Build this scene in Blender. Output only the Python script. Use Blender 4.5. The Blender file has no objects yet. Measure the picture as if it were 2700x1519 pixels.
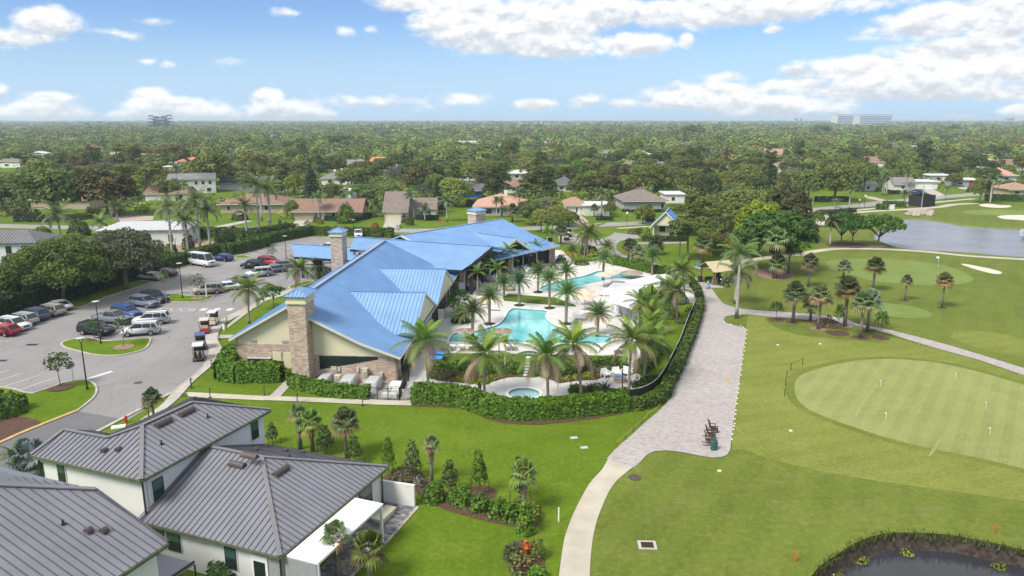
import bpy,bmesh,math,random
import numpy as np
from mathutils import Vector,Matrix
from mathutils.geometry import tessellate_polygon
S=bpy.context.scene
COL=S.collection
rnd=random.Random(7)
rng=np.random.default_rng(11)
PI=math.pi
FPX,CX,CY,HC=1939.0,1350.0,759.5,28.0
PITCH=math.atan((CY-314.5)/FPX)
SP,CP=math.sin(PITCH),math.cos(PITCH)
K,K2=.27602,.34432
RG={'R1':(0,500,K),'R2':(600,500,K),'R3':(1100,500,K),'R4':(1600,500,K),'R5':(2000,500,K),'S1':(0,750,K),'S2':(500,700,K),'S3':(1050,700,K),'S4':(1550,800,K),'S5':(2000,850,K),'T1':(0,1020,K2),'T2':(500,1020,K2),'T3':(950,1020,K2),'T4':(1500,1020,K2),'T5':(2000,1020,K2),'U1':(0,280,K),'U2':(600,280,K),'U3':(1200,280,K),'U4':(2000,280,K),'V7':(1420,560,.11646),'V3':(1560,960,.0552),'V2':(1830,680,.069),'V6':(840,960,.1087),'N':(0,0,1.0)}
def npx(r,x,y):
 a,b,k=RG[r]
 return a+x*k,b+y*k
def G(r,x,y,z=0.0):
 u,v=npx(r,x,y)
 a=(u-CX)/FPX;t=(v-CY)/FPX
 s=(HC-z)/(SP+t*CP)
 return Vector((a*s,(CP-t*SP)*s,z))
def GL(r,pts,z=0.0):return[G(r,x,y,z)for x,y in pts]
def HT(r,x,y,Y):
 u,v=npx(r,x,y);t=(v-CY)/FPX
 return HC-Y*(SP+t*CP)/(CP-t*SP)
def RAYPL(r,x,y,p,n):
 u,v=npx(r,x,y)
 a=(u-CX)/FPX;t=(v-CY)/FPX
 d=Vector((a,CP-t*SP,-(SP+t*CP)));o=Vector((0,0,HC))
 k=(p-o).dot(n)/d.dot(n)
 return o+d*k
def PROJ(p):
 zc=p[1]*CP+(HC-p[2])*SP;yc=(HC-p[2])*CP-p[1]*SP
 return CX+FPX*p[0]/zc,CY+FPX*yc/zc
def obj(name,me,parent=None,loc=None):
 o=bpy.data.objects.new(name,me);COL.objects.link(o)
 if parent is not None:o.parent=parent
 if loc is not None:o.location=loc
 return o
def thing(name,label,cat,loc=(0,0,0),rz=0.0,group=None):
 o=bpy.data.objects.new(name,None);COL.objects.link(o)
 o.location=loc;o.rotation_euler=(0,0,rz);o.empty_display_size=.3
 tag(o,label,cat,group)
 return o
def tag(o,label=None,cat=None,group=None,kind=None):
 if label:o['label']=label
 if cat:o['category']=cat
 if group:o['group']=group
 if kind:o['kind']=kind
 return o
KIDS={}
def kids(o):
 if o.name not in KIDS:KIDS[o.name]=list(o.children)
 return KIDS[o.name]
def dup(root,loc,rz=0.0,label=None,scale=None,group=None,name=None):
 r=root.copy();COL.objects.link(r);r.location=loc;r.rotation_euler=(0,0,rz)
 if name:r.name=name
 if label:r['label']=label
 if group:r['group']=group
 if scale is not None:r.scale=scale if hasattr(scale,'__len__')else(scale,)*3
 for ch in kids(root):
  c=ch.copy();COL.objects.link(c);c.parent=r
  for g in kids(ch):
   d=g.copy();COL.objects.link(d);d.parent=c
 return r
class Proto:
 """first use moves the original, later uses copy it"""
 def __init__(s,root):s.root=root;s.used=False
 def put(s,loc,rz=0.0,label=None,scale=None,group=None,cat=None):
  if not s.used:
   s.used=True;o=s.root;o.location=loc;o.rotation_euler=(0,0,rz)
   if label:o['label']=label
   if group:o['group']=group
   if scale is not None:o.scale=scale if hasattr(scale,'__len__')else(scale,)*3
  else:o=dup(s.root,loc,rz,label,scale if scale is not None else(1,1,1),group)
  if cat:o['category']=cat
  return o
 def drop(s):
  if not s.used:
   for ch in list(s.root.children_recursive):bpy.data.objects.remove(ch)
   bpy.data.objects.remove(s.root)
class MB:
 def __init__(s):s.v=[];s.f=[];s.m=[];s.mi=0;s.pc=[]
 def add(s,vs,fs):
  s.pc.append((list(vs),list(fs)));b=len(s.v);s.v+=[tuple(v)for v in vs]
  for f in fs:s.f.append([b+i for i in f]);s.m.append(s.mi)
  return s
 def box(s,x0,x1,y0,y1,z0,z1):
  return s.add([(x0,y0,z0),(x1,y0,z0),(x1,y1,z0),(x0,y1,z0),(x0,y0,z1),(x1,y0,z1),(x1,y1,z1),(x0,y1,z1)],[(0,3,2,1),(4,5,6,7),(0,1,5,4),(1,2,6,5),(2,3,7,6),(3,0,4,7)])
 def bar(s,a,b,w,h,up=Vector((0,0,1))):
  a=Vector(a);b=Vector(b);d=(b-a)
  if d.length<1e-6:return s
  d.normalize();sd=d.cross(up)
  if sd.length<1e-4:sd=d.cross(Vector((1,0,0)))
  sd.normalize();u=sd.cross(d)
  q=[sd*(-w/2)+u*(-h/2),sd*(w/2)+u*(-h/2),sd*(w/2)+u*(h/2),sd*(-w/2)+u*(h/2)]
  return s.add([a+k for k in q]+[b+k for k in q],[(0,1,2,3),(7,6,5,4),(0,4,5,1),(1,5,6,2),(2,6,7,3),(3,7,4,0)])
 def tube(s,pts,rad,n=8,cap=True):
  pts=[Vector(p)for p in pts];L=len(pts)
  if not hasattr(rad,'__len__'):rad=[rad]*L
  rings=[]
  for i,p in enumerate(pts):
   d=(pts[min(i+1,L-1)]-pts[max(i-1,0)]).normalized()
   ref=Vector((1,0,0))if abs(d.x)<.9 else Vector((0,1,0))
   a=d.cross(ref).normalized();b=d.cross(a)
   rings.append([p+(a*math.cos(2*PI*k/n)+b*math.sin(2*PI*k/n))*rad[i]for k in range(n)])
  fs=[]
  for i in range(L-1):
   for k in range(n):
    fs.append((i*n+k,i*n+(k+1)%n,(i+1)*n+(k+1)%n,(i+1)*n+k))
  if cap:fs+=[tuple(range(n))[::-1],tuple((L-1)*n+k for k in range(n))]
  return s.add([v for r in rings for v in r],fs)
 def lathe(s,prof,n=16,c=(0,0)):
  vs=[];fs=[]
  for r,z in prof:
   for k in range(n):vs.append((c[0]+r*math.cos(2*PI*k/n),c[1]+r*math.sin(2*PI*k/n),z))
  for i in range(len(prof)-1):
   for k in range(n):fs.append((i*n+k,i*n+(k+1)%n,(i+1)*n+(k+1)%n,(i+1)*n+k))
  fs+=[tuple(range(n))[::-1],tuple((len(prof)-1)*n+k for k in range(n))]
  return s.add(vs,fs)
 def prism(s,poly,ex):
  """poly: list of 3d points, ex: extrusion vector"""
  n=len(poly);ex=Vector(ex);p=[Vector(q)for q in poly]
  return s.add(p+[q+ex for q in p],[tuple(range(n))[::-1],tuple(range(n,2*n))]+[(i,(i+1)%n,n+(i+1)%n,n+i)for i in range(n)])
 def mesh(s,name,mats,smooth=False):
  me=bpy.data.meshes.new(name);me.from_pydata(s.v,[],s.f)
  for m in(mats if isinstance(mats,(list,tuple))else[mats]):me.materials.append(m)
  if any(s.m):me.polygons.foreach_set('material_index',s.m)
  if smooth:me.polygons.foreach_set('use_smooth',[True]*len(me.polygons))
  bm=bmesh.new();bm.from_mesh(me);bmesh.ops.recalc_face_normals(bm,faces=bm.faces);bm.to_mesh(me);bm.free()
  me.update();return me
 def each(s,name,mats,parent=None):
  for vs,fs in s.pc:q=MB();q.add(vs,fs);q.build(name,mats,parent)
 def build(s,name,mats,parent=None,smooth=False):return obj(name,s.mesh(name,mats,smooth),parent)
def quads_mesh(name,V,C,mats):
 V=np.asarray(V,np.float32).reshape(-1,4,3);n=len(V)
 C=np.asarray(C,np.float32).reshape(-1,3)
 me=bpy.data.meshes.new(name)
 me.vertices.add(4*n);me.vertices.foreach_set('co',V.ravel())
 me.loops.add(4*n);me.loops.foreach_set('vertex_index',np.arange(4*n,dtype=np.int32))
 me.polygons.add(n);me.polygons.foreach_set('loop_start',np.arange(0,4*n,4,dtype=np.int32))
 a=me.color_attributes.new('col','FLOAT_COLOR','POINT')
 cc=np.ones((n,4,4),np.float32);cc[:,:,:3]=C[:,None,:]
 a.data.foreach_set('color',cc.ravel())
 for m in(mats if isinstance(mats,(list,tuple))else[mats]):me.materials.append(m)
 me.update(calc_edges=True)
 return me
def norm(a):return a/np.maximum(np.linalg.norm(a,axis=-1,keepdims=True),1e-9)
def cards(c,n,w,h,r=rng):
 """leaf cards: centres c, normals n, sizes -> (N,4,3), a diamond-like leaf clump"""
 N=len(c);n=norm(n)
 t=norm(np.cross(n,norm(r.normal(size=(N,3)))));b=np.cross(n,t)
 w=np.broadcast_to(np.asarray(w,float),(N,))[:,None];h=np.broadcast_to(np.asarray(h,float),(N,))[:,None]
 k=r.uniform(-.35,.35,(N,1))
 return np.stack([c-t*w,c-b*h+t*w*k,c+t*w,c+b*h+t*w*k],1)
def nodes(name):
 m=bpy.data.materials.new(name);m.use_nodes=True
 nt=m.node_tree;N=nt.nodes;b=N['Principled BSDF']
 return m,nt,N,nt.links.new,b
def rgba(c):return(c[0],c[1],c[2],1)
def setp(b,rough,spec=.3,metal=0):
 b.inputs['Roughness'].default_value=rough;b.inputs['Specular IOR Level'].default_value=spec;b.inputs['Metallic'].default_value=metal
def noise(N,L,vec,scale,detail=3,rough=.55):
 n=N.new('ShaderNodeTexNoise');n.inputs['Scale'].default_value=scale;n.inputs['Detail'].default_value=detail
 n.inputs['Roughness'].default_value=rough;L(vec,n.inputs['Vector']);return n.outputs['Fac']
def ramp(N,L,fac,stops):
 r=N.new('ShaderNodeValToRGB');e=r.color_ramp.elements
 while len(e)<len(stops):e.new(.5)
 for i,(p,c)in enumerate(stops):e[i].position=p;e[i].color=rgba(c)if hasattr(c,'__len__')else(c,c,c,1)
 L(fac,r.inputs['Fac']);return r.outputs['Color']
def mixc(N,L,fac,a,b,mode='MIX'):
 x=N.new('ShaderNodeMix');x.data_type='RGBA';x.blend_type=mode
 for s,v in((x.inputs[0],fac),(x.inputs[6],a),(x.inputs[7],b)):
  if isinstance(v,bpy.types.NodeSocket):L(v,s)
  elif hasattr(v,'__len__'):s.default_value=rgba(v)
  else:s.default_value=v
 return x.outputs[2]
def bumpn(N,L,b,h,strength,dist):
 k=N.new('ShaderNodeBump');k.inputs['Strength'].default_value=strength;k.inputs['Distance'].default_value=dist
 L(h,k.inputs['Height']);L(k.outputs['Normal'],b.inputs['Normal'])
def M(name,col,rough=.7,var=.12,scale=2.0,spec=.3,metal=0,bump=0,obj_space=False):
 m,nt,N,L,b=nodes(name);setp(b,rough,spec,metal)
 if obj_space:vec=N.new('ShaderNodeTexCoord').outputs['Object']
 else:vec=N.new('ShaderNodeNewGeometry').outputs['Position']
 f=noise(N,L,vec,scale,5,.6)
 c=mixc(N,L,ramp(N,L,f,[(.3,0.),(.7,1.)]),[max(0,x*(1-var))for x in col],[min(1,x*(1+var))for x in col])
 L(c,b.inputs['Base Color'])
 if bump:bumpn(N,L,b,f,bump,.05)
 return m
def grass_mat(name,c1,c2,c3,big=.05,fine=3.0,streak=0,stripes=None,wob=.6):
 """mown turf: c1/c2 broad patches, c3 dry flecks, optional mowing stripes (angle, width)"""
 m,nt,N,L,b=nodes(name);setp(b,.9,.1)
 pos=N.new('ShaderNodeNewGeometry').outputs['Position']
 base=mixc(N,L,ramp(N,L,noise(N,L,pos,big,6,.62),[(.36,0.),(.64,1.)]),c1,c2)
 vec=pos
 if streak:
  mp=N.new('ShaderNodeMapping');mp.inputs['Scale'].default_value=(.25,1.4,1);mp.inputs['Rotation'].default_value=(0,0,streak)
  L(pos,mp.inputs['Vector']);vec=mp.outputs['Vector']
 base=mixc(N,L,ramp(N,L,noise(N,L,pos,big*3.3,5,.6),[(.38,.4),(.56,0.)]),base,[x*.72 for x in c1])
 base=mixc(N,L,ramp(N,L,noise(N,L,pos,big*5.1,4,.5),[(.56,0.),(.70,.45)]),base,c3)
 f2=noise(N,L,vec,.6,6,.7)
 base=mixc(N,L,ramp(N,L,f2,[(.52,0.),(.78,.75)]),base,c3)
 f3=noise(N,L,pos,fine,8,.75)
 base=mixc(N,L,ramp(N,L,f3,[(.28,.6),(.68,0.)]),base,[x*.55 for x in c1])
 base=mixc(N,L,ramp(N,L,f3,[(.5,0.),(.8,.5)]),base,[min(1,x*1.35)for x in c2])
 if stripes:
  ang,wd,amt=stripes
  mp=N.new('ShaderNodeMapping');mp.inputs['Rotation'].default_value=(0,0,ang);L(pos,mp.inputs['Vector'])
  w=N.new('ShaderNodeTexWave');w.wave_profile='SIN';w.inputs['Scale'].default_value=.314/wd;w.inputs['Distortion'].default_value=wob
  w.inputs['Detail Scale'].default_value=.3;L(mp.outputs['Vector'],w.inputs['Vector'])
  base=mixc(N,L,ramp(N,L,w.outputs['Fac'],[(.42,0.),(.58,amt)]),base,[min(1,x*1.3)for x in c2])
 L(base,b.inputs['Base Color'])
 bumpn(N,L,b,f3,.5,.05)
 return m
def leaf_mat(name,trans=.32,rough=.55,hv=.03,vv=.35):
 m,nt,N,L,b=nodes(name);setp(b,rough,.25)
 at=N.new('ShaderNodeAttribute');at.attribute_name='col'
 oi=N.new('ShaderNodeObjectInfo')
 hs=N.new('ShaderNodeHueSaturation')
 mr=N.new('ShaderNodeMapRange');mr.inputs['To Min'].default_value=.5-hv;mr.inputs['To Max'].default_value=.5+hv
 L(oi.outputs['Random'],mr.inputs['Value']);L(mr.outputs['Result'],hs.inputs['Hue'])
 mu=N.new('ShaderNodeMath');mu.operation='MULTIPLY';mu.inputs[1].default_value=7.31
 fr=N.new('ShaderNodeMath');fr.operation='FRACT'
 L(oi.outputs['Random'],mu.inputs[0]);L(mu.outputs[0],fr.inputs[0])
 mv=N.new('ShaderNodeMapRange');mv.inputs['To Min'].default_value=1-vv;mv.inputs['To Max'].default_value=1+vv
 L(fr.outputs[0],mv.inputs['Value']);L(mv.outputs['Result'],hs.inputs['Value'])
 L(at.outputs['Color'],hs.inputs['Color']);L(hs.outputs['Color'],b.inputs['Base Color'])
 tr=N.new('ShaderNodeBsdfTranslucent');L(hs.outputs['Color'],tr.inputs['Color'])
 mx=N.new('ShaderNodeMixShader');mx.inputs['Fac'].default_value=trans
 L(b.outputs['BSDF'],mx.inputs[1]);L(tr.outputs['BSDF'],mx.inputs[2]);L(mx.outputs['Shader'],N['Material Output'].inputs['Surface'])
 return m
def stone_mat(name,ang,cols,row=.13,wid=.42):
 m,nt,N,L,b=nodes(name);setp(b,.85,.2)
 pos=N.new('ShaderNodeNewGeometry').outputs['Position']
 mp=N.new('ShaderNodeMapping');mp.inputs['Rotation'].default_value=(0,0,ang);L(pos,mp.inputs['Vector'])
 sx=N.new('ShaderNodeSeparateXYZ');L(mp.outputs['Vector'],sx.inputs[0])
 ad=N.new('ShaderNodeMath');ad.operation='ADD';L(sx.outputs['X'],ad.inputs[0]);L(sx.outputs['Y'],ad.inputs[1])
 cb=N.new('ShaderNodeCombineXYZ');L(ad.outputs[0],cb.inputs['X']);L(sx.outputs['Z'],cb.inputs['Y'])
 br=N.new('ShaderNodeTexBrick');br.offset=.37;br.squash=1.6;br.squash_frequency=3
 br.inputs['Scale'].default_value=1;br.inputs['Brick Width'].default_value=wid;br.inputs['Row Height'].default_value=row
 br.inputs['Mortar Size'].default_value=.012;br.inputs['Bias'].default_value=-.1
 br.inputs['Color1'].default_value=(0,0,0,1);br.inputs['Color2'].default_value=(1,1,1,1);br.inputs['Mortar'].default_value=(.1,.1,.1,1)
 L(cb.outputs[0],br.inputs['Vector'])
 c=ramp(N,L,br.outputs['Color'],[(.0,cols[0]),(.3,cols[1]),(.6,cols[2]),(1.,cols[3])])
 c=mixc(N,L,ramp(N,L,noise(N,L,pos,1.1,6,.7),[(.35,.55),(.6,0.)]),c,cols[0])
 L(c,b.inputs['Base Color']);bumpn(N,L,b,br.outputs['Color'],.6,.03)
 return m
def paver_mat(name,c1,c2,c3,wid=.3,row=.15,ang=0):
 m,nt,N,L,b=nodes(name);setp(b,.85,.2)
 pos=N.new('ShaderNodeNewGeometry').outputs['Position']
 mp=N.new('ShaderNodeMapping');mp.inputs['Rotation'].default_value=(0,0,ang);L(pos,mp.inputs['Vector'])
 br=N.new('ShaderNodeTexBrick');br.inputs['Scale'].default_value=1;br.inputs['Brick Width'].default_value=wid;br.inputs['Row Height'].default_value=row
 br.inputs['Mortar Size'].default_value=.012;br.inputs['Color1'].default_value=(0,0,0,1);br.inputs['Color2'].default_value=(1,1,1,1);br.inputs['Mortar'].default_value=(.0,.0,.0,1)
 L(mp.outputs['Vector'],br.inputs['Vector'])
 c=ramp(N,L,br.outputs['Color'],[(0,c1),(.5,c2),(1.,c3)])
 c=mixc(N,L,ramp(N,L,noise(N,L,pos,.25,6,.65),[(.35,.45),(.65,0.)]),c,c1)
 L(c,b.inputs['Base Color']);bumpn(N,L,b,br.outputs['Fac'],.3,.01)
 return m
def asphalt_mat(name,c,crack=.5):
 m,nt,N,L,b=nodes(name);setp(b,.9,.2)
 pos=N.new('ShaderNodeNewGeometry').outputs['Position']
 f=noise(N,L,pos,.12,7,.6)
 col=mixc(N,L,ramp(N,L,f,[(.3,0.),(.7,1.)]),[x*.86 for x in c],[x*1.1 for x in c])
 mp=N.new('ShaderNodeMapping');mp.inputs['Scale'].default_value=(.9,.12,1);mp.inputs['Rotation'].default_value=(0,0,.5);L(pos,mp.inputs['Vector'])
 col=mixc(N,L,ramp(N,L,noise(N,L,mp.outputs['Vector'],.8,6,.6),[(.55,0.),(.75,.35)]),col,[x*.55 for x in c])
 vo=N.new('ShaderNodeTexVoronoi');vo.feature='DISTANCE_TO_EDGE';vo.inputs['Scale'].default_value=.09
 wn=N.new('ShaderNodeVectorMath');wn.operation='ADD';nz=N.new('ShaderNodeTexNoise');nz.inputs['Scale'].default_value=.4;nz.inputs['Detail'].default_value=5
 L(pos,nz.inputs['Vector']);sc=N.new('ShaderNodeVectorMath');sc.operation='SCALE';sc.inputs['Scale'].default_value=4;L(nz.outputs['Color'],sc.inputs[0])
 L(pos,wn.inputs[0]);L(sc.outputs[0],wn.inputs[1]);L(wn.outputs[0],vo.inputs['Vector'])
 col=mixc(N,L,ramp(N,L,vo.outputs['Distance'],[(.0,crack),(.006,0.)]),col,[x*.5 for x in c])
 f3=noise(N,L,pos,9,4,.8)
 col=mixc(N,L,ramp(N,L,f3,[(.3,.3),(.55,0.)]),col,[x*.6 for x in c])
 L(col,b.inputs['Base Color']);return m
def water_mat(name,c1,c2,rough=.05,wave=1.2,bump=.12,spec=.5):
 m,nt,N,L,b=nodes(name);setp(b,rough,spec);b.inputs['IOR'].default_value=1.33
 pos=N.new('ShaderNodeNewGeometry').outputs['Position']
 L(mixc(N,L,ramp(N,L,noise(N,L,pos,.14,4,.6),[(.38,0.),(.62,1.)]),c1,c2),b.inputs['Base Color'])
 bumpn(N,L,b,noise(N,L,pos,wave,3,.6),bump,.08)
 return m
def metal_roof(name,c,rough=.45,var=.12):
 m,nt,N,L,b=nodes(name);setp(b,rough,.5)
 pos=N.new('ShaderNodeNewGeometry').outputs['Position']
 f=noise(N,L,pos,.35,5,.6)
 col=mixc(N,L,ramp(N,L,f,[(.3,0.),(.7,1.)]),[x*(1-var)for x in c],[x*(1+var)for x in c])
 col=mixc(N,L,ramp(N,L,noise(N,L,pos,3.5,5,.7),[(.5,0.),(.8,.25)]),col,[x*.7+.04 for x in c])
 L(col,b.inputs['Base Color']);return m
MT={}
MT['leaf']=leaf_mat('leaf')
MT['leaf_even']=leaf_mat('hedge_leaf',.2,.5,.006,.06)
MT['bark']=M('bark',(.16,.13,.10),.95,.3,3,.1,0,.4,True)
MT['palm_bark']=M('palm_bark',(.25,.215,.18),.95,.25,2.5,.1,0,.4,True)
MT['royal_bark']=M('royal_bark',(.36,.335,.30),.9,.15,1.2,.1,0,.1,True)
MT['boot_bark']=M('boot_bark',(.25,.17,.11),.95,.4,5,.1,0,.6,True)
MT['shaft']=M('crownshaft',(.14,.22,.06),.6,.15,2,.3,0,0,True)
MT['mulch']=M('mulch',(.10,.06,.045),.98,.5,6,.1,0,.6)
MT['mulch_pale']=M('mulch_pale',(.26,.17,.13),.98,.4,6,.1,0,.6)
MT['soil']=M('soil',(.30,.22,.17),.98,.45,.8,.1,0,.5)
MT['dark_soil']=M('dark_soil',(.05,.04,.032),.98,.6,3,.1,0,.6)
MT['concrete']=M('concrete',(.40,.375,.335),.9,.16,.5,.2,0,.1)
MT['sand_path']=M('path_concrete',(.44,.40,.325),.92,.16,.35,.2,0,.1)
MT['deck']=M('pool_deck',(.55,.535,.505),.85,.10,.35,.2)
MT['kerb']=M('kerb',(.40,.365,.31),.9,.2,1.5,.2)
MT['kerb_yellow']=M('kerb_yellow',(.44,.32,.14),.9,.2,1.5,.2)
MT['asphalt']=asphalt_mat('asphalt',(.25,.238,.235),.8)
MT['asphalt_dark']=asphalt_mat('asphalt_dark',(.15,.15,.155),.2)
MT['street']=asphalt_mat('street',(.30,.285,.27),.2)
MT['paint']=M('road_paint',(.55,.55,.55),.8,.2,2,.2)
MT['paint_blue']=M('blue_paint',(.2,.33,.55),.8,.2,2,.2)
MT['pavers']=paver_mat('brick_pavers',(.31,.275,.262),(.39,.365,.35),(.45,.425,.41),.34,.17,.3)
MT['pavers_dark']=paver_mat('patio_pavers',(.10,.10,.12),(.22,.22,.23),(.40,.385,.33),.4,.25,.37)
MT['driveway']=paver_mat('driveway_pavers',(.36,.29,.25),(.42,.35,.30),(.46,.40,.35),.4,.2,.1)
MT['lawn']=grass_mat('lawn',(.095,.160,.010),(.135,.205,.015),(.18,.22,.03),.06,2.5)
MT['lawn_bright']=grass_mat('lawn_bright',(.095,.165,.008),(.135,.21,.011),(.165,.215,.02),.12,3)
MT['rough']=grass_mat('rough_turf',(.115,.155,.022),(.155,.19,.034),(.21,.205,.07),.05,2.0,.35,(.55,3.2,.10),9)
MT['fairway']=grass_mat('fairway_turf',(.165,.20,.036),(.215,.245,.052),(.25,.245,.085),.045,2.5,.12,(1.2,2.4,.09),4)
MT['green']=grass_mat('putting_turf',(.235,.262,.085),(.275,.30,.105),(.30,.305,.13),.06,4,1.57,(0.627,1.7,.13))
MT['green_plain']=grass_mat('green_turf',(.165,.225,.055),(.205,.265,.07),(.225,.265,.09),.06,3,.2)
MT['turf']=grass_mat('pool_turf',(.085,.135,.016),(.11,.16,.02),(.12,.165,.03),.3,6)
MT['scrub']=grass_mat('ground_cover',(.05,.08,.015),(.10,.12,.03),(.18,.15,.07),.4,3)
MT['sand']=M('bunker_sand',(.58,.53,.44),.95,.12,.8,.1)
MT['pool']=water_mat('pool_water',(.07,.37,.40),(.24,.57,.57),.04,1.6,.10)
MT['pool_pale']=water_mat('spa_water',(.26,.46,.48),(.34,.54,.56),.04,2.5,.1)
MT['lake']=water_mat('lake_water',(.16,.155,.16),(.20,.19,.19),.22,1.0,.35,.5)
MT['pond']=water_mat('pond_water',(.028,.03,.036),(.04,.042,.05),.05,.9,.08)
MT['blue_roof']=metal_roof('blue_metal_roof',(.19,.335,.56),.38)
MT['blue_rib']=metal_roof('blue_seam',(.135,.265,.47),.4)  # darker than the roof sheet, paints in the shadow lines of the seams
MT['grey_roof']=metal_roof('grey_metal_roof',(.185,.187,.208),.33)
MT['grey_rib']=metal_roof('grey_seam',(.075,.075,.088),.45)  # grey seams darkened the same way, rib shadow put into the colour
MT['pale_roof']=metal_roof('pale_metal_roof',(.17,.165,.165),.3)
MT['ridge_cap']=metal_roof('ridge_cap',(.28,.31,.36),.5)
MT['ridge_grey']=metal_roof('grey_ridge_cap',(.17,.165,.17),.5)
SC=[(.36,.26,.20),(.47,.36,.28),(.55,.45,.36),(.64,.57,.49)]
MT['stone']=stone_mat('stone_cladding',.07,SC)
MT['stone_c']=stone_mat('stone_pillar',.33,SC)
MT['cream']=M('cream_siding',(.62,.585,.40),.75,.04,.6,.2)
MT['white']=M('white_wall',(.66,.645,.615),.8,.05,.5,.2)
MT['white_cool']=M('white_siding',(.64,.64,.655),.7,.04,.5,.25)
MT['white_paint']=M('white_paint',(.74,.74,.73),.5,.04,1,.35)
MT['trim']=M('pale_trim',(.58,.56,.48),.6,.05,1,.3)
MT['dark_trim']=M('dark_trim',(.035,.04,.032),.5,.2,2,.4)
MT['gutter']=M('bronze_gutter',(.10,.115,.065),.45,.25,2,.4)
MT['glass']=M('window_glass',(.018,.03,.03),.08,.3,.4,.7)
MT['glass_green']=M('tinted_glass',(.05,.10,.085),.1,.3,.3,.7)
MT['screen']=M('dark_screen',(.030,.028,.030),.8,.25,.6,.2)
MT['black']=M('black_metal',(.018,.018,.02),.45,.2,3,.4)
MT['grey_metal']=M('grey_metal',(.3,.31,.32),.45,.1,3,.5)
MT['vent']=M('brown_vent',(.075,.05,.047),.45,.2,3,.5)
MT['rubber']=M('rubber',(.02,.02,.021),.85,.2,5,.2)
MT['rim']=M('alloy_rim',(.35,.35,.36),.35,.1,5,.5,.6)
MT['red']=M('red_paint',(.45,.02,.025),.5,.1,3,.4)
MT['orange']=M('orange_paint',(.6,.12,.02),.6,.1,3,.3)
MT['blue']=M('blue_plastic',(.045,.24,.62),.4,.06,2,.4)
MT['wood']=M('weathered_wood',(.20,.145,.10),.85,.3,4,.2)
MT['brown']=M('dark_brown_wood',(.06,.035,.028),.6,.25,4,.3)
MT['tan_metal']=M('tan_metal',(.46,.40,.24),.5,.08,1,.4)
MT['thatch']=M('thatch',(.36,.28,.22),.98,.35,8,.1,0,.6)
MT['peach']=M('peach_canvas',(.62,.46,.35),.85,.08,2,.2)
MT['beige_box']=M('beige_enclosure',(.55,.50,.36),.6,.08,2,.3)
MT['gravel']=M('gravel',(.31,.30,.27),.98,.35,4,.1,0,.4)
MT['rock']=M('rock',(.34,.31,.26),.95,.5,1.5,.1,0,.6)
MT['teal']=M('green_bin',(.02,.10,.085),.5,.15,3,.35)
MT['lamp_head']=M('lamp_head',(.45,.46,.47),.5,.1,3,.4)
MT['lens']=M('headlight_lens',(.5,.52,.55),.1,.1,5,.6)
MT['tail']=M('taillight',(.4,.02,.02),.2,.1,5,.6)
MT['collar']=grass_mat('collar_turf',(.135,.175,.028),(.175,.205,.04),(.20,.21,.06),.08,3)
MT['worn']=grass_mat('worn_turf',(.285,.31,.12),(.32,.335,.14),(.31,.31,.15),.2,5)
def smooth_closed(p,k=4):
 n=len(p);out=[]
 for i in range(n):
  a,b,c,d=p[i-1],p[i],p[(i+1)%n],p[(i+2)%n]
  for j in range(k):
   t=j/k
   out.append(.5*((2*b)+(c-a)*t+(2*a-5*b+4*c-d)*t*t+(3*b-a-3*c+d)*t**3))
 return out
def smooth_open(p,k=4):
 q=[p[0]*2-p[1]]+list(p)+[p[-1]*2-p[-2]];out=[]
 for i in range(1,len(q)-2):
  a,b,c,d=q[i-1],q[i],q[i+1],q[i+2]
  for j in range(k):
   t=j/k
   out.append(.5*((2*b)+(c-a)*t+(2*a-5*b+4*c-d)*t*t+(3*b-a-3*c+d)*t**3))
 out.append(p[-1]);return out
def flat(p,z):return[Vector((q[0],q[1],z))for q in p]
NSH=[0]
def sheet(name,pts,z,m,holes=(),smooth=0,kind='structure'):
 NSH[0]+=1;z+=NSH[0]*4e-5
 pts=flat(pts,z)
 if smooth:pts=smooth_closed(pts,smooth)
 loops=[pts]+[flat(h,z)for h in holes]
 tri=tessellate_polygon(loops);vs=[v for l in loops for v in l]
 me=bpy.data.meshes.new(name);me.from_pydata([tuple(v)for v in vs],[],[tuple(t)for t in tri]);me.materials.append(m)
 bm=bmesh.new();bm.from_mesh(me)
 for f in bm.faces:
  if f.normal.z<0:f.normal_flip()
 bm.to_mesh(me);bm.free()
 o=obj(name,me)
 if kind:o['kind']=kind
 return o
def offset(p,d):
 out=[]
 for i,q in enumerate(p):
  t=(p[min(i+1,len(p)-1)]-p[max(i-1,0)]);t.z=0;t.normalize()
  out.append(q+Vector((-t.y,t.x,0))*d)
 return out
def strip(name,pts,w,z,m,k=5):
 c=smooth_open(flat(pts,z),k)if k else flat(pts,z)
 a=offset(c,w/2);b=offset(c,-w/2);n=len(c)
 me=bpy.data.meshes.new(name);me.from_pydata([tuple(v)for v in a+b],[],[(i,n+i,n+i+1,i+1)for i in range(n-1)]);me.materials.append(m)
 o=obj(name,me);o['kind']='structure';return o
def kerb(pts,m=None,w=.22,h=.13,closed=False,k=4,z0=0.0):
 c=(smooth_closed if closed else smooth_open)(flat(pts,z0),k)if k else flat(pts,z0)
 if closed:c=c+[c[0]]
 a=offset(c,w/2);b=offset(c,-w/2);n=len(c);up=Vector((0,0,h))
 vs=[tuple(v)for v in a+[q+up for q in a]+[q+up for q in b]+b];fs=[]
 for i in range(n-1):
  for j in range(3):fs.append((j*n+i,j*n+i+1,(j+1)*n+i+1,(j+1)*n+i))
 me=bpy.data.meshes.new('kerb');me.from_pydata(vs,[],fs);me.materials.append(m or MT['kerb'])
 bm=bmesh.new();bm.from_mesh(me);bmesh.ops.recalc_face_normals(bm,faces=bm.faces);bm.to_mesh(me);bm.free()
 o=obj('kerb',me);o['kind']='structure';return o
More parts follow.
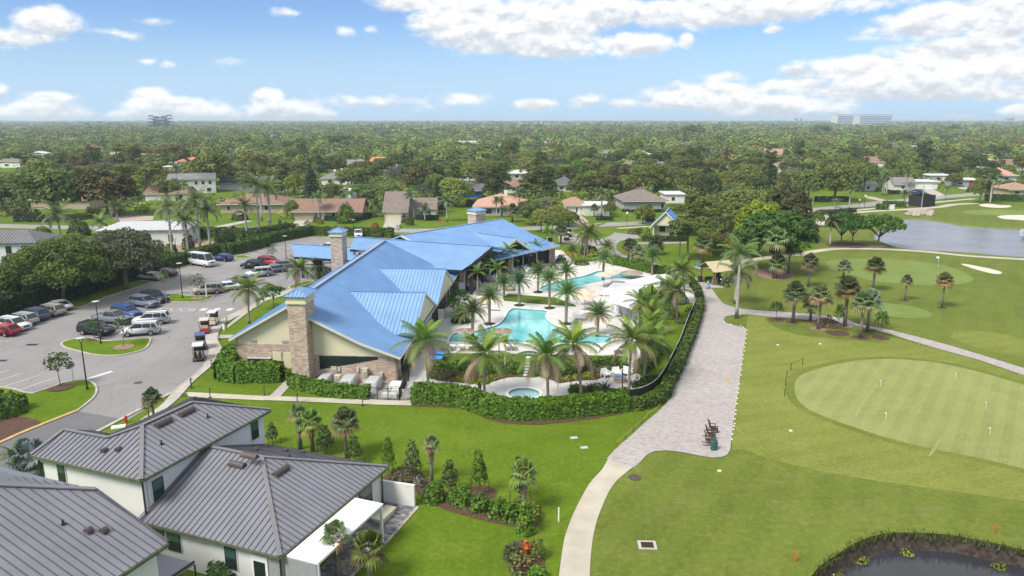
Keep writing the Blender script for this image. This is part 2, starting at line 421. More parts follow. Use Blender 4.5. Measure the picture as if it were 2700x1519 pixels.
def bank(name,top,zt,bot,zb,m):
 n=len(top);vs=[tuple(v)for v in flat(top,zt)+flat(bot,zb)]
 me=bpy.data.meshes.new(name);me.from_pydata(vs,[],[(i,(i+1)%n,n+(i+1)%n,n+i)for i in range(n)]);me.materials.append(m)
 bm=bmesh.new();bm.from_mesh(me);bmesh.ops.recalc_face_normals(bm,faces=bm.faces);bm.to_mesh(me);bm.free()
 o=obj(name,me);o['kind']='structure';return o
def shrink(p,d):
 ar=sum(p[i-1].x*p[i].y-p[i].x*p[i-1].y for i in range(len(p)))
 n=len(p);out=[]
 for i in range(n):
  t=p[(i+1)%n]-p[i-1];t.z=0;t.normalize()
  nv=Vector((-t.y,t.x,0))*(d if ar>0 else-d)
  out.append(p[i]+nv)
 return out
lake_p=smooth_closed(GL('R5',[(1060,445),(1110,380),(1220,290),(1290,268),(1420,262),(1650,270),(1850,308),(2000,328),(2200,345),(2450,357),(2800,372),(3300,420),(3300,640),(2700,668),(2536,648),(2300,630),(2000,603),(1700,585),(1500,574),(1350,556),(1250,528),(1150,490)]),3)
pond_p=smooth_closed(GL('T5',[(330,1560),(400,1449),(460,1380),(560,1305),(700,1220),(850,1150),(1000,1118),(1250,1118),(1500,1138),(1700,1178),(1900,1218),(2100,1268),(2400,1400),(2500,1620),(1300,1800),(500,1750)]),4)
deck_holes={}
pool1=smooth_closed(GL('S3',[(1062,425),(1110,408),(1250,418),(1420,433),(1428,455),(1415,490),(1440,528),(1500,570),(1600,607),(1720,640),(1850,663),(2000,672),(2040,700),(2030,738),(1900,752),(1700,756),(1500,752),(1250,748),(1000,745),(750,741),(500,738),(478,715),(520,655),(600,640),(720,628),(850,598),(955,558),(1008,505),(1035,455)]),4)
pool2=smooth_closed(GL('R3',[(1165,952),(1190,925),(1290,892),(1400,862),(1480,846),(1570,830),(1640,808),(1690,788),(1745,777),(1830,777),(1920,783),(2000,795),(2080,808),(2112,822),(2095,842),(1990,850),(1900,855),(1820,866),(1770,882),(1700,894),(1630,910),(1570,930),(1520,952),(1430,968),(1320,974),(1230,970)]),4)
hc=G('S3',1202,1227);spa=[Vector((hc.x+1.78*math.cos(a),hc.y+1.78*math.sin(a),0))for a in np.linspace(0,2*PI,48,endpoint=False)]
B=9000
ground_out=[Vector((-B,-200,0)),Vector((B,-200,0)),Vector((B,B*1.3,0)),Vector((-B,B*1.3,0))]
deck_out=GL('S3',[(-40,1300),(60,1080),(110,1000),(180,880),(250,740),(330,640),(400,480),(430,380)])+GL('R3',[(290,1000),(330,940),(480,930),(520,760),(760,700),(1000,650),(1290,600),(1310,578),(1385,580),(1440,640),(1500,690),(1640,690),(1720,678),(1880,725),(2050,752),(2380,812),(2450,850)])+GL('R4',[(700,870),(780,905),(835,970),(850,1060)])+GL('S4',[(1010,40),(950,200),(880,380),(760,590),(690,730),(600,830),(480,880),(390,900)])+GL('S3',[(2190,1275),(1950,1290),(1700,1300),(1400,1335),(1130,1350),(950,1310),(800,1250),(600,1190),(400,1170),(200,1180),(130,1210),(140,1290)])
sheet('ground',ground_out,0,MT['lawn'],holes=[lake_p,pond_p,pool1,pool2,spa])
lw=shrink(lake_p,1.3);bank('lake_bank',lake_p,0,lw,-.55,MT['rough']);sheet('lake_water',shrink(lake_p,1.0),-.45,MT['lake'])
pw=shrink(pond_p,.5);pw2=shrink(pond_p,.8)
bank('pond_bank',pond_p,0,pw,-.75,MT['dark_soil']);bank('pond_mud',pw,-.75,pw2,-1.0,MT['dark_soil']);sheet('pond_water',shrink(pond_p,.66),-.93,MT['pond'])
def pool(p,m,d=.5):
 bank('pool_wall',p,.03,p,-.6,MT['white_paint']);return sheet('pool_water',shrink(p,-.02),-.11,m)
pool(pool1,MT['pool']);pool(pool2,MT['pool']);pool(spa,MT['pool_pale'])
sheet('pool_deck',deck_out,.03,MT['deck'],holes=[pool1,pool2,spa])
for p in(pool1,pool2,spa):kerb(p[::4],MT['white_paint'],.3,.05,True,4,.03)
def bed(name,reg,pts,z,m,smooth=3):return sheet(name,GL(reg,pts),z,m,smooth=smooth)
bed('pool_lawn','S3',[(1000,310),(1050,275),(1500,308),(1690,380),(1702,397),(1350,372),(1010,340)],.045,MT['turf'],0)
bed('pool_lawn','S3',[(375,838),(700,843),(1200,850),(1700,858),(2158,866),(2172,920),(2185,1012),(1700,1015),(1340,1060),(1322,1074),(1140,1070),(1140,1045),(560,985),(285,965),(330,940),(432,938)],.045,MT['turf'],0)
bed('planting_bed','S3',[(285,965),(560,985),(1140,1045),(1138,1068),(1050,1075),(940,1098),(840,1142),(700,1132),(500,1115),(380,1105),(310,1078),(282,1020)],.055,MT['mulch'],0)
bed('planting_bed','S3',[(1326,1062),(1700,1016),(2186,1013),(2190,1060),(2050,1050),(1940,1078),(1900,1096),(1700,1108),(1540,1130),(1470,1100),(1400,1082)],.055,MT['mulch'],0)
bed('planting_bed','S3',[(1640,1250),(1615,1190),(1680,1145),(1930,1162),(2100,1182),(2230,1180),(2320,1145),(2400,1080),(2500,1010),(2440,1180),(2300,1250),(2150,1275),(1800,1280)],.055,MT['scrub'],0)
bed('planting_bed','S3',[(2300,250),(2280,450),(2260,650),(2335,830),(2348,900),(2330,960),(2285,1030),(2320,1100),(2480,1010),(2536,960),(2536,300),(2420,180)],.055,MT['lawn_bright'],0)
bed('planting_bed','S4',[(500,0),(430,300),(560,600),(640,740),(760,580),(870,390),(960,180),(1010,0)],.062,MT['lawn_bright'],0)
bed('planting_bed','S3',[(0,1010),(70,1010),(230,830),(150,830),(380,480),(330,470),(0,900)],.055,MT['mulch'],0)
for i in range(7):
 y0=872+i*28
 a=G('S3',1243-i*4.2,y0);b=G('S3',1236-i*4.2,y0+21)
 sheet('stepping_stone',[a+Vector((-.22,0,0)),a+Vector((.32,0,0)),b+Vector((.32,0,0)),b+Vector((-.22,0,0))],.06,MT['deck'])
for c in[(1157,382),(1447,408),(1602,560),(1335,258),(872,560),(705,690)]:
 g=G('S3',*c);sheet('palm_bed',[g+Vector((.75*math.cos(a)*1.2,.75*math.sin(a),0))for a in np.linspace(0,6.28,12,endpoint=False)],.06,MT['scrub'])
bed('palm_bed','S3',[(500,540),(520,500),(600,490),(700,520),(690,550),(600,560)],.06,MT['scrub'])
bed('equipment_yard','S2',[(1150,1075),(1700,1090),(2010,1095),(2110,1000),(2120,1010),(2010,1292),(1720,1282),(1180,1190)],.05,MT['gravel'],0)
lot=GL('T1',[(-60,620),(0,585),(260,470),(520,330),(700,330),(800,322),(960,245)])+GL('S1',[(1200,1310),(1640,1040),(1750,950),(1878,850),(1958,760),(1993,680),(1998,620),(1973,580),(1958,530),(1988,460),(2060,385),(2150,320),(2300,245),(2450,180)])+GL('R2',[(250,1130),(420,1040),(600,960),(800,880),(960,800),(1060,720),(1200,640),(1400,560),(1700,470),(1000,462),(780,458),(400,530),(90,605),(30,640)])+GL('R1',[(2060,655),(1790,730),(1620,775),(1440,880),(1000,1035),(800,1115),(660,1130),(630,1075),(330,1150),(0,1260),(-300,1360)])+GL('S1',[(-300,985),(0,985),(160,1010),(315,1045),(600,945),(770,918),(905,960),(925,1020),(880,1100),(740,1210),(150,1449),(0,1510)])+GL('T1',[(0,445),(-60,470)])
sheet('car_park',lot,.02,MT['asphalt'])
sheet('road_patch',GL('S1',[(745,1215),(1175,1290),(985,1385),(600,1550),(300,1700),(-200,1900),(-300,1640),(150,1452)]),.03,MT['asphalt_dark'])
def island(reg,pts,m='lawn_bright',k=3):
 p=GL(reg,pts);sheet('traffic_island',p,.10,MT[m],smooth=k);kerb(p,None,.25,.14,True,k)
island('S1',[(592,585),(602,558),(700,530),(850,515),(1000,545),(1200,535),(1420,518),(1428,560),(1385,620),(1255,662),(1100,685),(900,677),(750,642),(645,615)])
island('R1',[(1500,1005),(1600,998),(1700,1000),(1790,1018),(1900,1020),(2030,1024),(2035,1036),(1990,1057),(1880,1077),(1620,1077),(1570,1058)])
island('R1',[(2215,640),(2290,625),(2370,638),(2385,648),(2290,659),(2230,652)])
island('R2',[(350,690),(420,680),(520,700),(640,740),(540,740),(420,715)])
island('R2',[(590,935),(640,905),(760,880),(830,880),(780,905),(680,935),(610,950)])
kerb(GL('S1',[(-200,975),(0,985),(160,1010),(318,1045),(600,945),(770,918),(850,925),(905,960),(925,1020),(880,1100),(740,1210)]),k=2)
kerb(GL('S1',[(740,1210),(450,1325),(150,1449),(-150,1590)]),MT['kerb_yellow'],.4,k=2)
kerb(GL('S1',[(1640,1040),(1400,1165),(1200,1270),(980,1385),(800,1480)]),None,.4,.12,k=2)
kerb(GL('R1',[(640,1078),(655,1132),(740,1130),(800,1115),(1000,1035),(1430,898),(1447,884),(1400,876),(1300,868)]),k=2)
kerb(GL('R1',[(1600,780),(1790,732),(2060,655),(2210,655),(2400,600),(2536,562)])+GL('R2',[(400,532),(780,458),(1000,463)]),k=2)
sheet('grass_verge',GL('R1',[(640,1078),(850,1000),(1150,900),(1300,866),(1440,884),(1430,898),(1000,1033),(800,1113),(740,1128),(658,1130)]),.05,MT['lawn'])
sheet('grass_verge',GL('S1',[(-300,985),(0,985),(160,1010),(315,1045),(600,945),(770,918),(850,925),(905,960),(925,1020),(880,1100),(740,1210),(150,1449),(-300,1640)]),.04,MT['lawn_bright'])
sheet('mulch_bed',GL('S1',[(-300,1330),(60,1260),(250,1270),(360,1300),(410,1330),(330,1370),(150,1440),(-300,1640)]),.05,MT['mulch'])
swl=GL('S1',[(2450,180),(2300,245),(2150,320),(2060,385),(1990,460),(1960,530),(1975,580),(2000,620),(1995,680),(1960,760),(1880,850),(1750,950),(1640,1045),(1560,1140),(1440,1230),(1310,1320),(1200,1390)])
swr=GL('S1',[(2490,200),(2395,248),(2225,332),(2122,400),(2088,470),(2077,510),(2087,550),(2117,600),(2122,640),(2072,710),(2002,800),(1872,910),(1775,1015),(1700,1100),(1590,1190),(1500,1255),(1330,1370)])
sheet('sidewalk',smooth_open(swl,3)+smooth_open(swr,3)[::-1],.08,MT['concrete'])
kerb(swl[:13],None,.16,.10)
sheet('sidewalk',GL('R2',[(0,1300),(240,1105),(330,1060),(420,1010),(600,950),(690,940),(560,1010),(340,1075),(260,1130),(0,1330)]),.085,MT['concrete'])
sheet('tactile_pad',GL('S1',[(2300,245),(2350,222),(2395,232),(2345,258)]),.092,MT['kerb_yellow'])
sheet('sidewalk',GL('S1',[(2085,487),(2210,485),(2300,490),(2300,515),(2085,518)]),.06,MT['concrete'])
sheet('sidewalk',GL('S1',[(1770,1040),(1812,1034),(2120,1050),(2536,1070),(2536,1113),(2100,1094),(1850,1082),(1740,1060)]),.06,MT['sand_path'])
sheet('sidewalk',GL('S2',[(724,1250),(1100,1263),(1500,1279),(2010,1291),(2132,1296),(2115,1343),(1650,1330),(1200,1310),(724,1291)]),.061,MT['sand_path'])
sheet('sidewalk',GL('S2',[(765,1251),(870,1255),(965,1150),(1025,1060),(960,1060)]),.065,MT['concrete'])
sheet('walkway',GL('S2',[(2010,1292),(2110,1100),(2150,1010),(2210,850),(2300,850),(2290,1000),(2200,1130),(2115,1190),(2110,1296)]),.068,MT['deck'])
def line(reg,a,b,w=.11,m='paint'):
 p=G(reg,*a);q=G(reg,*b);d=(q-p).normalized();n=Vector((-d.y,d.x,0))*w/2
 sheet('road_marking',[p-n,q-n,q+n,p+n],.034,MT[m])
for a,b in[((-60,860),(85,820)),((-60,935),(230,845)),((10,988),(380,868)),((172,1012),(540,892)),((0,545),(85,543)),((90,488),(180,487)),((215,435),(285,432)),((350,380),(400,378)),((1560,366),(1665,362)),((1470,416),(1600,412)),((1450,468),(1545,464)),((1640,60),(1830,66)),((1010,400),(1110,405)),((1430,285),(1600,200)),((1600,205),(1670,186))]:line('S1',a,b)
line('S1',(1570,318),(1730,315),.11,'paint_blue')
for a,b in[((1480,258),(1860,254)),((1490,236),(1868,232)),((1530,236),(1556,258)),((1625,235),(1650,257)),((1715,234),(1740,256)),((1805,233),(1830,255)),((1868,232),(1835,256))]:line('S1',a,b,.13)
line('S1',(780,922),(1075,832),.6)
for x in(1945,2070,2195):line('S1',(x-18,252),(x+18,230),.9)
for a,b in[((1620,790),(1780,806)),((1690,764),(1890,782)),((2000,860),(2200,876)),((2100,828),(2290,842)),((2200,798),(2350,810)),((1880,900),(2080,912)),((1600,830),(1660,836)),((2400,608),(2480,624)),((2300,600),(2380,615))]:line('R1',a,b)
for i in range(7):line('R2',(200+i*95,605-i*20),(310+i*95,628-i*20),.11)
for a,b in[((880,690),(950,685)),((970,700),(1025,692)),((740,700),(800,690))]:line('R2',a,b,.3)
for c in[(305,578),(10,730)]:
 g=G('S1',*c);sheet('storm_drain',[g+Vector((-.7,-.35,0)),g+Vector((.7,-.35,0)),g+Vector((.7,.35,0)),g+Vector((-.7,.35,0))],.036,MT['black'])
g=G('S1',1320,942);sheet('manhole_cover',[g+Vector((.45*math.cos(a),.45*math.sin(a),0))for a in np.linspace(0,6.28,20,endpoint=False)],.036,MT['vent'])
street_c=[G('N',*p)for p in[(-300,588),(50,597),(260,601),(480,604),(700,603),(1000,608),(1300,606),(1560,594),(1700,588),(1850,577),(2000,566),(2150,553),(2280,541),(2340,533),(2450,523),(2550,514),(2700,502),(2900,490)]]
strip('street',street_c,6.6,.02,MT['street'])
strip('street',[G('N',*p)for p in[(-100,470),(300,480),(620,500),(900,502),(1100,505),(1350,500),(1500,500)]],6,.02,MT['street'])
def drive(reg,pts,m='concrete'):sheet('driveway',GL(reg,pts),.03,MT[m])
drive('R2',[(650,295),(820,290),(735,370),(585,372)]);drive('R2',[(1510,290),(1665,292),(1635,380),(1480,375)]);drive('R3',[(1420,250),(1560,240),(1640,310),(1540,330)],'driveway')
drive('R1',[(880,225),(1470,255),(1460,290),(1300,300),(1200,345),(1090,350),(1150,290),(900,250)],'driveway');drive('R4',[(790,225),(900,260),(1050,270),(1020,300),(840,290)]);drive('R5',[(1025,62),(1100,70),(1260,112),(1200,120),(1025,80)],'driveway')
drive('U4',[(1560,800),(1640,780),(1780,850),(1690,870)]);drive('U4',[(1890,770),(2040,780),(2030,800),(1930,792)]);drive('R1',[(2040,355),(2350,295),(2420,300),(2120,365)])
drive('U1',[(2050,905),(2210,900),(2250,918),(2060,918)]);drive('R1',[(0,80),(230,90),(230,100),(0,105)],'driveway')
sheet('clay_ground',GL('R1',[(1560,470),(1700,462),(2100,505),(2160,555),(1900,590),(1660,600),(1560,560)]),.03,MT['soil'],smooth=2)
sheet('entry_road',GL('V7',[(440,500),(560,480),(720,430),(900,500),(1060,590),(1350,640),(1640,520),(1720,455),(1900,480),(2240,520),(2310,590),(2100,600),(1850,650),(1760,740),(1770,860),(1900,960),(2250,1090),(2500,1190)])+GL('R4',[(450,705),(560,735),(700,765),(860,850),(790,865),(680,830),(560,790),(400,745),(200,700),(90,630)])+GL('V7',[(1500,950),(1320,860),(1000,740),(560,700),(460,740)]),.03,MT['street'])
sheet('entry_road',GL('R4',[(300,505),(560,500),(760,500),(760,515),(560,520),(320,525),(220,620),(200,600)]),.034,MT['street'])
plaza=GL('R4',[(700,765),(850,850),(890,878),(1000,905),(1110,925),(1110,940),(1003,940),(1012,962),(1060,1030),(1110,1088),(1175,1112),(1300,1140),(1500,1160),(1700,1172),(1900,1187),(2150,1215),(2300,1243)])+GL('S5',[(950,20),(1200,62),(1500,135),(1800,215),(2200,335),(2536,440),(2800,520),(2800,610),(2536,508),(2100,360),(1700,250),(1400,160),(1130,75),(900,28),(780,8)])+GL('S4',[(2400,190),(2150,163),(1900,145),(1720,128),(1530,110),(1420,108),(1345,120),(1303,135),(1292,158),(1320,188),(1400,212),(1460,226),(1510,240),(1492,380),(1475,480),(1440,760),(1400,1020),(1375,1200)])+GL('T4',[(1262,200),(1240,380),(1228,495),(1215,520),(1170,540),(1100,545),(1000,530),(850,500),(750,490),(650,497),(600,520),(545,580),(500,620),(400,592),(290,552),(370,465),(480,370),(590,268),(690,185),(745,130)])+GL('S4',[(790,880),(850,720),(920,560),(985,390),(1035,250),(1075,90)])+GL('R4',[(900,1150),(905,1050),(880,965),(830,900),(770,860),(660,810)])
sheet('paved_plaza',plaza,.04,MT['pavers'])
kerb(GL('S4',[(1510,240),(1492,380),(1475,480),(1440,760),(1400,1020),(1375,1200)])+GL('T4',[(1240,380),(1228,495)]),None,.12,.06,k=2)
cpl=GL('T4',[(300,556),(250,640),(160,740),(60,920),(0,1060)])+GL('T3',[(1560,1180),(1530,1380),(1518,1500),(1512,1650)])
cpr=GL('T4',[(492,618),(430,665),(330,765),(250,930),(200,1080),(172,1250),(160,1449),(158,1640)])
sheet('cart_path',smooth_open(cpl,3)+smooth_open(cpr,3)[::-1],.035,MT['sand_path'])
strip('cart_path',[G('R4',*p)for p in[(860,750),(1000,738),(1180,712),(1380,675),(1580,645),(1780,627)]]+[G('R5',*p)for p in[(400,620),(540,590),(700,570),(900,565),(1200,571),(1600,594),(2000,634),(2536,668),(3000,700)]],2.3,.036,MT['sand_path'])
strip('cart_path',[G('R5',*p)for p in[(592,345),(588,300),(630,262),(800,238),(980,215),(1400,190),(1700,170),(1850,146),(2000,136),(2100,134)]],3.0,.036,MT['sand_path'])
strip('cart_path',[G('R5',*p)for p in[(560,243),(900,200),(1300,165),(1700,122),(1900,102),(2060,88)]],2.2,.036,MT['sand_path'])
strip('footpath',[G('R4',*p)for p in[(100,372),(250,362),(400,352)]],1.6,.036,MT['sand_path'])
strip('cart_path',[G('U3',*p)for p in[(-40,665),(60,640),(130,630)]],2.5,.03,MT['sand_path'])
sheet('golf_rough',GL('R4',[(1000,945),(1060,1035),(1115,1090),(1300,1135),(1700,1170),(2150,1212)])+GL('S5',[(950,18),(1500,133),(2200,333),(2800,515)])+GL('R5',[(3400,1300),(3400,720),(2536,680),(2000,648),(1600,606),(1200,584),(900,578),(560,600)])+GL('R4',[(1780,640),(1560,660),(1400,690),(1250,760),(1100,900)]),.012,MT['rough'])
sheet('golf_rough',GL('R5',[(560,575),(700,562),(900,556),(1200,561),(1600,585),(2000,622),(2536,655),(3600,720),(3600,300),(3300,160),(2100,142),(1800,172),(1400,202),(1000,228),(640,275),(590,345),(560,400)]),.008,MT['rough'],holes=[lake_p])
sheet('golf_rough',GL('T4',[(500,622),(545,582),(600,522),(650,500),(750,493),(850,503),(1000,533),(1100,548),(1170,543),(1218,522),(1232,495),(1262,200)])+GL('S4',[(1440,760),(1475,480),(1512,240),(1460,224),(1400,210),(1320,186),(1294,158),(1305,136),(1345,122),(1420,110),(1720,130)])+GL('S5',[(780,10),(1400,162),(2100,362),(2536,510),(3000,660),(3300,1500)])+GL('T5',[(2900,1500),(2400,1400),(2100,1268),(1900,1218),(1500,1138),(1250,1118),(1000,1118),(850,1150),(700,1220),(460,1380),(330,1560),(200,1700)])+GL('T4',[(158,1700),(172,1250),(200,1080),(250,930),(330,765),(430,665)]),.012,MT['rough'])
sheet('approach_turf',GL('S4',[(1512,242),(1530,112),(1700,128),(1702,165),(1790,232),(2000,302),(2300,338),(2500,352)])+GL('S5',[(1150,195),(1290,150),(1700,255),(2100,365),(2536,512),(3000,660),(3300,1500),(3000,1560),(2700,1420)])+GL('T5',[(2400,935),(2033,878),(1600,818),(1000,738),(600,672),(300,610),(0,530)])+GL('T4',[(1400,500),(1300,485),(1245,482),(1262,300),(1290,50)])+GL('S4',[(1400,1020),(1440,760),(1475,480)]),.02,MT['fairway'])
PGP=[(345,610),(360,555),(420,500),(570,445),(800,390),(1000,362),(1250,352),(1500,365),(1800,405),(2100,475),(2400,560),(2750,680),(3050,850),(3100,1200),(2900,1420),(2536,1400),(2200,1318),(1800,1238),(1500,1175),(1200,1098),(900,1000),(700,930),(500,845),(400,770),(352,690)]
pgp=smooth_closed(GL('S5',PGP),3);sheet('green_collar',shrink(pgp,-.9),.025,MT['collar']);sheet('putting_green',pgp,.03,MT['green'])
bed('golf_green','R5',[(640,700),(700,675),(850,662),(1100,658),(1400,674),(1700,712),(1900,766),(2030,828),(2045,870),(1950,900),(1700,916),(1400,906),(1100,872),(900,832),(720,772),(655,728)],.03,MT['green_plain'],3)
bed('golf_green','R5',[(1050,1100),(1180,1085),(1350,1100),(1550,1138),(1655,1190),(1600,1226),(1400,1226),(1200,1202),(1080,1160)],.03,MT['green_plain'],3)
bed('golf_green','S5',[(1840,130),(1880,100),(2000,86),(2300,108),(2536,172),(2750,260),(2700,330),(2536,335),(2200,280),(1960,205),(1850,155)],.03,MT['fairway'],3)
bed('golf_green','R5',[(1945,212),(2100,195),(2300,193),(2700,212),(2800,245),(2500,252),(2200,246),(2040,235)],.03,MT['green_plain'],3)
for r,p in[('R5',[(1930,712),(2000,716),(2100,735),(2200,755),(2300,782),(2326,798),(2290,809),(2200,797),(2080,766),(1990,736)]),('R5',[(2110,145),(2200,135),(2300,149),(2400,152),(2412,164),(2350,175),(2220,172),(2130,160)]),('R5',[(2280,262),(2320,250),(2450,244),(2650,252),(2700,285),(2550,296),(2450,288),(2350,282)])]:
 pp=smooth_closed(GL(r,p),3);sheet('bunker_sand',pp,.04,MT['sand'])
sheet('mulch_ring',smooth_closed(GL('R4',[(1370,800),(1450,770),(1600,730),(1700,750),(1790,820),(1740,860),(1600,866),(1480,840)]),3),.03,MT['mulch_pale'])
for r,x,y,s in[('R5',172,1245,1.1),('R5',320,1268,.9),('R5',490,1255,1.1),('R5',567,1332,1.1),('R5',755,1373,1.5),('R5',825,1303,1.1),('R5',970,1415,1.1),('R5',1040,1347,1.1),('R5',1163,1418,1.1),('R5',850,530,4.5),('R5',1140,535,1.8),('R5',1750,1128,.7),('R5',1393,1060,.7),('S1',580,990,1.3),('S1',1182,603,1.25),('S1',905,532,1.0),('R1',1570,1015,1.0),('R1',1890,1040,1.1),('T3',925,815,1.2),('T2',1700,700,1.0)]:
 g=G(r,x,y);sheet('mulch_ring',[g+Vector((s*math.cos(a),s*.95*math.sin(a),0))for a in np.linspace(0,6.28,18,endpoint=False)],.105 if r in('S1','R1')else .036,MT['mulch' if(x*7)%3 else 'mulch_pale'])
sheet('mulch_bed',GL('T2',[(1470,700),(1560,640),(1750,650),(1850,720),(1830,760)])+GL('T3',[(640,800),(760,860),(900,870),(1000,900),(1200,960),(1330,980),(1370,1060),(1300,1090),(1180,1075),(1000,1040),(700,960),(560,905),(470,860),(425,800)]),.03,MT['mulch'])
sheet('mulch_bed',smooth_closed(GL('T3',[(1100,1300),(1130,1230),(1230,1180),(1330,1200),(1400,1280),(1420,1400),(1440,1520),(1280,1520),(1200,1420),(1120,1350)]),3),.03,MT['mulch'])
sheet('mulch_bed',GL('T3',[(400,128),(700,140),(830,165),(960,215),(1090,242),(1270,252),(1500,245),(1800,205),(2000,180),(2030,205),(1800,245),(1500,280),(1380,292),(1250,290),(1080,278),(960,245),(860,195),(760,165),(400,150)]),.03,MT['mulch'])
sheet('patio',GL('T2',[(1440,870),(1740,915),(1600,1080),(1480,1210),(1250,1430),(1150,1560),(900,1560),(1000,1400)]),.05,MT['pavers_dark'])
sheet('gravel_edge',GL('T2',[(1740,915),(1758,925),(1500,1220),(1270,1440),(1180,1560),(1150,1560),(1250,1430),(1480,1210),(1600,1080)]),.055,MT['rock'])
sheet('soil_strip',GL('R4',[(770,880),(820,930),(855,1000),(860,1060),(820,1200),(760,1330),(690,1449),(740,1449),(810,1320),(870,1180),(895,1060),(870,970),(820,905)]),.065,MT['dark_soil'])
for pts in([(1150,575),(1130,590),(1030,700),(880,940),(880,985),(905,960),(1020,770),(1110,640)],[(1760,1090),(1740,1095),(1660,1210),(1620,1290),(1680,1240),(1730,1160)]):sheet('worn_turf',GL('S5',pts),.04,MT['worn'],smooth=3)
sheet('worn_turf',GL('S4',[(1300,690),(1340,720),(1360,750),(1310,755)]),.045,MT['kerb_yellow'])
CLEAR=[('U1',420,560,460,45),('U1',980,445,120,22),('U1',800,600,120,20),('U1',2160,690,180,40),('U2',430,680,150,45),('U2',1000,640,120,25),('U2',2200,610,200,45),('U3',500,620,160,30),('U3',1070,620,130,52),('U3',1850,480,110,28),('U3',2210,450,70,30),('U3',640,365,180,12),('U3',880,360,250,10),('U4',1650,610,60,50),('U4',70,430,60,10),('U4',1960,640,90,20),('U2',30,870,130,40),('U1',2200,870,140,50),('U2',1430,415,90,12),('U4',1880,800,200,40),('U1',60,640,130,40),('U4',2330,600,220,60)]
for r,x,y,a,b in CLEAR[:16]:
 pts=[G(r,x+a*math.cos(t),y+b*math.sin(t))for t in np.linspace(0,6.28,20,endpoint=False)]
 sheet('far_fairway',pts,.05,MT['lawn_bright'])
def clip_line(poly2,a):
 xs=[]
 n=len(poly2)
 for i in range(n):
  (a0,b0),(a1,b1)=poly2[i],poly2[(i+1)%n]
  if(a0<=a<a1)or(a1<=a<a0):xs.append(b0+(b1-b0)*(a-a0)/(a1-a0))
 xs.sort();return list(zip(xs[::2],xs[1::2]))
def roof_plane(mb,pts,eave,gap=.42,th=.14,rw=.05,rh=.05,rib=1,slab=0):
 """standing-seam slab: pts in one plane, eave = horizontal direction along the eave"""
 pts=[Vector(p)for p in pts];n=Vector((0,0,0))
 for i in range(len(pts)):
  a,b=pts[i],pts[(i+1)%len(pts)];n+=a.cross(b)
 n.normalize();n=n if n.z>0 else-n
 e=(Vector(eave)-n*Vector(eave).dot(n)).normalized();u=n.cross(e);o=pts[0]
 mb.mi=slab;mb.prism(pts,-n*th)
 p2=[((p-o).dot(e),(p-o).dot(u))for p in pts]
 mb.mi=rib
 lo=min(p[0]for p in p2);hi=max(p[0]for p in p2);a=lo+gap*.5
 while a<hi:
  for b0,b1 in clip_line(p2,a):
   if b1-b0>.15:mb.bar(o+e*a+u*b0+n*(rh*.5+.002),o+e*a+u*b1+n*(rh*.5+.002),rw,rh,n)
  a+=gap
 mb.mi=0
def ridge(mb,a,b,w=.28,h=.07,mi=2):
 mb.mi=mi;mb.bar(Vector(a)+Vector((0,0,.07)),Vector(b)+Vector((0,0,.07)),w,h);mb.mi=0
def wallq(mb,a,b,za,zb,z0=0.0,th=.2):
 """wall from plan point a to b, top za at a and zb at b"""
 a=Vector((a[0],a[1],0));b=Vector((b[0],b[1],0));d=(b-a).normalized();n=Vector((-d.y,d.x,0))*th
 mb.prism([a+Vector((0,0,z0)),b+Vector((0,0,z0)),b+Vector((0,0,zb)),a+Vector((0,0,za))],n)
class Frame:
 def __init__(s,o,ang):s.o=Vector((o[0],o[1],0));s.a=Vector((math.cos(ang),math.sin(ang),0));s.r=Vector((-math.sin(ang),math.cos(ang),0));s.ang=ang
 def __call__(s,x,y,z=0.0):return s.o+s.a*x+s.r*y+Vector((0,0,z))
BLUE=[MT['blue_roof'],MT['blue_rib'],MT['ridge_cap']]
def chimney(parent,f,x,y,w,d,ztop,zband,zcap):
 c=MB();c.prism([f(x-w/2,y-d/2),f(x+w/2,y-d/2),f(x+w/2,y+d/2),f(x-w/2,y+d/2)],(0,0,ztop));ch=c.build('chimney',MT['stone'],parent)
 c=MB();e=.06
 c.prism([f(x-w/2-e,y-d/2-e,ztop),f(x+w/2+e,y-d/2-e,ztop),f(x+w/2+e,y+d/2+e,ztop),f(x-w/2-e,y+d/2+e,ztop)],(0,0,zband-ztop))
 e=.16
 c.prism([f(x-w/2-e,y-d/2-e,ztop-.08),f(x+w/2+e,y-d/2-e,ztop-.08),f(x+w/2+e,y+d/2+e,ztop-.08),f(x-w/2-e,y+d/2+e,ztop-.08)],(0,0,.22))
 c.build('chimney_band',MT['cream'],ch)
 c=MB();e=.34;q=[f(x-w/2-e,y-d/2-e,zband),f(x+w/2+e,y-d/2-e,zband),f(x+w/2+e,y+d/2+e,zband),f(x-w/2-e,y+d/2+e,zband)]
 t1=f(x,y-d*.18,zcap);t2=f(x,y+d*.18,zcap)
 for poly,ed in(([q[0],q[1],t1],f.a),([q[1],q[2],t2,t1],f.r),([q[2],q[3],t2],f.a),([q[3],q[0],t1,t2],f.r)):roof_plane(c,poly,ed,.4,.06)
 for a,b in((q[0],t1),(q[1],t1),(q[2],t2),(q[3],t2)):ridge(c,a,b,.1,.05)
 c.build('chimney_cap',BLUE,ch);return ch
F=Frame((-24,77),-math.radians(4))
club=thing('clubhouse','long stone and cream clubhouse with sweeping blue metal roofs beside the swimming pools','clubhouse',(0,0,0))
FL=2.4;BK=43.0
def zr(s):return 8.5-.494*s if s<7.8 else 4.65-.36*(s-7.8)
r=MB()
roof_plane(r,[F(-8.3,FL,3.74),F(0,FL,8.5),F(0,BK,8.5),F(-8.3,BK,3.74)],F.r,.4,.14,.08)
r.build('roof',BLUE,club)
r=MB()
roof_plane(r,[F(0,-.8,8.5),F(7.8,-.8,4.65),F(7.8,BK,4.65),F(0,BK,8.5)],F.r,.4,.14,.08)
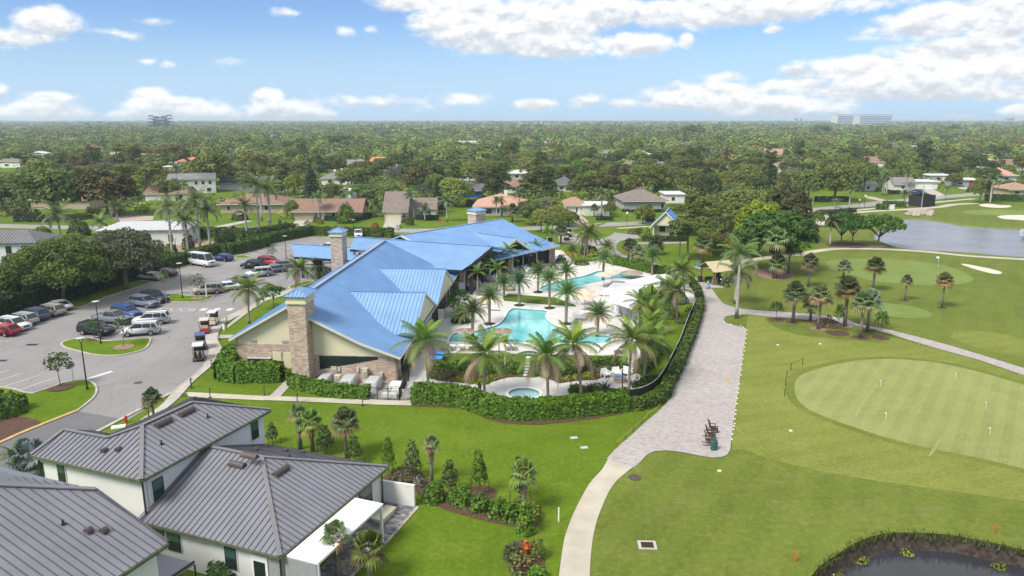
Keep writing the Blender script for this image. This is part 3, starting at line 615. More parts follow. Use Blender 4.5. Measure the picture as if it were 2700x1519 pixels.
roof_plane(r,[F(7.8,-.8,4.65),F(12.1,-.8,3.1),F(12.1,BK,3.1),F(7.8,BK,4.65)],F.r,.4,.14,.08)
ridge(r,F(0,-.8,8.52),F(0,BK,8.52),.5,.08)
r.build('roof',BLUE,club)
def xgable(w0,hw,zt,ze,s_end,s_ridge):
 r=MB();sl=(zt-ze)/hw
 s_low=(8.5-ze)/.494 if ze>4.65 else 7.8+(4.65-ze)/.36
 sk=(zt-4.65)/sl if zt>4.65 else 0
 for sg in(-1,1):
  roof_plane(r,[F(s_end,w0,zt),F(s_end,w0+sg*hw,ze),F(s_low,w0+sg*hw,ze),F(7.8,w0+sg*min(hw,sk),4.65),F(s_ridge,w0,zt)],F.a,.48,.16)
 ridge(r,F(s_ridge,w0,zt+.02),F(s_end,w0,zt+.02),.22,.06,1)
 r.build('roof',BLUE,club)
 g=MB();g.prism([F(s_end-.25,w0-hw+.3,ze-.02),F(s_end-.25,w0+hw-.3,ze-.02),F(s_end-.25,w0,zt-.2)],F.a*.12);g.build('gable',MT['cream'],club)
 g=MB()
 for sg in(-1,1):g.bar(F(s_end-.02,w0,zt-.17),F(s_end-.02,w0+sg*hw,ze-.17),.1,.22)
 g.each('bargeboard',MT['trim'],club)
 g=MB();g.tube([F(s_end-.1,w0+hw,ze-.2),F(s_end-.6,w0+hw-.2,ze-.5),F(s_end-.8,w0+hw-.3,0)],.06,6);g.build('downpipe',MT['trim'],club)
xgable(12.4,7.3,7.1,3.8,12.5,2.85)
xgable(27.0,7.3,7.1,3.8,12.7,2.85)
w=MB();wallq(w,F(1.4,0),F(11.5,0),2.85,2.85);wallq(w,F(11.5,0),F(11.5,BK),3.1,3.1);wallq(w,F(-7.8,3),F(1.4,3),3.0,3.0);wallq(w,F(-7.8,BK),F(-7.8,3),3.6,3.6);wallq(w,F(11.5,BK),F(-7.8,BK),3.2,3.2)
w.build('stone_wall',MT['stone'],club)
w=MB()
w.prism([F(1.4,.03,2.85),F(11.5,.03,2.85),F(11.5,.03,3.1),F(7.8,.03,4.45),F(1.4,.03,7.6)],F.r*.18)
w.prism([F(-7.8,3.03,3.0),F(1.4,3.03,3.0),F(1.4,3.03,7.6),F(0,3.03,8.2),F(-7.8,3.03,3.85)],F.r*.18)
w.prism([F(1.3,.2,0),F(1.3,3.1,0),F(1.3,3.1,7.5),F(1.3,.2,7.5)],F.a*.1)
w.build('gable_siding',MT['cream'],club)
w=MB();w.bar(F(0,-.83,8.3),F(7.8,-.83,4.45),.1,.24);w.bar(F(7.8,-.83,4.45),F(12.1,-.83,2.9),.1,.24);w.bar(F(-8.3,FL-.03,3.55),F(0,FL-.03,8.3),.1,.24);w.bar(F(12.13,-.8,2.98),F(12.13,BK,2.98),.08,.2)
w.each('bargeboard',MT['trim'],club)
w=MB();w.prism([F(2.9,-.04,1.2),F(9.4,-.04,2.5),F(9.4,-.04,2.78),F(2.9,-.04,2.78)],F.r*.1);win=w.build('window',MT['glass'],club)
w=MB()
for x0,x1 in((4.95,5.02),(7.2,7.27)):w.prism([F(x0,-.06,1.2+(x0-2.9)*.2),F(x1,-.06,1.2+(x1-2.9)*.2),F(x1,-.06,2.78),F(x0,-.06,2.78)],F.r*.08)
w.each('mullion',MT['dark_trim'],win)
for x in(-3.0,-1.75):
 d=MB();d.prism([F(x-.55,2.94,.02),F(x+.42,2.94,.02),F(x+.42,2.94,2.1),F(x-.55,2.94,2.1)],F.r*.1);dd=d.build('door',MT['cream'],club)
 d=MB();d.prism([F(x+.25,2.9,.95),F(x+.34,2.9,.95),F(x+.34,2.9,1.1),F(x+.25,2.9,1.1)],F.r*.05);d.build('handle',MT['grey_metal'],dd)
for x,z,m in((-5.7,3.15,'grey_metal'),(-2.0,3.15,'grey_metal')):
 d=MB();d.prism([F(x-.35,2.97,z),F(x+.35,2.97,z),F(x+.35,2.97,z+.35),F(x-.35,2.97,z+.35)],F.r*.08);d.build('vent',MT[m],club)
for x in(4.6,5.05,7.15):
 d=MB();d.prism([F(x-.14,-.14,1.05),F(x+.14,-.14,1.05),F(x+.14,-.14,1.55),F(x-.14,-.14,1.55)],F.r*.14);d.tube([F(x,-.08,0),F(x,-.08,1.05)],.03,6);d.build('electrical_box',MT['lamp_head'],club)
chimney(club,F,1.35,-.3,1.9,2.9,9.1,9.85,10.45)
chimney(club,F,-7.0,40.6,1.9,2.6,9.75,10.35,10.95)
w=MB()
for y0,y1 in((2,6),(8,17),(21,33),(35,42)):w.prism([F(11.68,y0,.3),F(11.68,y1,.3),F(11.68,y1,2.5),F(11.68,y0,2.5)],F.a*.06)
w.build('window',MT['screen'],club)
EL=G('R2',1820,745,4.3);ER=G('R2',2240,770,4.3);RR=G('R2',2530,545,6.7);RL=G('N',935.4,625.6,6.7)
pn=(ER-EL).cross(RR-ER).normalized()
def onp(r,x,y):return RAYPL(r,x,y,ER,pn)
RL2=onp('N',935.4,625.6)
r=MB();poly=[EL,ER,onp('R2',2330,712),onp('R2',2440,622),onp('R2',2530,545),onp('R2',1900,502),RL2,onp('R2',1170,570),onp('R2',1350,583),onp('R2',1640,606),onp('R2',1690,592)]
roof_plane(r,poly,(RR-RL2),.5,.25)
away=(RR-RL2).cross(Vector((0,0,1))).normalized();away=away if away.y>0 else-away
roof_plane(r,[onp('R2',2530,545),RL2,RL2+away*9-Vector((0,0,2.0)),onp('R2',2530,545)+away*9-Vector((0,0,2.0))],(RR-RL2),.5,.2)
ridge(r,RL2,onp('R2',2530,545),.3,.07,1)
r.build('roof',BLUE,club)
w=MB();w.bar(EL-Vector((0,0,.2)),ER-Vector((0,0,.2)),.12,.4);w.bar(ER-Vector((0,0,.2)),onp('R2',2330,712)-Vector((0,0,.2)),.12,.4);w.bar(onp('R2',2330,712)-Vector((0,0,.2)),onp('R2',2530,545)-Vector((0,0,.25)),.12,.5);w.bar(onp('R2',1170,570)-Vector((0,0,.2)),onp('R2',1690,592)-Vector((0,0,.2)),.12,.4)
w.each('fascia',MT['black'],club)
gw=[G('R3',330,930),G('R3',500,905),G('R3',690,870),G('R3',900,800),G('R3',1090,720),G('R3',1290,695)]
gt=[Vector((p.x*1.035,p.y*1.035,0))for p in gw]
w=MB()
for i in range(len(gt)-1):wallq(w,gt[i],gt[i+1],4.2,4.2,.02,.3)
w.build('glazed_wall',MT['screen'],club)
w=MB()
for i in range(1,len(gt)-1):
 for t in np.linspace(0,1,6)[:-1]:
  p=gt[i].lerp(gt[i+1],t)+Vector((0,-.12,0));w.bar(p,p+Vector((0,0,3.6)),.09,.1)
 w.bar(gt[i]+Vector((0,-.12,2.3)),gt[i+1]+Vector((0,-.12,2.3)),.1,.14)
w.each('mullion',MT['dark_trim'],club)
for(x,y,m,s,h)in((437,968,'stone_c',.42,3.9),(463,965,'black',.22,4.1),(520,1003,'black',.2,3.6),(893,800,'stone_c',.4,3.9),(1102,690,'stone_c',.45,4.0),(1287,703,'stone_c',.5,3.9),(625,880,'black',.18,4.4)):
 p=G('R3',x,y);w=MB();w.box(-s,s,-s,s,0,h);o=w.build('pillar',MT[m],club);o.location=p;o.rotation_euler=(0,0,-.33)
w=MB();p=G('R3',350,945);w.box(-1.6,1.6,-.35,.35,0,1.1);o=w.build('bar_counter',MT['white'],club);o.location=p;o.rotation_euler=(0,0,-.2)
w=MB();w.box(-2.2,2.2,-.2,.2,0,1.1);o=w.build('low_wall',MT['stone_c'],club);o.location=G('R3',490,925);o.rotation_euler=(0,0,-.3)
A,Bq=G('R2',605,520,5.5),G('R2',1215,556,5.5);C_,D_=G('R2',640,640,4.0),G('R2',1230,678,4.0)
r=MB();roof_plane(r,[C_,D_,Bq,A],D_-C_,.5,.22)
nb=(Bq-A).cross(Vector((0,0,1))).normalized();nb=nb if nb.y>0 else-nb
roof_plane(r,[A,Bq,Bq+nb*4.5-Vector((0,0,1.4)),A+nb*4.5-Vector((0,0,1.4))],D_-C_,.5,.2);ridge(r,A,Bq,.25,.07,1)
r.build('canopy_roof',BLUE,club)
w=MB();w.bar(C_-Vector((0,0,.22)),D_-Vector((0,0,.22)),.12,.4);w.build('canopy_fascia',MT['black'],club)
for t in(.08,.36,.75,.97):
 for k in(.1,.85):
  p=C_.lerp(D_,t)+nb*(k*8);w=MB();w.box(-.2,.2,-.2,.2,0,4.0);o=w.build('canopy_post',MT['black'],club);o.location=(p.x,p.y,0);o.rotation_euler=(0,0,-.33)
AP=G('R3',820,280,7.2);RLb=G('R2',1660,435,7.2);rd=AP-RLb;rd.z=0;rd.normalize();dn=Vector((rd.y,-rd.x,0))
E4=G('R3',1365,535,3.6);E3=G('R3',1125,590,3.6);W_=(E4-AP).dot(dn)
a4=(AP-E4).dot(rd);HB_=W_*.55
def bp(a,b):
 z=7.2-2.3*b/HB_ if b<HB_ else 4.9-1.3*(b-HB_)/(W_-HB_)
 v=AP-rd*(a+a4*b/W_*max(0,1-a/12))+dn*b;v.z=z;return v
r=MB();Lr=(AP-RLb).length
roof_plane(r,[bp(0,0),bp(0,HB_),bp(Lr,HB_),bp(Lr,0)],rd,.42,.2,.08)
roof_plane(r,[bp(0,HB_),bp(0,W_),bp(Lr,W_),bp(Lr,HB_)],rd,.42,.2,.08)
roof_plane(r,[bp(0,0),bp(Lr,0),bp(Lr,0)-dn*11-Vector((0,0,4)),bp(0,0)-dn*11-Vector((0,0,4))],rd,.42,.2)
ridge(r,bp(0,0),bp(Lr,0),.4,.08)
r.build('roof',BLUE,club)
w=MB();w.bar(bp(Lr+.05,0)-Vector((0,0,.2)),bp(Lr+.05,HB_)-Vector((0,0,.2)),.1,.3);w.bar(bp(0,W_)-Vector((0,0,.15)),bp(8,W_)-Vector((0,0,.15)),.1,.25);w.each('bargeboard',MT['trim'],club)
gt7=G('R3',945,465,6.3);gl7=G('R3',580,415,6.3);ge=G('R3',1118,590,3.5)
sd=Vector((ge.x-gt7.x,ge.y-gt7.y,0));gl_=gt7-sd;gl_.z=3.5
ax=(gt7-gl7);ax.z=0;ax.normalize();LL=(gt7-gl7).length
r=MB()
roof_plane(r,[gt7,ge,ge-ax*(LL*.12),gl7],ax,.5,.18)
roof_plane(r,[gt7,gl_,gl_-ax*(LL*1.1),gl7-ax*1.0],ax,.5,.18)
ridge(r,gl7,gt7,.25,.07,1);r.build('roof',BLUE,club)
w=MB();w.bar(gt7+ax*.03-Vector((0,0,.2)),ge+ax*.03-Vector((0,0,.2)),.12,.4);w.bar(gt7+ax*.03-Vector((0,0,.2)),gl_+ax*.03-Vector((0,0,.2)),.12,.4);w.each('bargeboard',MT['trim'],club)
def drp(v,dz,back):q=v-ax*back;q.z=v.z-dz;return q
w=MB();w.prism([drp(gl_,.35,1.3),drp(ge,.35,1.3),drp(gt7,.5,1.3)],ax*.12);q0=drp(gl_,0,1.4);q1=drp(ge,0,1.4)
wallq(w,q0,q1,3.2,3.2,2.2,.2);w.build('gable_screen',MT['screen'],club)
w=MB();wallq(w,drp(ge,0,1.6),drp(E4,0,2.2),3.5,3.5,0,.2);w.build('screen_wall',MT['screen'],club)
w=MB();w.tube([ge-Vector((0,0,.15)),ge+Vector((.5,.9,-.35)),Vector((ge.x+.6,ge.y+1.6,1))],.09,6);w.build('downpipe',MT['trim'],club)
FB=Frame((0,0),math.atan2(rd.y,rd.x)-PI/2)
cc=G('R3',580,330,5.6);cc=Vector((cc.x-.4,cc.y+2.0,0));fb=Frame((cc.x,cc.y),-.75)
ct_=cc.y;chimney(club,fb,0,0,2.6,2.8,HT('R3',580,228,ct_),HT('R3',580,197,ct_),HT('R3',580,172,ct_))
sheet('terrace_floor',[G('R3',250,960),G('R3',520,1010),G('R3',600,900),G('R3',690,880),G('R3',640,820),G('R3',300,850)],.046,MT['asphalt_dark'])
HA=math.atan2(.36,.93)
GREY=[MT['grey_roof'],MT['grey_rib'],MT['ridge_grey']]
def HF(o):
 f=Frame(o,0);f.r=Vector((.36,.933,0)).normalized();f.a=Vector((-f.r.y,f.r.x,0));return f
def win(parent,f,v0,v1,z0,z1,u=0,side='front',glass='glass_green',frame='dark_trim'):
 """window on a wall of frame f; side front: wall faces -u at u; side right: wall faces -v at v=u"""
 P=(lambda a,d,z:f(a,u-d,z))if side=='front' else(lambda a,d,z:f(u-d,a,z))
 ex=(-f.r if side=='front' else-f.a)
 w=MB();w.prism([P(v0,0,z0),P(v1,0,z0),P(v1,0,z1),P(v0,0,z1)],ex*.06);o=w.build('window',MT['white_paint'],parent)
 w=MB();i=.05;w.prism([P(v0+i,.06,z0+i),P(v1-i,.06,z0+i),P(v1-i,.06,z1-i),P(v0+i,.06,z1-i)],ex*.03);w.build('frame',MT[frame],o)
 i=.12;zm=(z0+z1)/2
 w=MB();w.prism([P(v0+i,.09,zm+.04),P(v1-i,.09,zm+.04),P(v1-i,.09,z1-i),P(v0+i,.09,z1-i)],ex*.012);w.build('pane',MT['glass_green'],o)
 w=MB();w.prism([P(v0+i,.09,z0+i),P(v1-i,.09,z0+i),P(v1-i,.09,zm-.04),P(v0+i,.09,zm-.04)],ex*.012);w.build('pane',MT['glass'],o)
def roofvent(parent,p,d,L=1.0,w=.38,box=False):
 d=Vector(d).normalized();m=MB();up=Vector((0,0,1));s=d.cross(up).normalized();n=s.cross(d).normalized();pr=[(math.cos(a)*w/2*1.15,math.sin(a)*w*.75)for a in np.linspace(0,PI,9)]
 m.prism([p-d*L/2+s*a+n*b for a,b in pr],d*L);m.build('roof_vent',MT['vent'],parent)
def stack(parent,p,m='black'):
 b=MB();b.tube([p,p+Vector((0,0,.3))],.05,6);b.tube([p,p+Vector((0,0,.05))],.12,8);b.build('vent_pipe',MT[m],parent)
hA=HF((-23.4,42.5));hB=HF((-13.6,38.5))
house=thing('white_house','two storey white house with dark grey standing seam roof and white patio cover','house')
PS=.385
def zA(u):return 5.8+PS*u
pA=hA(0,0,5.8);nA=Vector((hA.r.x*-PS,hA.r.y*-PS,1)).normalized()
def onA(r,x,y):return RAYPL(r,x,y,pA,nA)
LA=12.4;WA=9.9;dA=3.9;zt=5.8+PS*dA
r=MB()
top1=onA('T1',970,340);top2=onA('T1',825,392);top3=onA('T1',490,330)
k0=hA(dA,dA,zt);k1=hA(dA,LA-dA,zt)
roof_plane(r,[hA(0,0,5.8),hA(WA,0,5.8),top3,top2,top1,k0],hA.a,.42,.16,.032,.045)
roof_plane(r,[hA(0,0,5.8),k0,k1,hA(0,LA,5.8)],hA.r,.42,.16,.032,.045)
roof_plane(r,[hA(0,LA,5.8),k1,hA(2*dA,LA,5.8)],hA.a,.42,.16,.032,.045)
roof_plane(r,[k0,k1,hA(2*dA,LA,5.8),hA(2*dA,3,5.8)],hA.r,.42,.16,.032,.045)
bk=top3+hA.r*2.2-Vector((0,0,.8));bk2=top2+hA.r*2.0-Vector((0,0,.75))
roof_plane(r,[top3,hA(WA,0,5.8),hA(WA,4.6,5.8)],hA.r,.42,.14)
roof_plane(r,[top3,top2,hA(6.0,4.6,5.75),hA(WA,4.6,5.75)],hA.a,.42,.14)
for a,b in((hA(0,0,5.8),k0),(k0,k1),(k1,hA(0,LA,5.8)),(hA(WA,0,5.8),top3),(top3,top2),(top2,top1),(top1,k0)):ridge(r,a,b,.26,.06)
r.build('roof',GREY,house)
r=MB();sB=.40;zb=3.0+sB*6.15;q0=hB(6.15,6.15,zb);q1=hB(10.9,6.15,zb)
roof_plane(r,[hB(0,0,3),hB(11,0,3),q1,q0],hB.a,.42,.16,.032,.045)
roof_plane(r,[hB(0,0,3),q0,hB(0,12.3,3)],hB.r,.42,.16,.032,.045)
roof_plane(r,[hB(0,12.3,3),q0,q1,hB(10.9,12.3,3)],hB.a,.42,.16,.032,.045)
for a,b in((hB(0,0,3),q0),(q0,q1),(q0,hB(0,12.3,3)),(hB(11,0,3),q1)):ridge(r,a,b,.26,.06)
r.build('roof',GREY,house)
w=MB()
for f,pts in((hA,[(0,0),(WA,0)]),(hA,[(0,0),(0,LA)]),(hB,[(0,0),(11,0)]),(hB,[(0,0),(0,12.3)])):
 z=5.7 if f is hA else 2.9
 w.bar(f(pts[0][0],pts[0][1],z),f(pts[1][0],pts[1][1],z),.16,.16)
w.each('gutter',MT['gutter'],house)
w=MB();i=.45
w.prism([hA(i,i),hA(WA-i,i),hA(WA-i,4),hA(2*dA-i,4),hA(2*dA-i,LA-i),hA(i,LA-i)],(0,0,5.72));w.build('wall',MT['white'],house)
w=MB();w.prism([hA(i-.02,i+.3,3),hA(i-.02,LA-i,3),hA(i-.02,LA-i,5.7),hA(i-.02,i+.3,5.7)],-hA.a*.04)
for k in range(18):w.prism([hA(i-.06,i+.3,3+k*.15),hA(i-.06,LA-i,3+k*.15),hA(i-.06,LA-i,3.012+k*.15),hA(i-.06,i+.3,3.012+k*.15)],-hA.a*.015)
w.build('siding',MT['white_cool'],house)
w=MB();w.prism([hB(i,i),hB(10.9,i),hB(10.9,11.9),hB(i,11.9)],(0,0,2.92));w.build('wall',MT['white'],house)
win(house,hA,7.3,8.1,3.9,5.5,i);win(house,hA,1.0,2.0,3.6,5.2,i-.06,'right');win(house,hA,LA-2.0,LA-1.1,3.9,5.5,i-.06,'right')
win(house,hB,9.3,10.4,1.1,2.6,i);win(house,hB,8.0,9.2,1.1,2.6,i);win(house,hB,3.6,4.6,.9,2.5,i);win(house,hB,8.9,10.7,.9,2.5,i,'right')
d=MB();d.prism([hB(1.3,i-.05,.05),hB(2.5,i-.05,.05),hB(2.5,i-.05,2.4),hB(1.3,i-.05,2.4)],-hB.r*.05);dd=d.build('door',MT['white_paint'],house)
d=MB();d.prism([hB(1.48,i-.1,.7),hB(2.32,i-.1,.7),hB(2.32,i-.1,2.0),hB(1.48,i-.1,2.0)],-hB.r*.02);d.build('door_pane',MT['glass'],dd)
for f,v,u,z0,z1 in((hA,.28,.3,2.6,5.7),(hA,WA-.3,.3,0,5.6),(hB,.28,.3,0,2.85),(hB,.3,11.9,0,2.9)):
 d=MB();d.tube([f(v,u,z1),f(v,u,z0)],.06,6);d.build('downpipe',MT['dark_trim'],house)
w=MB()
for k in range(16):w.prism([hB(i-.1 if False else-.02,.35,.1+k*.17),hB(-2.25,.35,.1+k*.17),hB(-2.25,.35,.24+k*.17),hB(-.02,.35,.24+k*.17)],hB.r*.05)
for k in range(16):w.prism([hB(1.2,i-.04,.1+k*.17),hB(.3,i-.04,.1+k*.17),hB(.3,i-.04,.24+k*.17),hB(1.2,i-.04,.24+k*.17)],-hB.r*.05)
w.build('slat_screen',MT['grey_metal'],house)
w=MB();w.prism([hB(-.15,.4,2.72),hB(-2.35,.4,2.72),hB(-2.35,7.7,2.72),hB(-.15,7.7,2.72)],(0,0,.16));pc=w.build('patio_cover',MT['white_paint'],house)
w=MB()
for v,u in((-2.25,.5),(-2.25,7.55)):w.prism([hB(v-.08,u-.08),hB(v+.08,u-.08),hB(v+.08,u+.08),hB(v-.08,u+.08)],(0,0,2.72))
w.each('post',MT['white_paint'],pc)
def onh(f,v,u,z):return f(v,u,z)
for u_,v_ in((9.0,4.6),(7.2,4.0)):pass
def zB1(v):return 3+sB*v
roofvent(house,onA('T1',800,495),hA.r,.35,.35);roofvent(house,onA('T1',908,487),hA.r,.35,.35)
pR=hA(0,0,5.8);nR=(Vector((0,0,1))-hA.a*PS).normalized()
for x,y in((1252,283),(1430,202)):roofvent(house,RAYPL('T1',x,y,pR,nR),hA.r,1.35,.42)
stack(house,RAYPL('T1',1237,440,pR,nR));stack(house,RAYPL('T1',1592,235,pR,nR))
nB0=(Vector((0,0,1))-hB.r*sB).normalized();nB1=(Vector((0,0,1))-hB.a*sB).normalized();nB2=(Vector((0,0,1))+hB.r*sB).normalized()
roofvent(house,RAYPL('T2',365,605,hB(0,0,3),nB0),hB.a,1.25,.42);roofvent(house,RAYPL('T2',700,655,hB(0,0,3),nB1),hB.r,1.35,.42);roofvent(house,RAYPL('T2',460,540,hB(0,12.3,3),nB2),hB.a,1.25,.4)
for x,y in((508,488),(588,462),(733,497),(862,508)):roofvent(house,RAYPL('T2',x,y,hB(0,12.3,3),nB2),hB.r,.35,.32)
stack(house,RAYPL('T2',768,548,hB(0,12.3,3),nB2))
d=MB();d.prism([hA(3.0,i-.02,2.9),hA(3.25,i-.02,2.9),hA(3.25,i-.02,3.15),hA(3.0,i-.02,3.15)],-hA.r*.1);d.build('wall_box',MT['white_paint'],house)
gwall=MB();a=G('T2',1455,880);b=G('T2',1723,922);wallq(gwall,a,b,1.75,1.75,0,.2);d=(b-a).normalized()
tag(gwall.build('garden_wall',MT['white']),'freestanding white garden wall at the end of the grey paved patio','wall')
m=MB();m.box(-1.0,1.0,-.45,.45,.35,.5);m.box(-.85,.85,-.35,.35,0,.35);o=m.build('patio_table',MT['beige_box']);o.location=G('T2',1490,1010);o.rotation_euler=(0,0,1.2);tag(o,'low pale stone table standing on the grey paved patio','table')
nb_=thing('white_house','neighbouring house at bottom left whose big grey seamed roof fills the corner','house')
hC=HF((0,0));C0=Vector((-18.5,35.5,5.8));nC=(Vector((0,0,1))-hC.a*.38).normalized()
def onC(r,x,y):return RAYPL(r,x,y,C0,nC)
c1=onC('T1',735,788);c2=onC('T1',0,757);c3=onC('T1',-500,735);c4=C0-hC.r*14
c5=c4+(c3-C0)*1.0
r=MB();roof_plane(r,[C0,c1,c2,c3,c4+hC.a*9+Vector((0,0,3.42)),c4],hC.r,.42,.18,.032,.045)
b1=G('T1',380,690,6.6);b2=G('T1',-500,590,6.0);b0=G('T1',0,612,6.2)
nD=(c2-c1).cross(b2-c1).normalized()
roof_plane(r,[c1,c2,c3,b2,b0],(Vector((.75,.66,0))),.42,.1)
ridge(r,c1,c2,.3,.07);ridge(r,c2,c3,.3,.07);ridge(r,C0,c1,.12,.06,1);r.build('roof',GREY,nb_)
w=MB();w.bar(C0-Vector((0,0,.12)),c4-Vector((0,0,.12)),.16,.18);w.each('gutter',MT['gutter'],nb_)
w=MB();k=hC.a*.5;w.prism([flat([C0+k-hC.r*.4],0)[0],flat([c1-hC.a*.4-hC.r*.4],0)[0],flat([c3-hC.r*1.5],0)[0],flat([c4+hC.a*9],0)[0],flat([c4+k],0)[0]],(0,0,5.6));w.build('wall',MT['white'],nb_)
for x,y in((680,1112),(797,1112)):roofvent(nb_,onC('T1',x,y),hC.r,.35,.36)
stack(nb_,onC('T1',484,1055))
lan=thing('lanai_cage','dark grey screened patio cage between the two white houses','patio')
l0=G('T1',1220,1290,2.7);l1=G('T1',1490,1362,2.7);l2=l1-hB.r*5+hB.a*.3;l3=l0-hB.r*6
w=MB();w.prism([l0,l1,l2,l3],(0,0,.12));w.build('flat_roof',MT['grey_roof'],lan)
w=MB()
for a,b in((l1,l2),(l0,l3)):
 for t in np.linspace(0,1,5):
  p=a.lerp(b,t);w.bar(p-Vector((0,0,2.7)),p,.08,.08)
 w.bar(a+Vector((0,0,.2)),b+Vector((0,0,.2)),.08,.12)
 w.bar(a-Vector((0,0,1.5)),b-Vector((0,0,1.5)),.06,.06)
w.build('frame',MT['dark_trim'],lan)
HOUSES=[]
def shouse(label,reg,x0,x1,yb,depth,wh,rh,kind,roofm,wallm,rot=0,ov=.6,wins=(),garage=(),door=(),lmk=None,cap=None,chim=None,garage_m='cream'):
 a=G(reg,x0,yb);b=G(reg,x1,yb);W=(b-a).length;c=(a+b)/2
 f=Frame((c.x,c.y),rot);t=thing('house',label,'house')
 h=W/2;m=MB();m.prism([f(-h,0),f(h,0),f(h,depth),f(-h,depth)],(0,0,wh))
 if kind=='gx':
  for s in(-1,1):m.prism([f(s*h,0,wh),f(s*h,depth,wh),f(s*h,depth/2,wh+rh-.1)],f.a*(-s*.2))
 m.build('wall',MT[wallm]if isinstance(wallm,str)else wallm,t)
 r=MB();z=wh;e=ov;H=h+e
 def pl(p,th=.2):
  n=Vector((0,0,0));p=[Vector(q)for q in p]
  for i in range(len(p)):n+=p[i].cross(p[(i+1)%len(p)])
  n.normalize();n=n if n.z>0 else-n;r.prism(p,n*th)
 if kind=='gx':
  zr_=wh+rh;k=rh/(depth/2)*e
  pl([f(-H,-e,z-k),f(H,-e,z-k),f(H,depth/2,zr_),f(-H,depth/2,zr_)]);pl([f(-H,depth+e,z-k),f(H,depth+e,z-k),f(H,depth/2,zr_),f(-H,depth/2,zr_)])
 elif kind=='gy':
  zr_=wh+rh;k=rh/h*e
  for s in(-1,1):pl([f(s*H,-e,z-k),f(0,-e,zr_),f(0,depth+e,zr_),f(s*H,depth+e,z-k)])
  m2=MB();m2.prism([f(-h,.02,wh),f(h,.02,wh),f(0,.02,wh+rh-.1)],f.r*.15);m2.build('gable',MT[wallm]if isinstance(wallm,str)else wallm,t)
 elif kind=='hip':
  zr_=wh+rh;q=min(depth/2+e,H)*.98;p1,p2=f(-H+q,depth/2,zr_),f(H-q,depth/2,zr_)
  c4=[f(-H,-e,z),f(H,-e,z),f(H,depth+e,z),f(-H,depth+e,z)]
  pl([c4[0],c4[1],p2,p1]);pl([c4[2],c4[3],p1,p2]);pl([c4[1],c4[2],p2]);pl([c4[3],c4[0],p1])
  if cap:r.prism([p1+f.a*-1-f.r*.8+Vector((0,0,-.2)),p2+f.a-f.r*.8+Vector((0,0,-.2)),p2+f.a+f.r*.8+Vector((0,0,-.2)),p1-f.a+f.r*.8+Vector((0,0,-.2))],(0,0,.5))
 else:
  r.prism([f(-H,-e,z),f(H,-e,z),f(H,depth+e,z),f(-H,depth+e,z)],(0,0,.3))
 r.build('roof',MT[roofm]if isinstance(roofm,str)else roofm,t)
 g=MB()
 if kind!='flat':
  g.bar(f(-H,-e-.02,z-(rh/(depth/2)*e if kind=='gx' else 0)),f(H,-e-.02,z-(rh/(depth/2)*e if kind=='gx' else 0)),.08,.22);g.build('fascia',MT['trim'],t)
 for(u0,u1,z0,z1)in wins:
  q=MB();q.prism([f(-h+W*u0,-.05,z0),f(-h+W*u1,-.05,z0),f(-h+W*u1,-.05,z1),f(-h+W*u0,-.05,z1)],f.r*.08);wo=q.build('window',MT['white_paint'],t)
  q=MB();q.prism([f(-h+W*u0+.1,-.08,z0+.1),f(-h+W*u1-.1,-.08,z0+.1),f(-h+W*u1-.1,-.08,z1-.1),f(-h+W*u0+.1,-.08,z1-.1)],f.r*.05);q.build('pane',MT['glass'],wo)
 for(u0,u1,mm)in garage:
  q=MB();q.prism([f(-h+W*u0,-.06,.02),f(-h+W*u1,-.06,.02),f(-h+W*u1,-.06,2.3),f(-h+W*u0,-.06,2.3)],f.r*.1);go=q.build('garage_door',MT[mm],t)
  q=MB()
  for zz in(.58,1.14,1.7):q.prism([f(-h+W*u0,-.075,zz),f(-h+W*u1,-.075,zz),f(-h+W*u1,-.075,zz+.03),f(-h+W*u0,-.075,zz+.03)],f.r*.02)
  q.build('panel_groove',MT['vent'],go)
 for(u0,u1,mm)in door:
  q=MB();q.prism([f(-h+W*u0,-.06,.02),f(-h+W*u1,-.06,.02),f(-h+W*u1,-.06,2.2),f(-h+W*u0,-.06,2.2)],f.r*.1);q.build('door',MT[mm],t)
 if chim:
  q=MB();q.prism([f(chim-.5,depth/2-.4),f(chim+.5,depth/2-.4),f(chim+.5,depth/2+.4),f(chim-.5,depth/2+.4)],(0,0,wh+rh+1.2));q.build('chimney',MT['white'],t)
 HOUSES.append((lmk or label,c.copy(),W,f,depth));return t
MT['shingle_brown']=M('brown_shingle',(.235,.15,.115),.9,.18,1.2,.15);MT['shingle_taupe']=M('taupe_shingle',(.20,.165,.145),.9,.2,1.2,.15)
MT['tile_pink']=M('pink_tile',(.47,.27,.20),.85,.15,1.5,.2);MT['tile_tan']=M('tan_tile',(.33,.22,.15),.85,.2,1.5,.2);MT['shingle_grey']=M('grey_shingle',(.21,.19,.18),.9,.15,1.2,.15)
MT['shingle_dark']=M('dark_shingle',(.12,.12,.13),.9,.2,1.2,.15);MT['tile_red']=M('orange_tile',(.50,.19,.11),.85,.2,1.5,.2);MT['white_roof']=M('white_roofing',(.56,.57,.58),.8,.08,.8,.2)
MT['tan_wall']=M('tan_wall',(.46,.37,.27),.85,.06,.6,.2);MT['grey_wall']=M('grey_wall',(.36,.37,.39),.85,.06,.6,.2);MT['mint_wall']=M('pale_green_wall',(.56,.60,.50),.85,.05,.6,.2)
MT['glass_blue']=M('blue_curtain_glass',(.025,.085,.26),.25,.2,.05,.4)
shouse('brown roofed ranch house with wide beige garage door behind the clipped lawn hedge','U2',645,1270,1085,11,2.7,2.6,'gx','shingle_brown','tan_wall',.02,.8,[(.47,.5,.9,2.2),(.56,.62,.9,2.2),(.75,.82,.9,2.2)],[(.06,.32,'tan_wall')],[(.42,.45,'white_paint')],'the brown roofed ranch house')
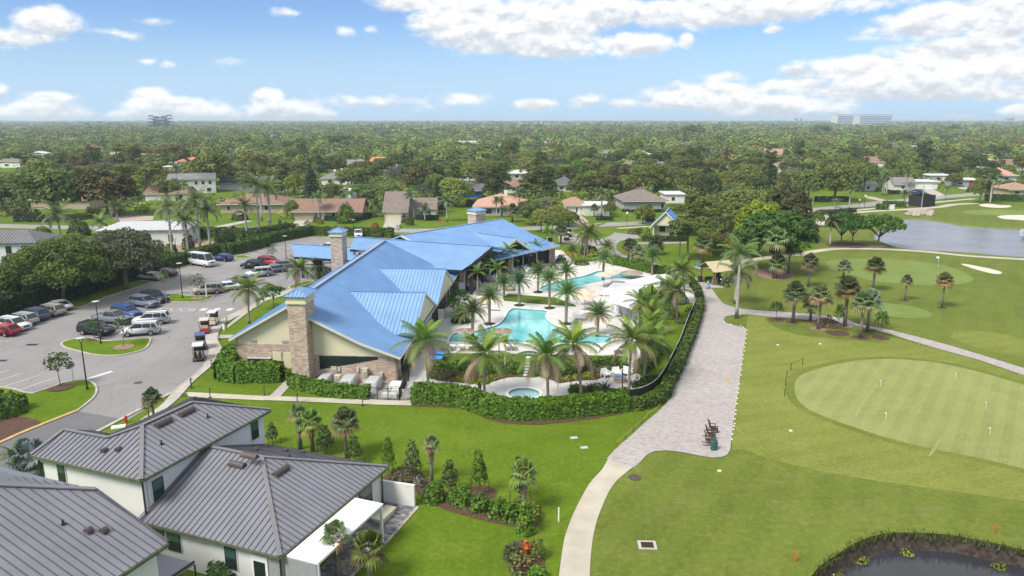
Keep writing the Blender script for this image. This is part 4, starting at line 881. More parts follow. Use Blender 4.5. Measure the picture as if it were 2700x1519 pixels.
shouse('taupe shingled house with steep garage roof and cream garage door','U2',1500,1715,1090,13,2.8,4.6,'gx','shingle_taupe','tan_wall',.02,.5,[(.8,.9,.9,2.0)],[(.08,.74,'cream')],[],'the taupe garage house')
shouse('low grey shingled wing beside the taupe garage house','U2',1760,1990,1062,9,2.7,2.4,'gx','shingle_taupe','tan_wall',.02,.4,[(.3,.5,.9,2.0),(.65,.8,.9,2.0)],[],[(.05,.12,'white_paint')],'the low taupe wing')
shouse('house with broad salmon pink tiled hip roof behind the tall stone chimney','R3',560,1010,250,17,2.7,2.9,'hip','tile_pink','grey_wall',-.04,1.0,[(.2,.35,.5,2.2),(.45,.5,.7,2.2),(.6,.7,.7,2.2)],[],[(.53,.57,'dark_trim')],'the pink roofed house',None,1.5)
shouse('tan tiled house with white porch gable behind the coconut palms','R3',1425,1600,240,12,2.7,2.0,'hip','tile_tan','mint_wall',0,.6,[(.5,.62,.7,2.2)],[],[(.64,.74,'white_paint')],'the tan tiled house')
shouse('flat white roofed garage wing of pale green walls beside the tan tiled house','R3',1590,1835,250,10,2.9,0,'flat','white_roof','mint_wall',0,.5,[(.8,.86,.8,2.4)],[],[],'the flat white garage wing')
shouse('grey walled house with broad taupe hip roof right of the white garage','R4',160,560,195,14,2.8,3.3,'hip','shingle_taupe','grey_wall',.05,.9,[(.2,.23,.9,2.0),(.27,.3,.9,2.0),(.88,.97,.5,2.3)],[],[],'the grey walled hip roof house',1)
shouse('white flat roofed annexe behind the grey hip roofed house','R4',560,740,130,10,2.9,0,'flat','white_roof','white',0,.5,[(.3,.5,.8,2.2)],[],[],'the white annexe')
shouse('tan house with low brown hip roof behind the row of royal palms','U2',-60,530,1020,13,2.7,2.4,'hip','shingle_brown','tan_wall',.03,.9,[(.1,.16,.8,2.2),(.7,.8,.8,2.2)],[(.3,.5,'tan_wall')],[],'the low tan hip house')
shouse('white two storey house with shuttered windows and pale roof','U1',1640,2050,835,10,5.6,1.7,'gx','pale_roof','white',.35,.4,[(.55,.62,3.4,4.8),(.7,.77,3.4,4.8),(.85,.92,3.4,4.8),(.8,.9,.7,2.2)],[],[],'the white two storey house')
shouse('low tan roofed garage beside the white two storey house','U1',1400,1780,905,10,2.6,2.0,'gx','shingle_brown','white',.1,.5,[],[(.72,.9,'dark_trim')],[],'the tan garage')
shouse('long dark roofed house beyond the royal palms','U2',-70,430,800,11,2.8,2.2,'gx','shingle_dark','white',.0,.7,[(.55,.65,.8,2.0)],[],[],'the long dark roofed house')
shouse('white house with pale curved roof box and chimney among oaks','U2',900,1200,752,9,2.8,2.4,'hip','pale_roof','white',-.02,.6,[(.2,.35,.8,2.2),(.6,.75,.8,2.2)],[],[],'the pale curved roof house',1,-2)
shouse('house with blue grey roof and dark open porch left of the oaks','U2',2230,2430,875,10,2.9,1.6,'gx','shingle_dark','glass_blue',.0,.9,[],[],[],'the blue porch house')
shouse('dark grey roofed house half hidden by trees in the middle distance','U3',985,1140,815,10,2.7,2.8,'hip','shingle_dark','white',.1,.8,[(.1,.3,.8,2.0)],[],[],'the dark grey hip house')
shouse('brown hip roofed house peeking between tall trees','U3',480,640,830,10,2.7,2.6,'hip','shingle_brown','white',0,.8,[(.4,.6,.8,2.0)],[],[],'the small brown hip house')
shouse('white roofed house with open sides behind the tall pair of trees','U3',530,750,700,11,2.8,1.6,'hip','white_roof','white',0,1.0,[(.2,.35,.7,2.2),(.6,.8,.7,2.2)],[],[],'the white open house')
shouse('pale tan roofed white house at the edge of the far fairway','U3',40,210,712,10,2.6,1.7,'gx','shingle_taupe','white',0,.6,[(.2,.4,.8,2.0),(.6,.75,.8,2.0)],[],[],'the pale tan fairway house')
shouse('white garage with flat roof facing the far street on the right','U4',1480,1700,792,10,2.9,0,'flat','white_roof','white',-.12,.7,[],[(.1,.8,'white_paint')],[],'the flat white garage')
shouse('white house with dark gable roof beside the flat white garage','U4',1300,1490,808,10,2.7,2.2,'gx','shingle_grey','white',-.1,.6,[(.3,.5,.8,2.0)],[],[],'the dark gable white house')
shouse('low house with bright red garage door and flat white eaves','U4',1880,2110,768,10,2.7,0,'flat','white_roof','grey_wall',-.1,.7,[(.1,.3,.8,2.0)],[(.55,.85,'red')],[],'the red garage door house')
shouse('white flat roofed house left of the red garage door','U4',1630,1850,722,10,2.7,0,'flat','white_roof','white',-.05,.6,[(.3,.5,.8,2.0),(.65,.85,.8,2.0)],[],[],'the low white house')
shouse('long house with broad brown roof at the right edge','U4',2260,2620,620,14,2.8,3.2,'hip','shingle_brown','white',-.05,1.0,[(.3,.5,.8,2.0)],[],[],'the broad brown roof house')
shouse('orange tiled house behind the palm at far right','U4',2220,2460,720,10,2.6,2.0,'hip','tile_pink','white',0,.8,[(.5,.7,.8,2.0)],[],[],'the orange tiled house')
shouse('terracotta roofed house beside the long clipped hedge at right edge','U4',2390,2640,860,10,2.4,2.2,'hip','tile_tan','tan_wall',0,.8,[(.2,.4,.8,2.0)],[],[],'the terracotta corner house')
shouse('white cottage half hidden under the dark oaks on the right','U4',970,1120,812,8,2.6,1.2,'gx','pale_roof','white',0,.5,[(.4,.6,.8,2.0)],[],[],'the hidden white cottage')
shouse('beige gabled house standing above the treetops','U4',60,215,520,12,4.2,3.6,'gx','tile_tan','tan_wall',-.3,.6,[(.6,.75,1.5,3.0)],[],[],'the beige gabled house')
shouse('white sided house with brown roof in the trees right of centre','U4',985,1180,590,12,3.6,2.6,'gx','shingle_brown','white',-.5,.6,[(.3,.45,1,2.6)],[],[],'the white sided house')
for i,(lb,r_,x0,x1,yb,rm,wm,k)in enumerate([('small far house with orange roof between round trees','U2',495,580,528,'tile_red','white','hip'),('far house with long grey roof sloping to the right','U2',860,1030,540,'shingle_grey','white','gx'),('far white house with cream gables','U2',950,1090,430,'white_roof','cream','gx'),('far house with orange and grey roof at treetop level','U3',145,350,470,'tile_red','white','hip'),('far grey roofed house left of a round tree','U2',700,830,385,'shingle_taupe','white','hip'),('far white shed roofs seen between trees','U2',1520,1610,390,'white_roof','white','flat'),('far blue grey roofed house in a row of three','U3',850,930,352,'shingle_grey','white','hip'),('far middle house of the row of three','U3',960,1040,352,'shingle_grey','white','hip'),('far right house of the row of three with porch','U3',1130,1215,356,'shingle_taupe','white','hip'),('long low white building in the far trees','U3',2110,2290,360,'white_roof','white','flat'),('white far building with grey roof beyond the long low one','U3',2290,2440,352,'shingle_grey','white','hip'),('far pink roof in the left trees','U1',480,600,590,'tile_red','white','hip'),('far house with tan roof behind the oaks on the left','U1',240,420,690,'tile_red','tan_wall','hip'),('far white roofed house at the left edge','U1',0,110,410,'white_roof','white','flat'),('far pale house under the norfolk pine','U2',1070,1180,892,'white_roof','white','flat'),('low house with salmon roof under the dark spreading oak','U1',300,860,985,'tile_red','tan_wall','hip'),('far white house with bright porch left of the fairway','U3',420,520,420,'white_roof','white','gx'),('far pale house right of the round dark oak','U2',150,300,445,'white_roof','white','hip'),('far rooftop with pink tiles near the right edge','U4',2270,2400,700,'tile_pink','white','hip'),('far white house between silver palms','U4',1450,1530,436,'white_roof','white','gx')]):
 shouse(lb,r_,x0,x1,yb,10,3.0,2.2,k,rm,wm,0,.6,[(.3,.5,.9,2.2)],[],[],None)
hr=random.Random(5);RC=[('white_roof','pale'),('shingle_grey','grey'),('tile_tan','tan'),('shingle_taupe','taupe'),('tile_pink','pink'),('white_roof','white'),('tile_red','orange'),('shingle_brown','brown')]
FH=[]
for i in range(44):
 for _ in range(40):
  x=hr.uniform(20,2690);y=338+125*hr.random()**1.3
  if all(abs(x-a)>46 or abs(y-b)>9 for a,b,_c in FH)and all((Vector(PROJ(c))-Vector((x,y))).length>38 for _n,c,_w,_f,_d in HOUSES):break
 FH.append((x,y,RC[hr.randrange(8)]))
FH.sort()
for i,(x,y,(rm,cw))in enumerate(FH):
 g=G('N',x,y);w=hr.uniform(12,20)*FPX/(g.y*CP+HC*SP)/2;band='near the horizon' if y<372 else 'in the middle of the wood' if y<410 else 'behind the first rows of trees'
 same=[q for q in FH if q[2][1]==cw and('near the horizon' if q[1]<372 else 'in the middle of the wood' if q[1]<410 else 'behind the first rows of trees')==band];k=same.index((x,y,(rm,cw)))
 shouse(['first','second','third','fourth','fifth','sixth','seventh','eighth'][k]+' far house from the left with '+cw+' roof '+band,'N',x-w,x+w,y,10,3.6,2.2,hr.choice(['hip','gx','hip','flat']),rm,'white',hr.uniform(-.3,.3),.6,[(.3,.5,.9,2.2)],[],[],None)
def townhouse(label,o,W,D,z,rh,wm,rm):
 t=thing('townhouse',label,'house');f=Frame((o.x,o.y),.12);e=.5
 m=MB();m.prism([f(0,0),f(W,0),f(W,D),f(0,D)],(0,0,z));m.build('wall',MT[wm],t)
 r=MB();q=D/2;p1,p2=f(q*.7,D/2,z+rh),f(W-q*.7,D/2,z+rh);c=[f(-e,-e,z),f(W+e,-e,z),f(W+e,D+e,z),f(-e,D+e,z)]
 for p,ed in(([c[0],c[1],p2,p1],f.a),([c[1],c[2],p2],f.r),([c[2],c[3],p1,p2],f.a),([c[3],c[0],p1],f.r)):roof_plane(r,p,ed,.6,.15,.06,.05)
 r.build('roof',[MT[rm],MT['grey_rib'],MT['ridge_grey']],t)
 for k in(.25,.55,.8):
  for zz in((.8,2.4),(3.6,5.0)):
   if zz[1]<z:
    q_=MB();q_.prism([f(W*k,-.05,zz[0]),f(W*k+1,-.05,zz[0]),f(W*k+1,-.05,zz[1]),f(W*k,-.05,zz[1])],f.r*.08);q_.build('window',MT['glass'],t)
 HOUSES.append((label,f(W/2,D/2),W,f,D));return t
tb=G('R1',-260,800);townhouse('white two storey townhouse with pinkish metal roof at left edge',tb,11.5,9,5.6,1.8,'white_cool','pale_roof')
tb=G('R1',560,620);townhouse('long white roofed townhouse behind the two big oaks',tb+Vector((3,10,0)),19,10,3.6,1.4,'white','white_roof')
def cottage():
 t=thing('cottage','small cream gabled starter hut with blue metal roof and dark doorway','hut');f=Frame(tuple(G('R4',555,450))[:2],-.30)
 m=MB();m.prism([f(-3.0,2),f(3.0,2),f(3.0,7.2),f(-3.0,7.2)],(0,0,3.0));m.prism([f(-3.0,0,3.0),f(3.0,0,3.0),f(0,0,6.0)],f.r*7.2);m.build('wall',MT['cream'],t)
 m=MB();m.prism([f(-3.0,.02,2.7),f(3.0,.02,2.7),f(3.0,.02,3.0),f(-3.0,.02,3.0)],f.r*.3)
 for x in(-2.85,2.85):m.box(0,0,0,0,0,0);m.prism([f(x-.15,0),f(x+.15,0),f(x+.15,.3),f(x-.15,.3)],(0,0,2.7))
 m.build('porch',MT['trim'],t)
 r=MB()
 for s in(-1,1):roof_plane(r,[f(s*3.9,-.5,2.15),f(0,-.5,6.2),f(0,7.7,6.2),f(s*3.9,7.7,2.15)],f.r,.42,.14)
 ridge(r,f(0,-.5,6.2),f(0,7.7,6.2),.3,.07);r.build('roof',BLUE,t)
 m=MB()
 for s in(-1,1):m.bar(f(s*3.9,-.52,2.05),f(0,-.52,6.08),.08,.2)
 m.each('bargeboard',MT['white_paint'],t)
 for x0,x1,z0,z1,n_ in((-1.6,-.2,.9,2.2,'window'),(.9,1.8,.05,2.2,'door')):
  m=MB();m.prism([f(x0,1.94,z0),f(x1,1.94,z0),f(x1,1.94,z1),f(x0,1.94,z1)],f.r*.1);m.build(n_,MT['glass'],t)
 HOUSES.append(('the blue roofed hut',f(0,3),7,f,7))
cottage()
def tower(label,reg,x0,x1,yb,yt,bands,lean=0,wallm='white',capm='grey_wall'):
 a=G(reg,x0,yb);b=G(reg,x1,yb);W=(b-a).length;h=HT(reg,x0,yt,a.y);t=thing('office_building',label,'building',a)
 ang=math.atan2(b.y-a.y,b.x-a.x);t.rotation_euler=(0,0,ang);D=W*.25
 m=MB();m.prism([(0,0,0),(W,0,0),(W+lean,0,h),(lean*.5,0,h)],(0,D,0));m.build('wall',MT[wallm],t)
 for k in range(bands):
  z0=h*(.2+.75*k/bands);z1=z0+h*.38/bands
  for(u0,u1)in((.02,.29),(.42,.985)):
   m=MB();m.prism([(W*u0+lean*.5*z0/h,-.5,z0),(W*u1+lean*z0/h,-.5,z0),(W*u1+lean*z1/h,-.5,z1),(W*u0+lean*.5*z1/h,-.5,z1)],(0,.6,0));m.build('window_band',MT['glass_blue'],t)
 m=MB();m.prism([(lean*.5,-.8,h),(W+lean,-.8,h),(W+lean,-.8,h*1.04),(lean*.5,-.8,h*1.04)],(0,D,0));m.build('roof',MT[capm],t)
 return t
tower('big white office block with blue glass bands on the skyline','U4',740,1265,186,84,5,3)
tower('grey distant office block with stepped roof on the skyline at centre','U3',655,975,186,146,3,0,'grey_wall','shingle_dark')
MT['yellow']=M('yellow_wall',(.62,.46,.05),.8,.1,.2,.2)
for(x0,x1,yt,lb,mm)in((1340,1460,150,'bright yellow distant building right of the office block','yellow'),(345,372,112,'first of two slim grey towers on the right skyline','grey_wall'),(395,412,112,'second of two slim grey towers on the right skyline','grey_wall'),(2370,2440,112,'pale tower block on the far right skyline','grey_wall'),(510,585,160,'white distant warehouse left of the office block','white')):
 a=G('U4',x0,172);b=G('U4',x1,172);W=(b-a).length;h=HT('U4',x0,yt,a.y)
 t=thing('distant_building',lb,'building',a);m=MB();m.box(0,W,0,W*.6,0,h);m.build('wall',MT[mm],t);m=MB();m.box(W*.1,W*.9,-.3,0,h*.3,h*.5);m.box(W*.1,W*.9,-.3,0,h*.65,h*.85);m.build('window_band',MT['shingle_grey'],t)
a=G('U2',1700,160);b=G('U2',1960,160);t=thing('distant_building','long pinkish building strip on the far horizon','building',a);W=b.x-a.x
m=MB();m.box(0,W,0,40,0,11);m.build('wall',MT['tile_pink'],t);m=MB();m.box(-4,W+4,-2,44,11,13);m.build('roof',MT['white_roof'],t)
def jit(c,n,r=rng,v=.3,h=.12):
 c=np.array(c)[None,:]*(1+r.uniform(-v,v,(n,1)))*(1+r.uniform(-h,h,(n,3)))
 return np.clip(c,0,1)
def lobe_cards(lobes,per,size,col,r=rng,up=.45,under=.35,col2=None,gap=.0,clump=True):
 """leaf clumps through the outer shell of overlapping ellipsoid lobes"""
 V,C=[],[]
 cen=np.array([l[0]for l in lobes],float);rad=np.array([l[1]for l in lobes],float)
 for i in range(len(lobes)):
  area=(rad[i][0]*rad[i][1]+rad[i][0]*rad[i][2]+rad[i][1]*rad[i][2])/3
  n=max(12,int(per*1.5*area));
  d=norm(r.normal(size=(n,3)));d[:,2]=np.where(d[:,2]<-under,-d[:,2],d[:,2])
  k=1-np.abs(r.normal(0,.16,(n,1)));k+=.10*np.sin(d[:,:1]*5+i)*np.cos(d[:,1:2]*6+2*i)
  p=cen[i]+d*rad[i]*k
  q=np.min(np.linalg.norm((p[:,None,:]-cen[None])/rad[None],axis=2)+np.where(np.arange(len(lobes))==i,9,0)[None],axis=1)if len(lobes)>1 else np.full(n,9.)
  keep=(q>.55)&(r.random(n)>gap);p=p[keep];d=d[keep];n=len(p)
  if n==0:continue
  nn=d*.9+np.array([0,0,up])+r.normal(size=(n,3))*.55
  s=size*1.3*r.uniform(.6,1.35,n)
  V.append(cards(p,nn,s,s*.62,r))
  base=np.array(col)if col2 is None else np.array(col)*(1-(t:=r.random()))+np.array(col2)*t
  C.append(jit(base,n,r,.32,.1))
 return np.concatenate(V),np.concatenate(C)
def trunk_mb(h,r0,lean=0,limbs=(),r1=None,n=7):
 m=MB();r1=r1 or r0*.55
 pts=[(lean*(t**1.5),lean*.3*math.sin(t*3),h*t)for t in np.linspace(0,1,6)]
 m.tube(pts,[r0*1.35]+[r0+(r1-r0)*t for t in np.linspace(.2,1,5)],n)
 for e in limbs:
  s=Vector(pts[3+(hash(str(e))%2)])if False else Vector(pts[4]);e=Vector(e);md=(s+e)/2+Vector((0,0,.12*(e-s).length))
  m.tube([s,md,e],[r1*.8,r1*.5,r1*.18],5)
 return m
def make_tree(label,cat,name,lobes,per,size,col,th,tr,col2=None,lean=0,limbn=5,gap=0.,bark='bark',up=.45,under=.35,leaf='leaf'):
 t=thing(name,label,cat)
 V,C=lobe_cards(lobes,per,size,col,rng,up,under,col2,gap)
 obj('crown',quads_mesh('crown',V,C,MT[leaf]),t)
 lim=[tuple(np.array(l[0])-np.array([0,0,l[1][2]*.3]))for l in lobes[:limbn]]
 trunk_mb(th,tr,lean,lim).build('trunk',MT[bark],t,True)
 return Proto(t)
def dome(n,R,h,base,lr,seed,flatn=.6,spread=1.0):
 """lobes spread over a rounded crown from its skirt to its top"""
 r=random.Random(seed);H=h-base;zc=base+H*.40;L=[((0,0,zc+H*.08),(R*.66,R*.66,H*.40))]
 for i in range(n):
  u=(i+.5)/n;el=math.asin(-.32+1.30*u)if-.32+1.30*u<1 else PI/2;a=i*2.399+r.uniform(-.25,.25)
  s=lr*r.uniform(.72,1.25);q=(R-s*.8)*math.cos(el)*spread*r.uniform(.86,1.05);z=zc+math.sin(el)*(H*.60-s*flatn*.7)*(1 if el>0 else .75)
  L.append(((q*math.cos(a),q*math.sin(a),z),(s,s,s*max(flatn,.62))))
 return L
TREE_G='trees of the wooded suburb'
PT={}
DK,MDG,OLV,YEL,BRT,GRY,BRN,BLU=(.092,.118,.034),(.132,.168,.036),(.18,.198,.046),(.26,.29,.022),(.14,.215,.024),(.15,.16,.11),(.15,.12,.034),(.19,.23,.22)
PT['oak']=make_tree('x','tree','oak_tree',dome(15,6.6,9.5,1.6,2.9,1,.62),34,.34,DK,4.2,.42,MDG,.4)
PT['oak2']=make_tree('x','tree','oak_tree',dome(19,6.9,10,1.8,2.5,2,.6),36,.32,MDG,4.4,.40,OLV,-.5)
PT['olive']=make_tree('x','tree','shade_tree',dome(15,6.0,10,2.4,2.6,3,.6),34,.32,OLV,5,.36,MDG,.3)
PT['round']=make_tree('x','tree','round_tree',dome(12,4.6,9,1.2,2.4,4,.85),36,.30,MDG,4,.3,BRT,.2)
PT['bright']=make_tree('x','tree','bright_tree',dome(14,5.0,9,1.4,2.4,5,.8),36,.30,BRT,4,.3,OLV,.2)
PT['tall']=make_tree('x','tree','tall_tree',[((math.cos(k*2.4)*1.9,math.sin(k*2.4)*1.9,4+k*1.05),(2.5-.1*k,2.5-.1*k,1.9))for k in range(10)],32,.32,DK,9,.35,MDG,.2,6)
PT['pine']=make_tree('x','pine','pine_tree',[((math.cos(k*2.2)*(2.6 if k<9 else .8),math.sin(k*2.2)*(2.6 if k<9 else .8),9.2+.45*(k%9)),(1.7,1.7,.95))for k in range(13)],40,.28,(.085,.115,.022),11,.22,OLV,.6,10,.1)
PT['yellow']=make_tree('x','tree','yellow_tree',dome(15,5.0,9,2.6,1.7,6,.75),38,.28,YEL,4,.32,(.13,.19,.02),.2)
PT['brown']=make_tree('x','tree','brown_tree',dome(19,7.2,10,1.6,2.7,7,.6),34,.34,BRN,4.2,.4,(.07,.085,.025),.2)
PT['grey']=make_tree('x','tree','grey_tree',dome(12,5.4,8,2.2,1.7,8,.6),26,.3,GRY,4,.28,(.12,.13,.11),.2,9,.25)
PT['flat']=make_tree('x','tree','spreading_tree',[((math.cos(k*2.4)*(1.2+.42*k),math.sin(k*2.4)*(1.2+.42*k),6.2-.055*k*k*.35),(1.9,1.9,.75))for k in range(14)],40,.28,BRT,4.4,.26,MDG,.3,10)
def cone_tree(h,R,seed,lay=12):
 r=random.Random(seed);L=[]
 for k in range(lay):
  z=1.2+(h-1.4)*k/(lay-1);q=R*(1-(k/(lay-1))**1.1)+.25
  for j in range(5 if k<lay-3 else 2):
   a=j*1.2566+k*.8;L.append(((q*.55*math.cos(a),q*.55*math.sin(a),z),(q*.55,q*.55,h/lay*.62)))
 return L
PT['norfolk']=make_tree('x','pine','norfolk_pine',cone_tree(15,3.6,1),26,.34,(.020,.042,.018),13,.28,(.03,.05,.02),0,0,.1)
PT['casuarina']=make_tree('x','pine','casuarina',[((math.cos(k*2.1)*1.2,math.sin(k*2.1)*1.2,2.5+k*1.15),(2.3-.11*k,2.3-.11*k,1.6))for k in range(12)],30,.3,(.035,.058,.026),13,.28,DK,.1,3,.1)
BIG={}
BIG['oakA']=make_tree('x','tree','live_oak',dome(30,7.7,9.2,1.4,2.15,21,.62),66,.19,(.175,.205,.036),3.6,.34,(.11,.14,.028),.3,12,.05)
BIG['oakB']=make_tree('x','tree','live_oak',dome(30,7.6,9.4,1.5,2.1,22,.62),62,.18,(.085,.105,.05),3.8,.46,(.115,.125,.075),.3,14,.12)
BIG['ficus']=make_tree('x','tree','ficus_tree',dome(26,8.5,12.5,3.0,2.2,23,.7),46,.30,(.075,.125,.024),4.6,.42,(.115,.175,.026),.3,12)
BIG['yel']=make_tree('x','tree','yellow_tree',dome(20,6.0,10,3.4,1.7,24,.7),52,.27,(.21,.25,.016),4.6,.34,(.14,.20,.02),.2,8)
BIG['umbrella']=make_tree('x','tree','umbrella_tree',dome(24,6.5,7.2,2.9,1.7,25,.6),62,.25,(.06,.12,.018),2.6,.32,(.085,.15,.02),.3,12)
BIG['vine']=make_tree('x','tree','vine_covered_tree',dome(20,7.0,11,2.2,1.9,26,.85),46,.30,(.09,.105,.035),4,.4,(.07,.10,.022),.2,8)
BIG['broad']=make_tree('x','tree','spreading_tree',[((math.cos(k*2.4)*(.5+.19*k),math.sin(k*2.4)*(.5+.19*k),3.7-.012*k*k+(.5 if k%3 else 0)),(.95,.95,.36))for k in range(15)],70,.2,(.10,.21,.015),2.2,.12,(.07,.16,.015),.1,10)
SM={}
SM['young']=make_tree('x','tree','young_tree',dome(11,1.5,4.6,1.6,.62,31,.9),90,.13,(.07,.125,.022),2.6,.06,(.05,.10,.02),.1,8,.25)
SM['sparse']=make_tree('x','tree','young_tree',dome(12,1.5,5.2,1.7,.55,32,.95),60,.14,(.09,.14,.03),3.2,.05,(.07,.12,.03),.15,10,.4)
SM['pale']=make_tree('x','tree','young_tree',dome(12,1.6,4.8,1.5,.6,33,.95),80,.12,(.13,.16,.07),3,.06,(.10,.14,.05),.1,10,.35)
def stake_tree(key,col,col2,seed):
 p=make_tree('x','tree','staked_tree',[((.12*math.cos(k*2),.12*math.sin(k*2),1.2+.28*k),(.85-.075*k+.12*(k%3),.85-.075*k+.12*(k%2),.42))for k in range(9)],150,.10,col,2.0,.05,col2,.05,0,.12)
 m=MB()
 for a in(.3,2.4,4.5):
  b=Vector((1.05*math.cos(a),1.05*math.sin(a),0));m.tube([b,b+Vector((0,0,1.0))],.03,5);m.tube([b+Vector((0,0,.9)),Vector((0,0,1.3))],.012,4)
 m.build('stakes',MT['brown'],p.root);SM[key]=p
stake_tree('holly',(.062,.13,.012),(.05,.10,.014),1);stake_tree('silver',(.058,.085,.035),(.075,.10,.05),2);stake_tree('dark',(.045,.075,.028),(.06,.09,.03),3)
def frond(L,e0,droop,az,n,ll,w,col,r,vee=.5,sag=.35,org=(0,0,0),dead=False,fwd=.55):
 V=[];p=np.array(org,float);P=[];ca,sa=math.cos(az),math.sin(az);K_=n
 for i in range(K_+1):
  t=i/K_;e=e0-droop*t**1.4;d=np.array([ca*math.cos(e),sa*math.cos(e),math.sin(e)]);P.append((p.copy(),d));p=p+d*L/K_
 side=np.array([-sa,ca,0])
 for i in range(K_):
  a,d=P[i];b,_=P[i+1];u=np.cross(side,d);u=u if u[2]>0 or abs(u[2])<.2 else-u
  ww=.035*(1-.7*i/K_)*L/4+.008
  V.append([a-side*ww,a+side*ww,b+side*ww*.8,b-side*ww*.8])
  t=(i+.5)/K_
  if t<.12:continue
  l=ll*(math.sin(PI*min(1,(t-.05)*.97+.06))**.55)*r.uniform(.85,1.1)
  for s in(-1,1):
   dirv=side*s*(1-fwd*t)+d*(fwd*.7+.35*t)+u*vee*(1-t*.6);dirv/=np.linalg.norm(dirv)
   tip=a+dirv*l;tip[2]-=sag*l*(1.6 if dead else 1);mid=a+dirv*l*.5;mid[2]-=sag*l*.25
   q=d*w
   V.append([a-q,a+q,mid+q*.9,mid-q*.9]);V.append([mid-q*.9,mid+q*.9,tip+q*.15,tip-q*.15])
 V=np.array(V);return V,jit(col,len(V),np.random.default_rng(int(abs(az)*1000)+n),.22,.08)
def palm(name,label,fr,trunk,bark='palm_bark',shaft=None,extra=None):
 t=thing(name,label,'palm');V=np.concatenate([f[0]for f in fr]);C=np.concatenate([f[1]for f in fr])
 obj('crown',quads_mesh('crown',V,C,MT['leaf']),t);trunk.build('trunk',MT[bark],t,True)
 if shaft:shaft.build('crownshaft',MT['shaft'],t,True)
 if extra:extra.build('fruit',MT['orange'],t)
 return Proto(t)
def curved_trunk(h,r0,r1,lean,n=8,az=0):
 m=MB();pts=[];rad=[]
 for t in np.linspace(0,1,10):
  x=lean*(t**1.8);pts.append((x*math.cos(az),x*math.sin(az),h*t));rad.append((r0+(r1-r0)*t**.6)*(1+.5*max(0,.08-t)/.08))
 m.tube(pts,rad,n);return m,pts[-1]
def coconut(seed,h=6.0,lean=.6,az=0,dead=4):
 r=random.Random(seed);tr,top=curved_trunk(h,.17,.12,lean,8,az);fr=[]
 G1,G2,BR,YL=(0.131,0.184,0.0385),(0.0788,0.131,0.0315),(.30,.22,.155),(.20,.20,.05)
 for i in range(20):
  a=i*2.399+r.uniform(-.2,.2);k=i/19;e=1.35-1.75*k+r.uniform(-.1,.1)
  dead_=i>=20-dead;c=BR if dead_ else((0.158,0.245,0.0262)if i<3 else(G1 if r.random()<.6 else(G2 if r.random()<.7 else YL)))
  fr.append(frond(r.uniform(3.0,3.9)*(.85 if i<3 else 1),e,.75+.7*k,a,24,.85,.062,c,r,.15,.62 if not dead_ else .95,top,dead_))
 return palm('coconut_palm','x',fr,tr)
PP={'coco':[coconut(1,6.2,.5,0,4),coconut(2,6.2,.9,2.5,5),coconut(3,6.2,.4,4,3)]}
PP['cocog']=[coconut(4,7.0,.6,1,1),coconut(5,7.0,.9,3,1)]
def date(seed,h=4.6,orange=5):
 r=random.Random(seed);tr,top=curved_trunk(h,.17,.19,.06);fr=[]
 for i in range(46):
  a=i*2.399;k=i/45;e=1.45-1.75*k+r.uniform(-.1,.1)
  c=(.36,.24,.02)if i>=46-orange else((0.166,0.254,0.0875)if r.random()<.6 else(0.123,0.201,0.0613))
  fr.append(frond(r.uniform(1.75,2.15),e,.6+.35*k,a,24,.44,.034,c,r,.75,.12,top,False,.75))
 return palm('date_palm','x',fr,tr)
PP['date']=[date(1,4.6,0),date(2,4.6,3)];PP['dateo']=[date(3,4.6,11)]
def royal(seed,h=12.5,L=3.6,fn=16):
 r=random.Random(seed);m=MB();top=(.1,0,h)
 m.tube([(0,0,0),(.0,0,h*.2),(.03,0,h*.45),(.06,0,h*.8),(.1,0,h)],[.25,.20,.23,.18,.13],10)
 s=MB();s.tube([(.1,0,h),(.1,0,h+.5),(.1,0,h+1.3)],[.18,.2,.09],8);top=(.1,0,h+1.2);fr=[]
 for i in range(fn):
  a=i*2.399;k=i/(fn-1);e=1.35-1.5*k
  c=(0.123,0.184,0.0525)if k<.65 else(0.175,0.193,0.114)
  fr.append(frond(L*r.uniform(.85,1.05),e,1.0+.75*k,a,20,.8,.07,c,r,.25,.55,top))
 return palm('royal_palm','x',fr,m,'royal_bark',s)
PP['royal']=[royal(1),royal(2)];PP['queen']=[royal(3,7.5,2.8,15)]
def foxtail(seed,h=4.6):
 r=random.Random(seed);m=MB();m.tube([(0,0,0),(0,0,h*.5),(.05,0,h)],[.17,.15,.10],8);s=MB();s.tube([(.05,0,h),(.05,0,h+.8)],[.11,.07],8);fr=[]
 for i in range(11):
  a=i*2.399;k=i/10;c=(0.149,0.263,0.035)if i<8 else(.15,.17,.03)
  fr.append(frond(2.3,1.4-1.25*k,1.1+.5*k,a,20,.55,.055,c,r,.35,.45,(.05,0,h+.75)))
 return palm('foxtail_palm','x',fr,m,'royal_bark',s)
PP['fox']=[foxtail(1),foxtail(2)]
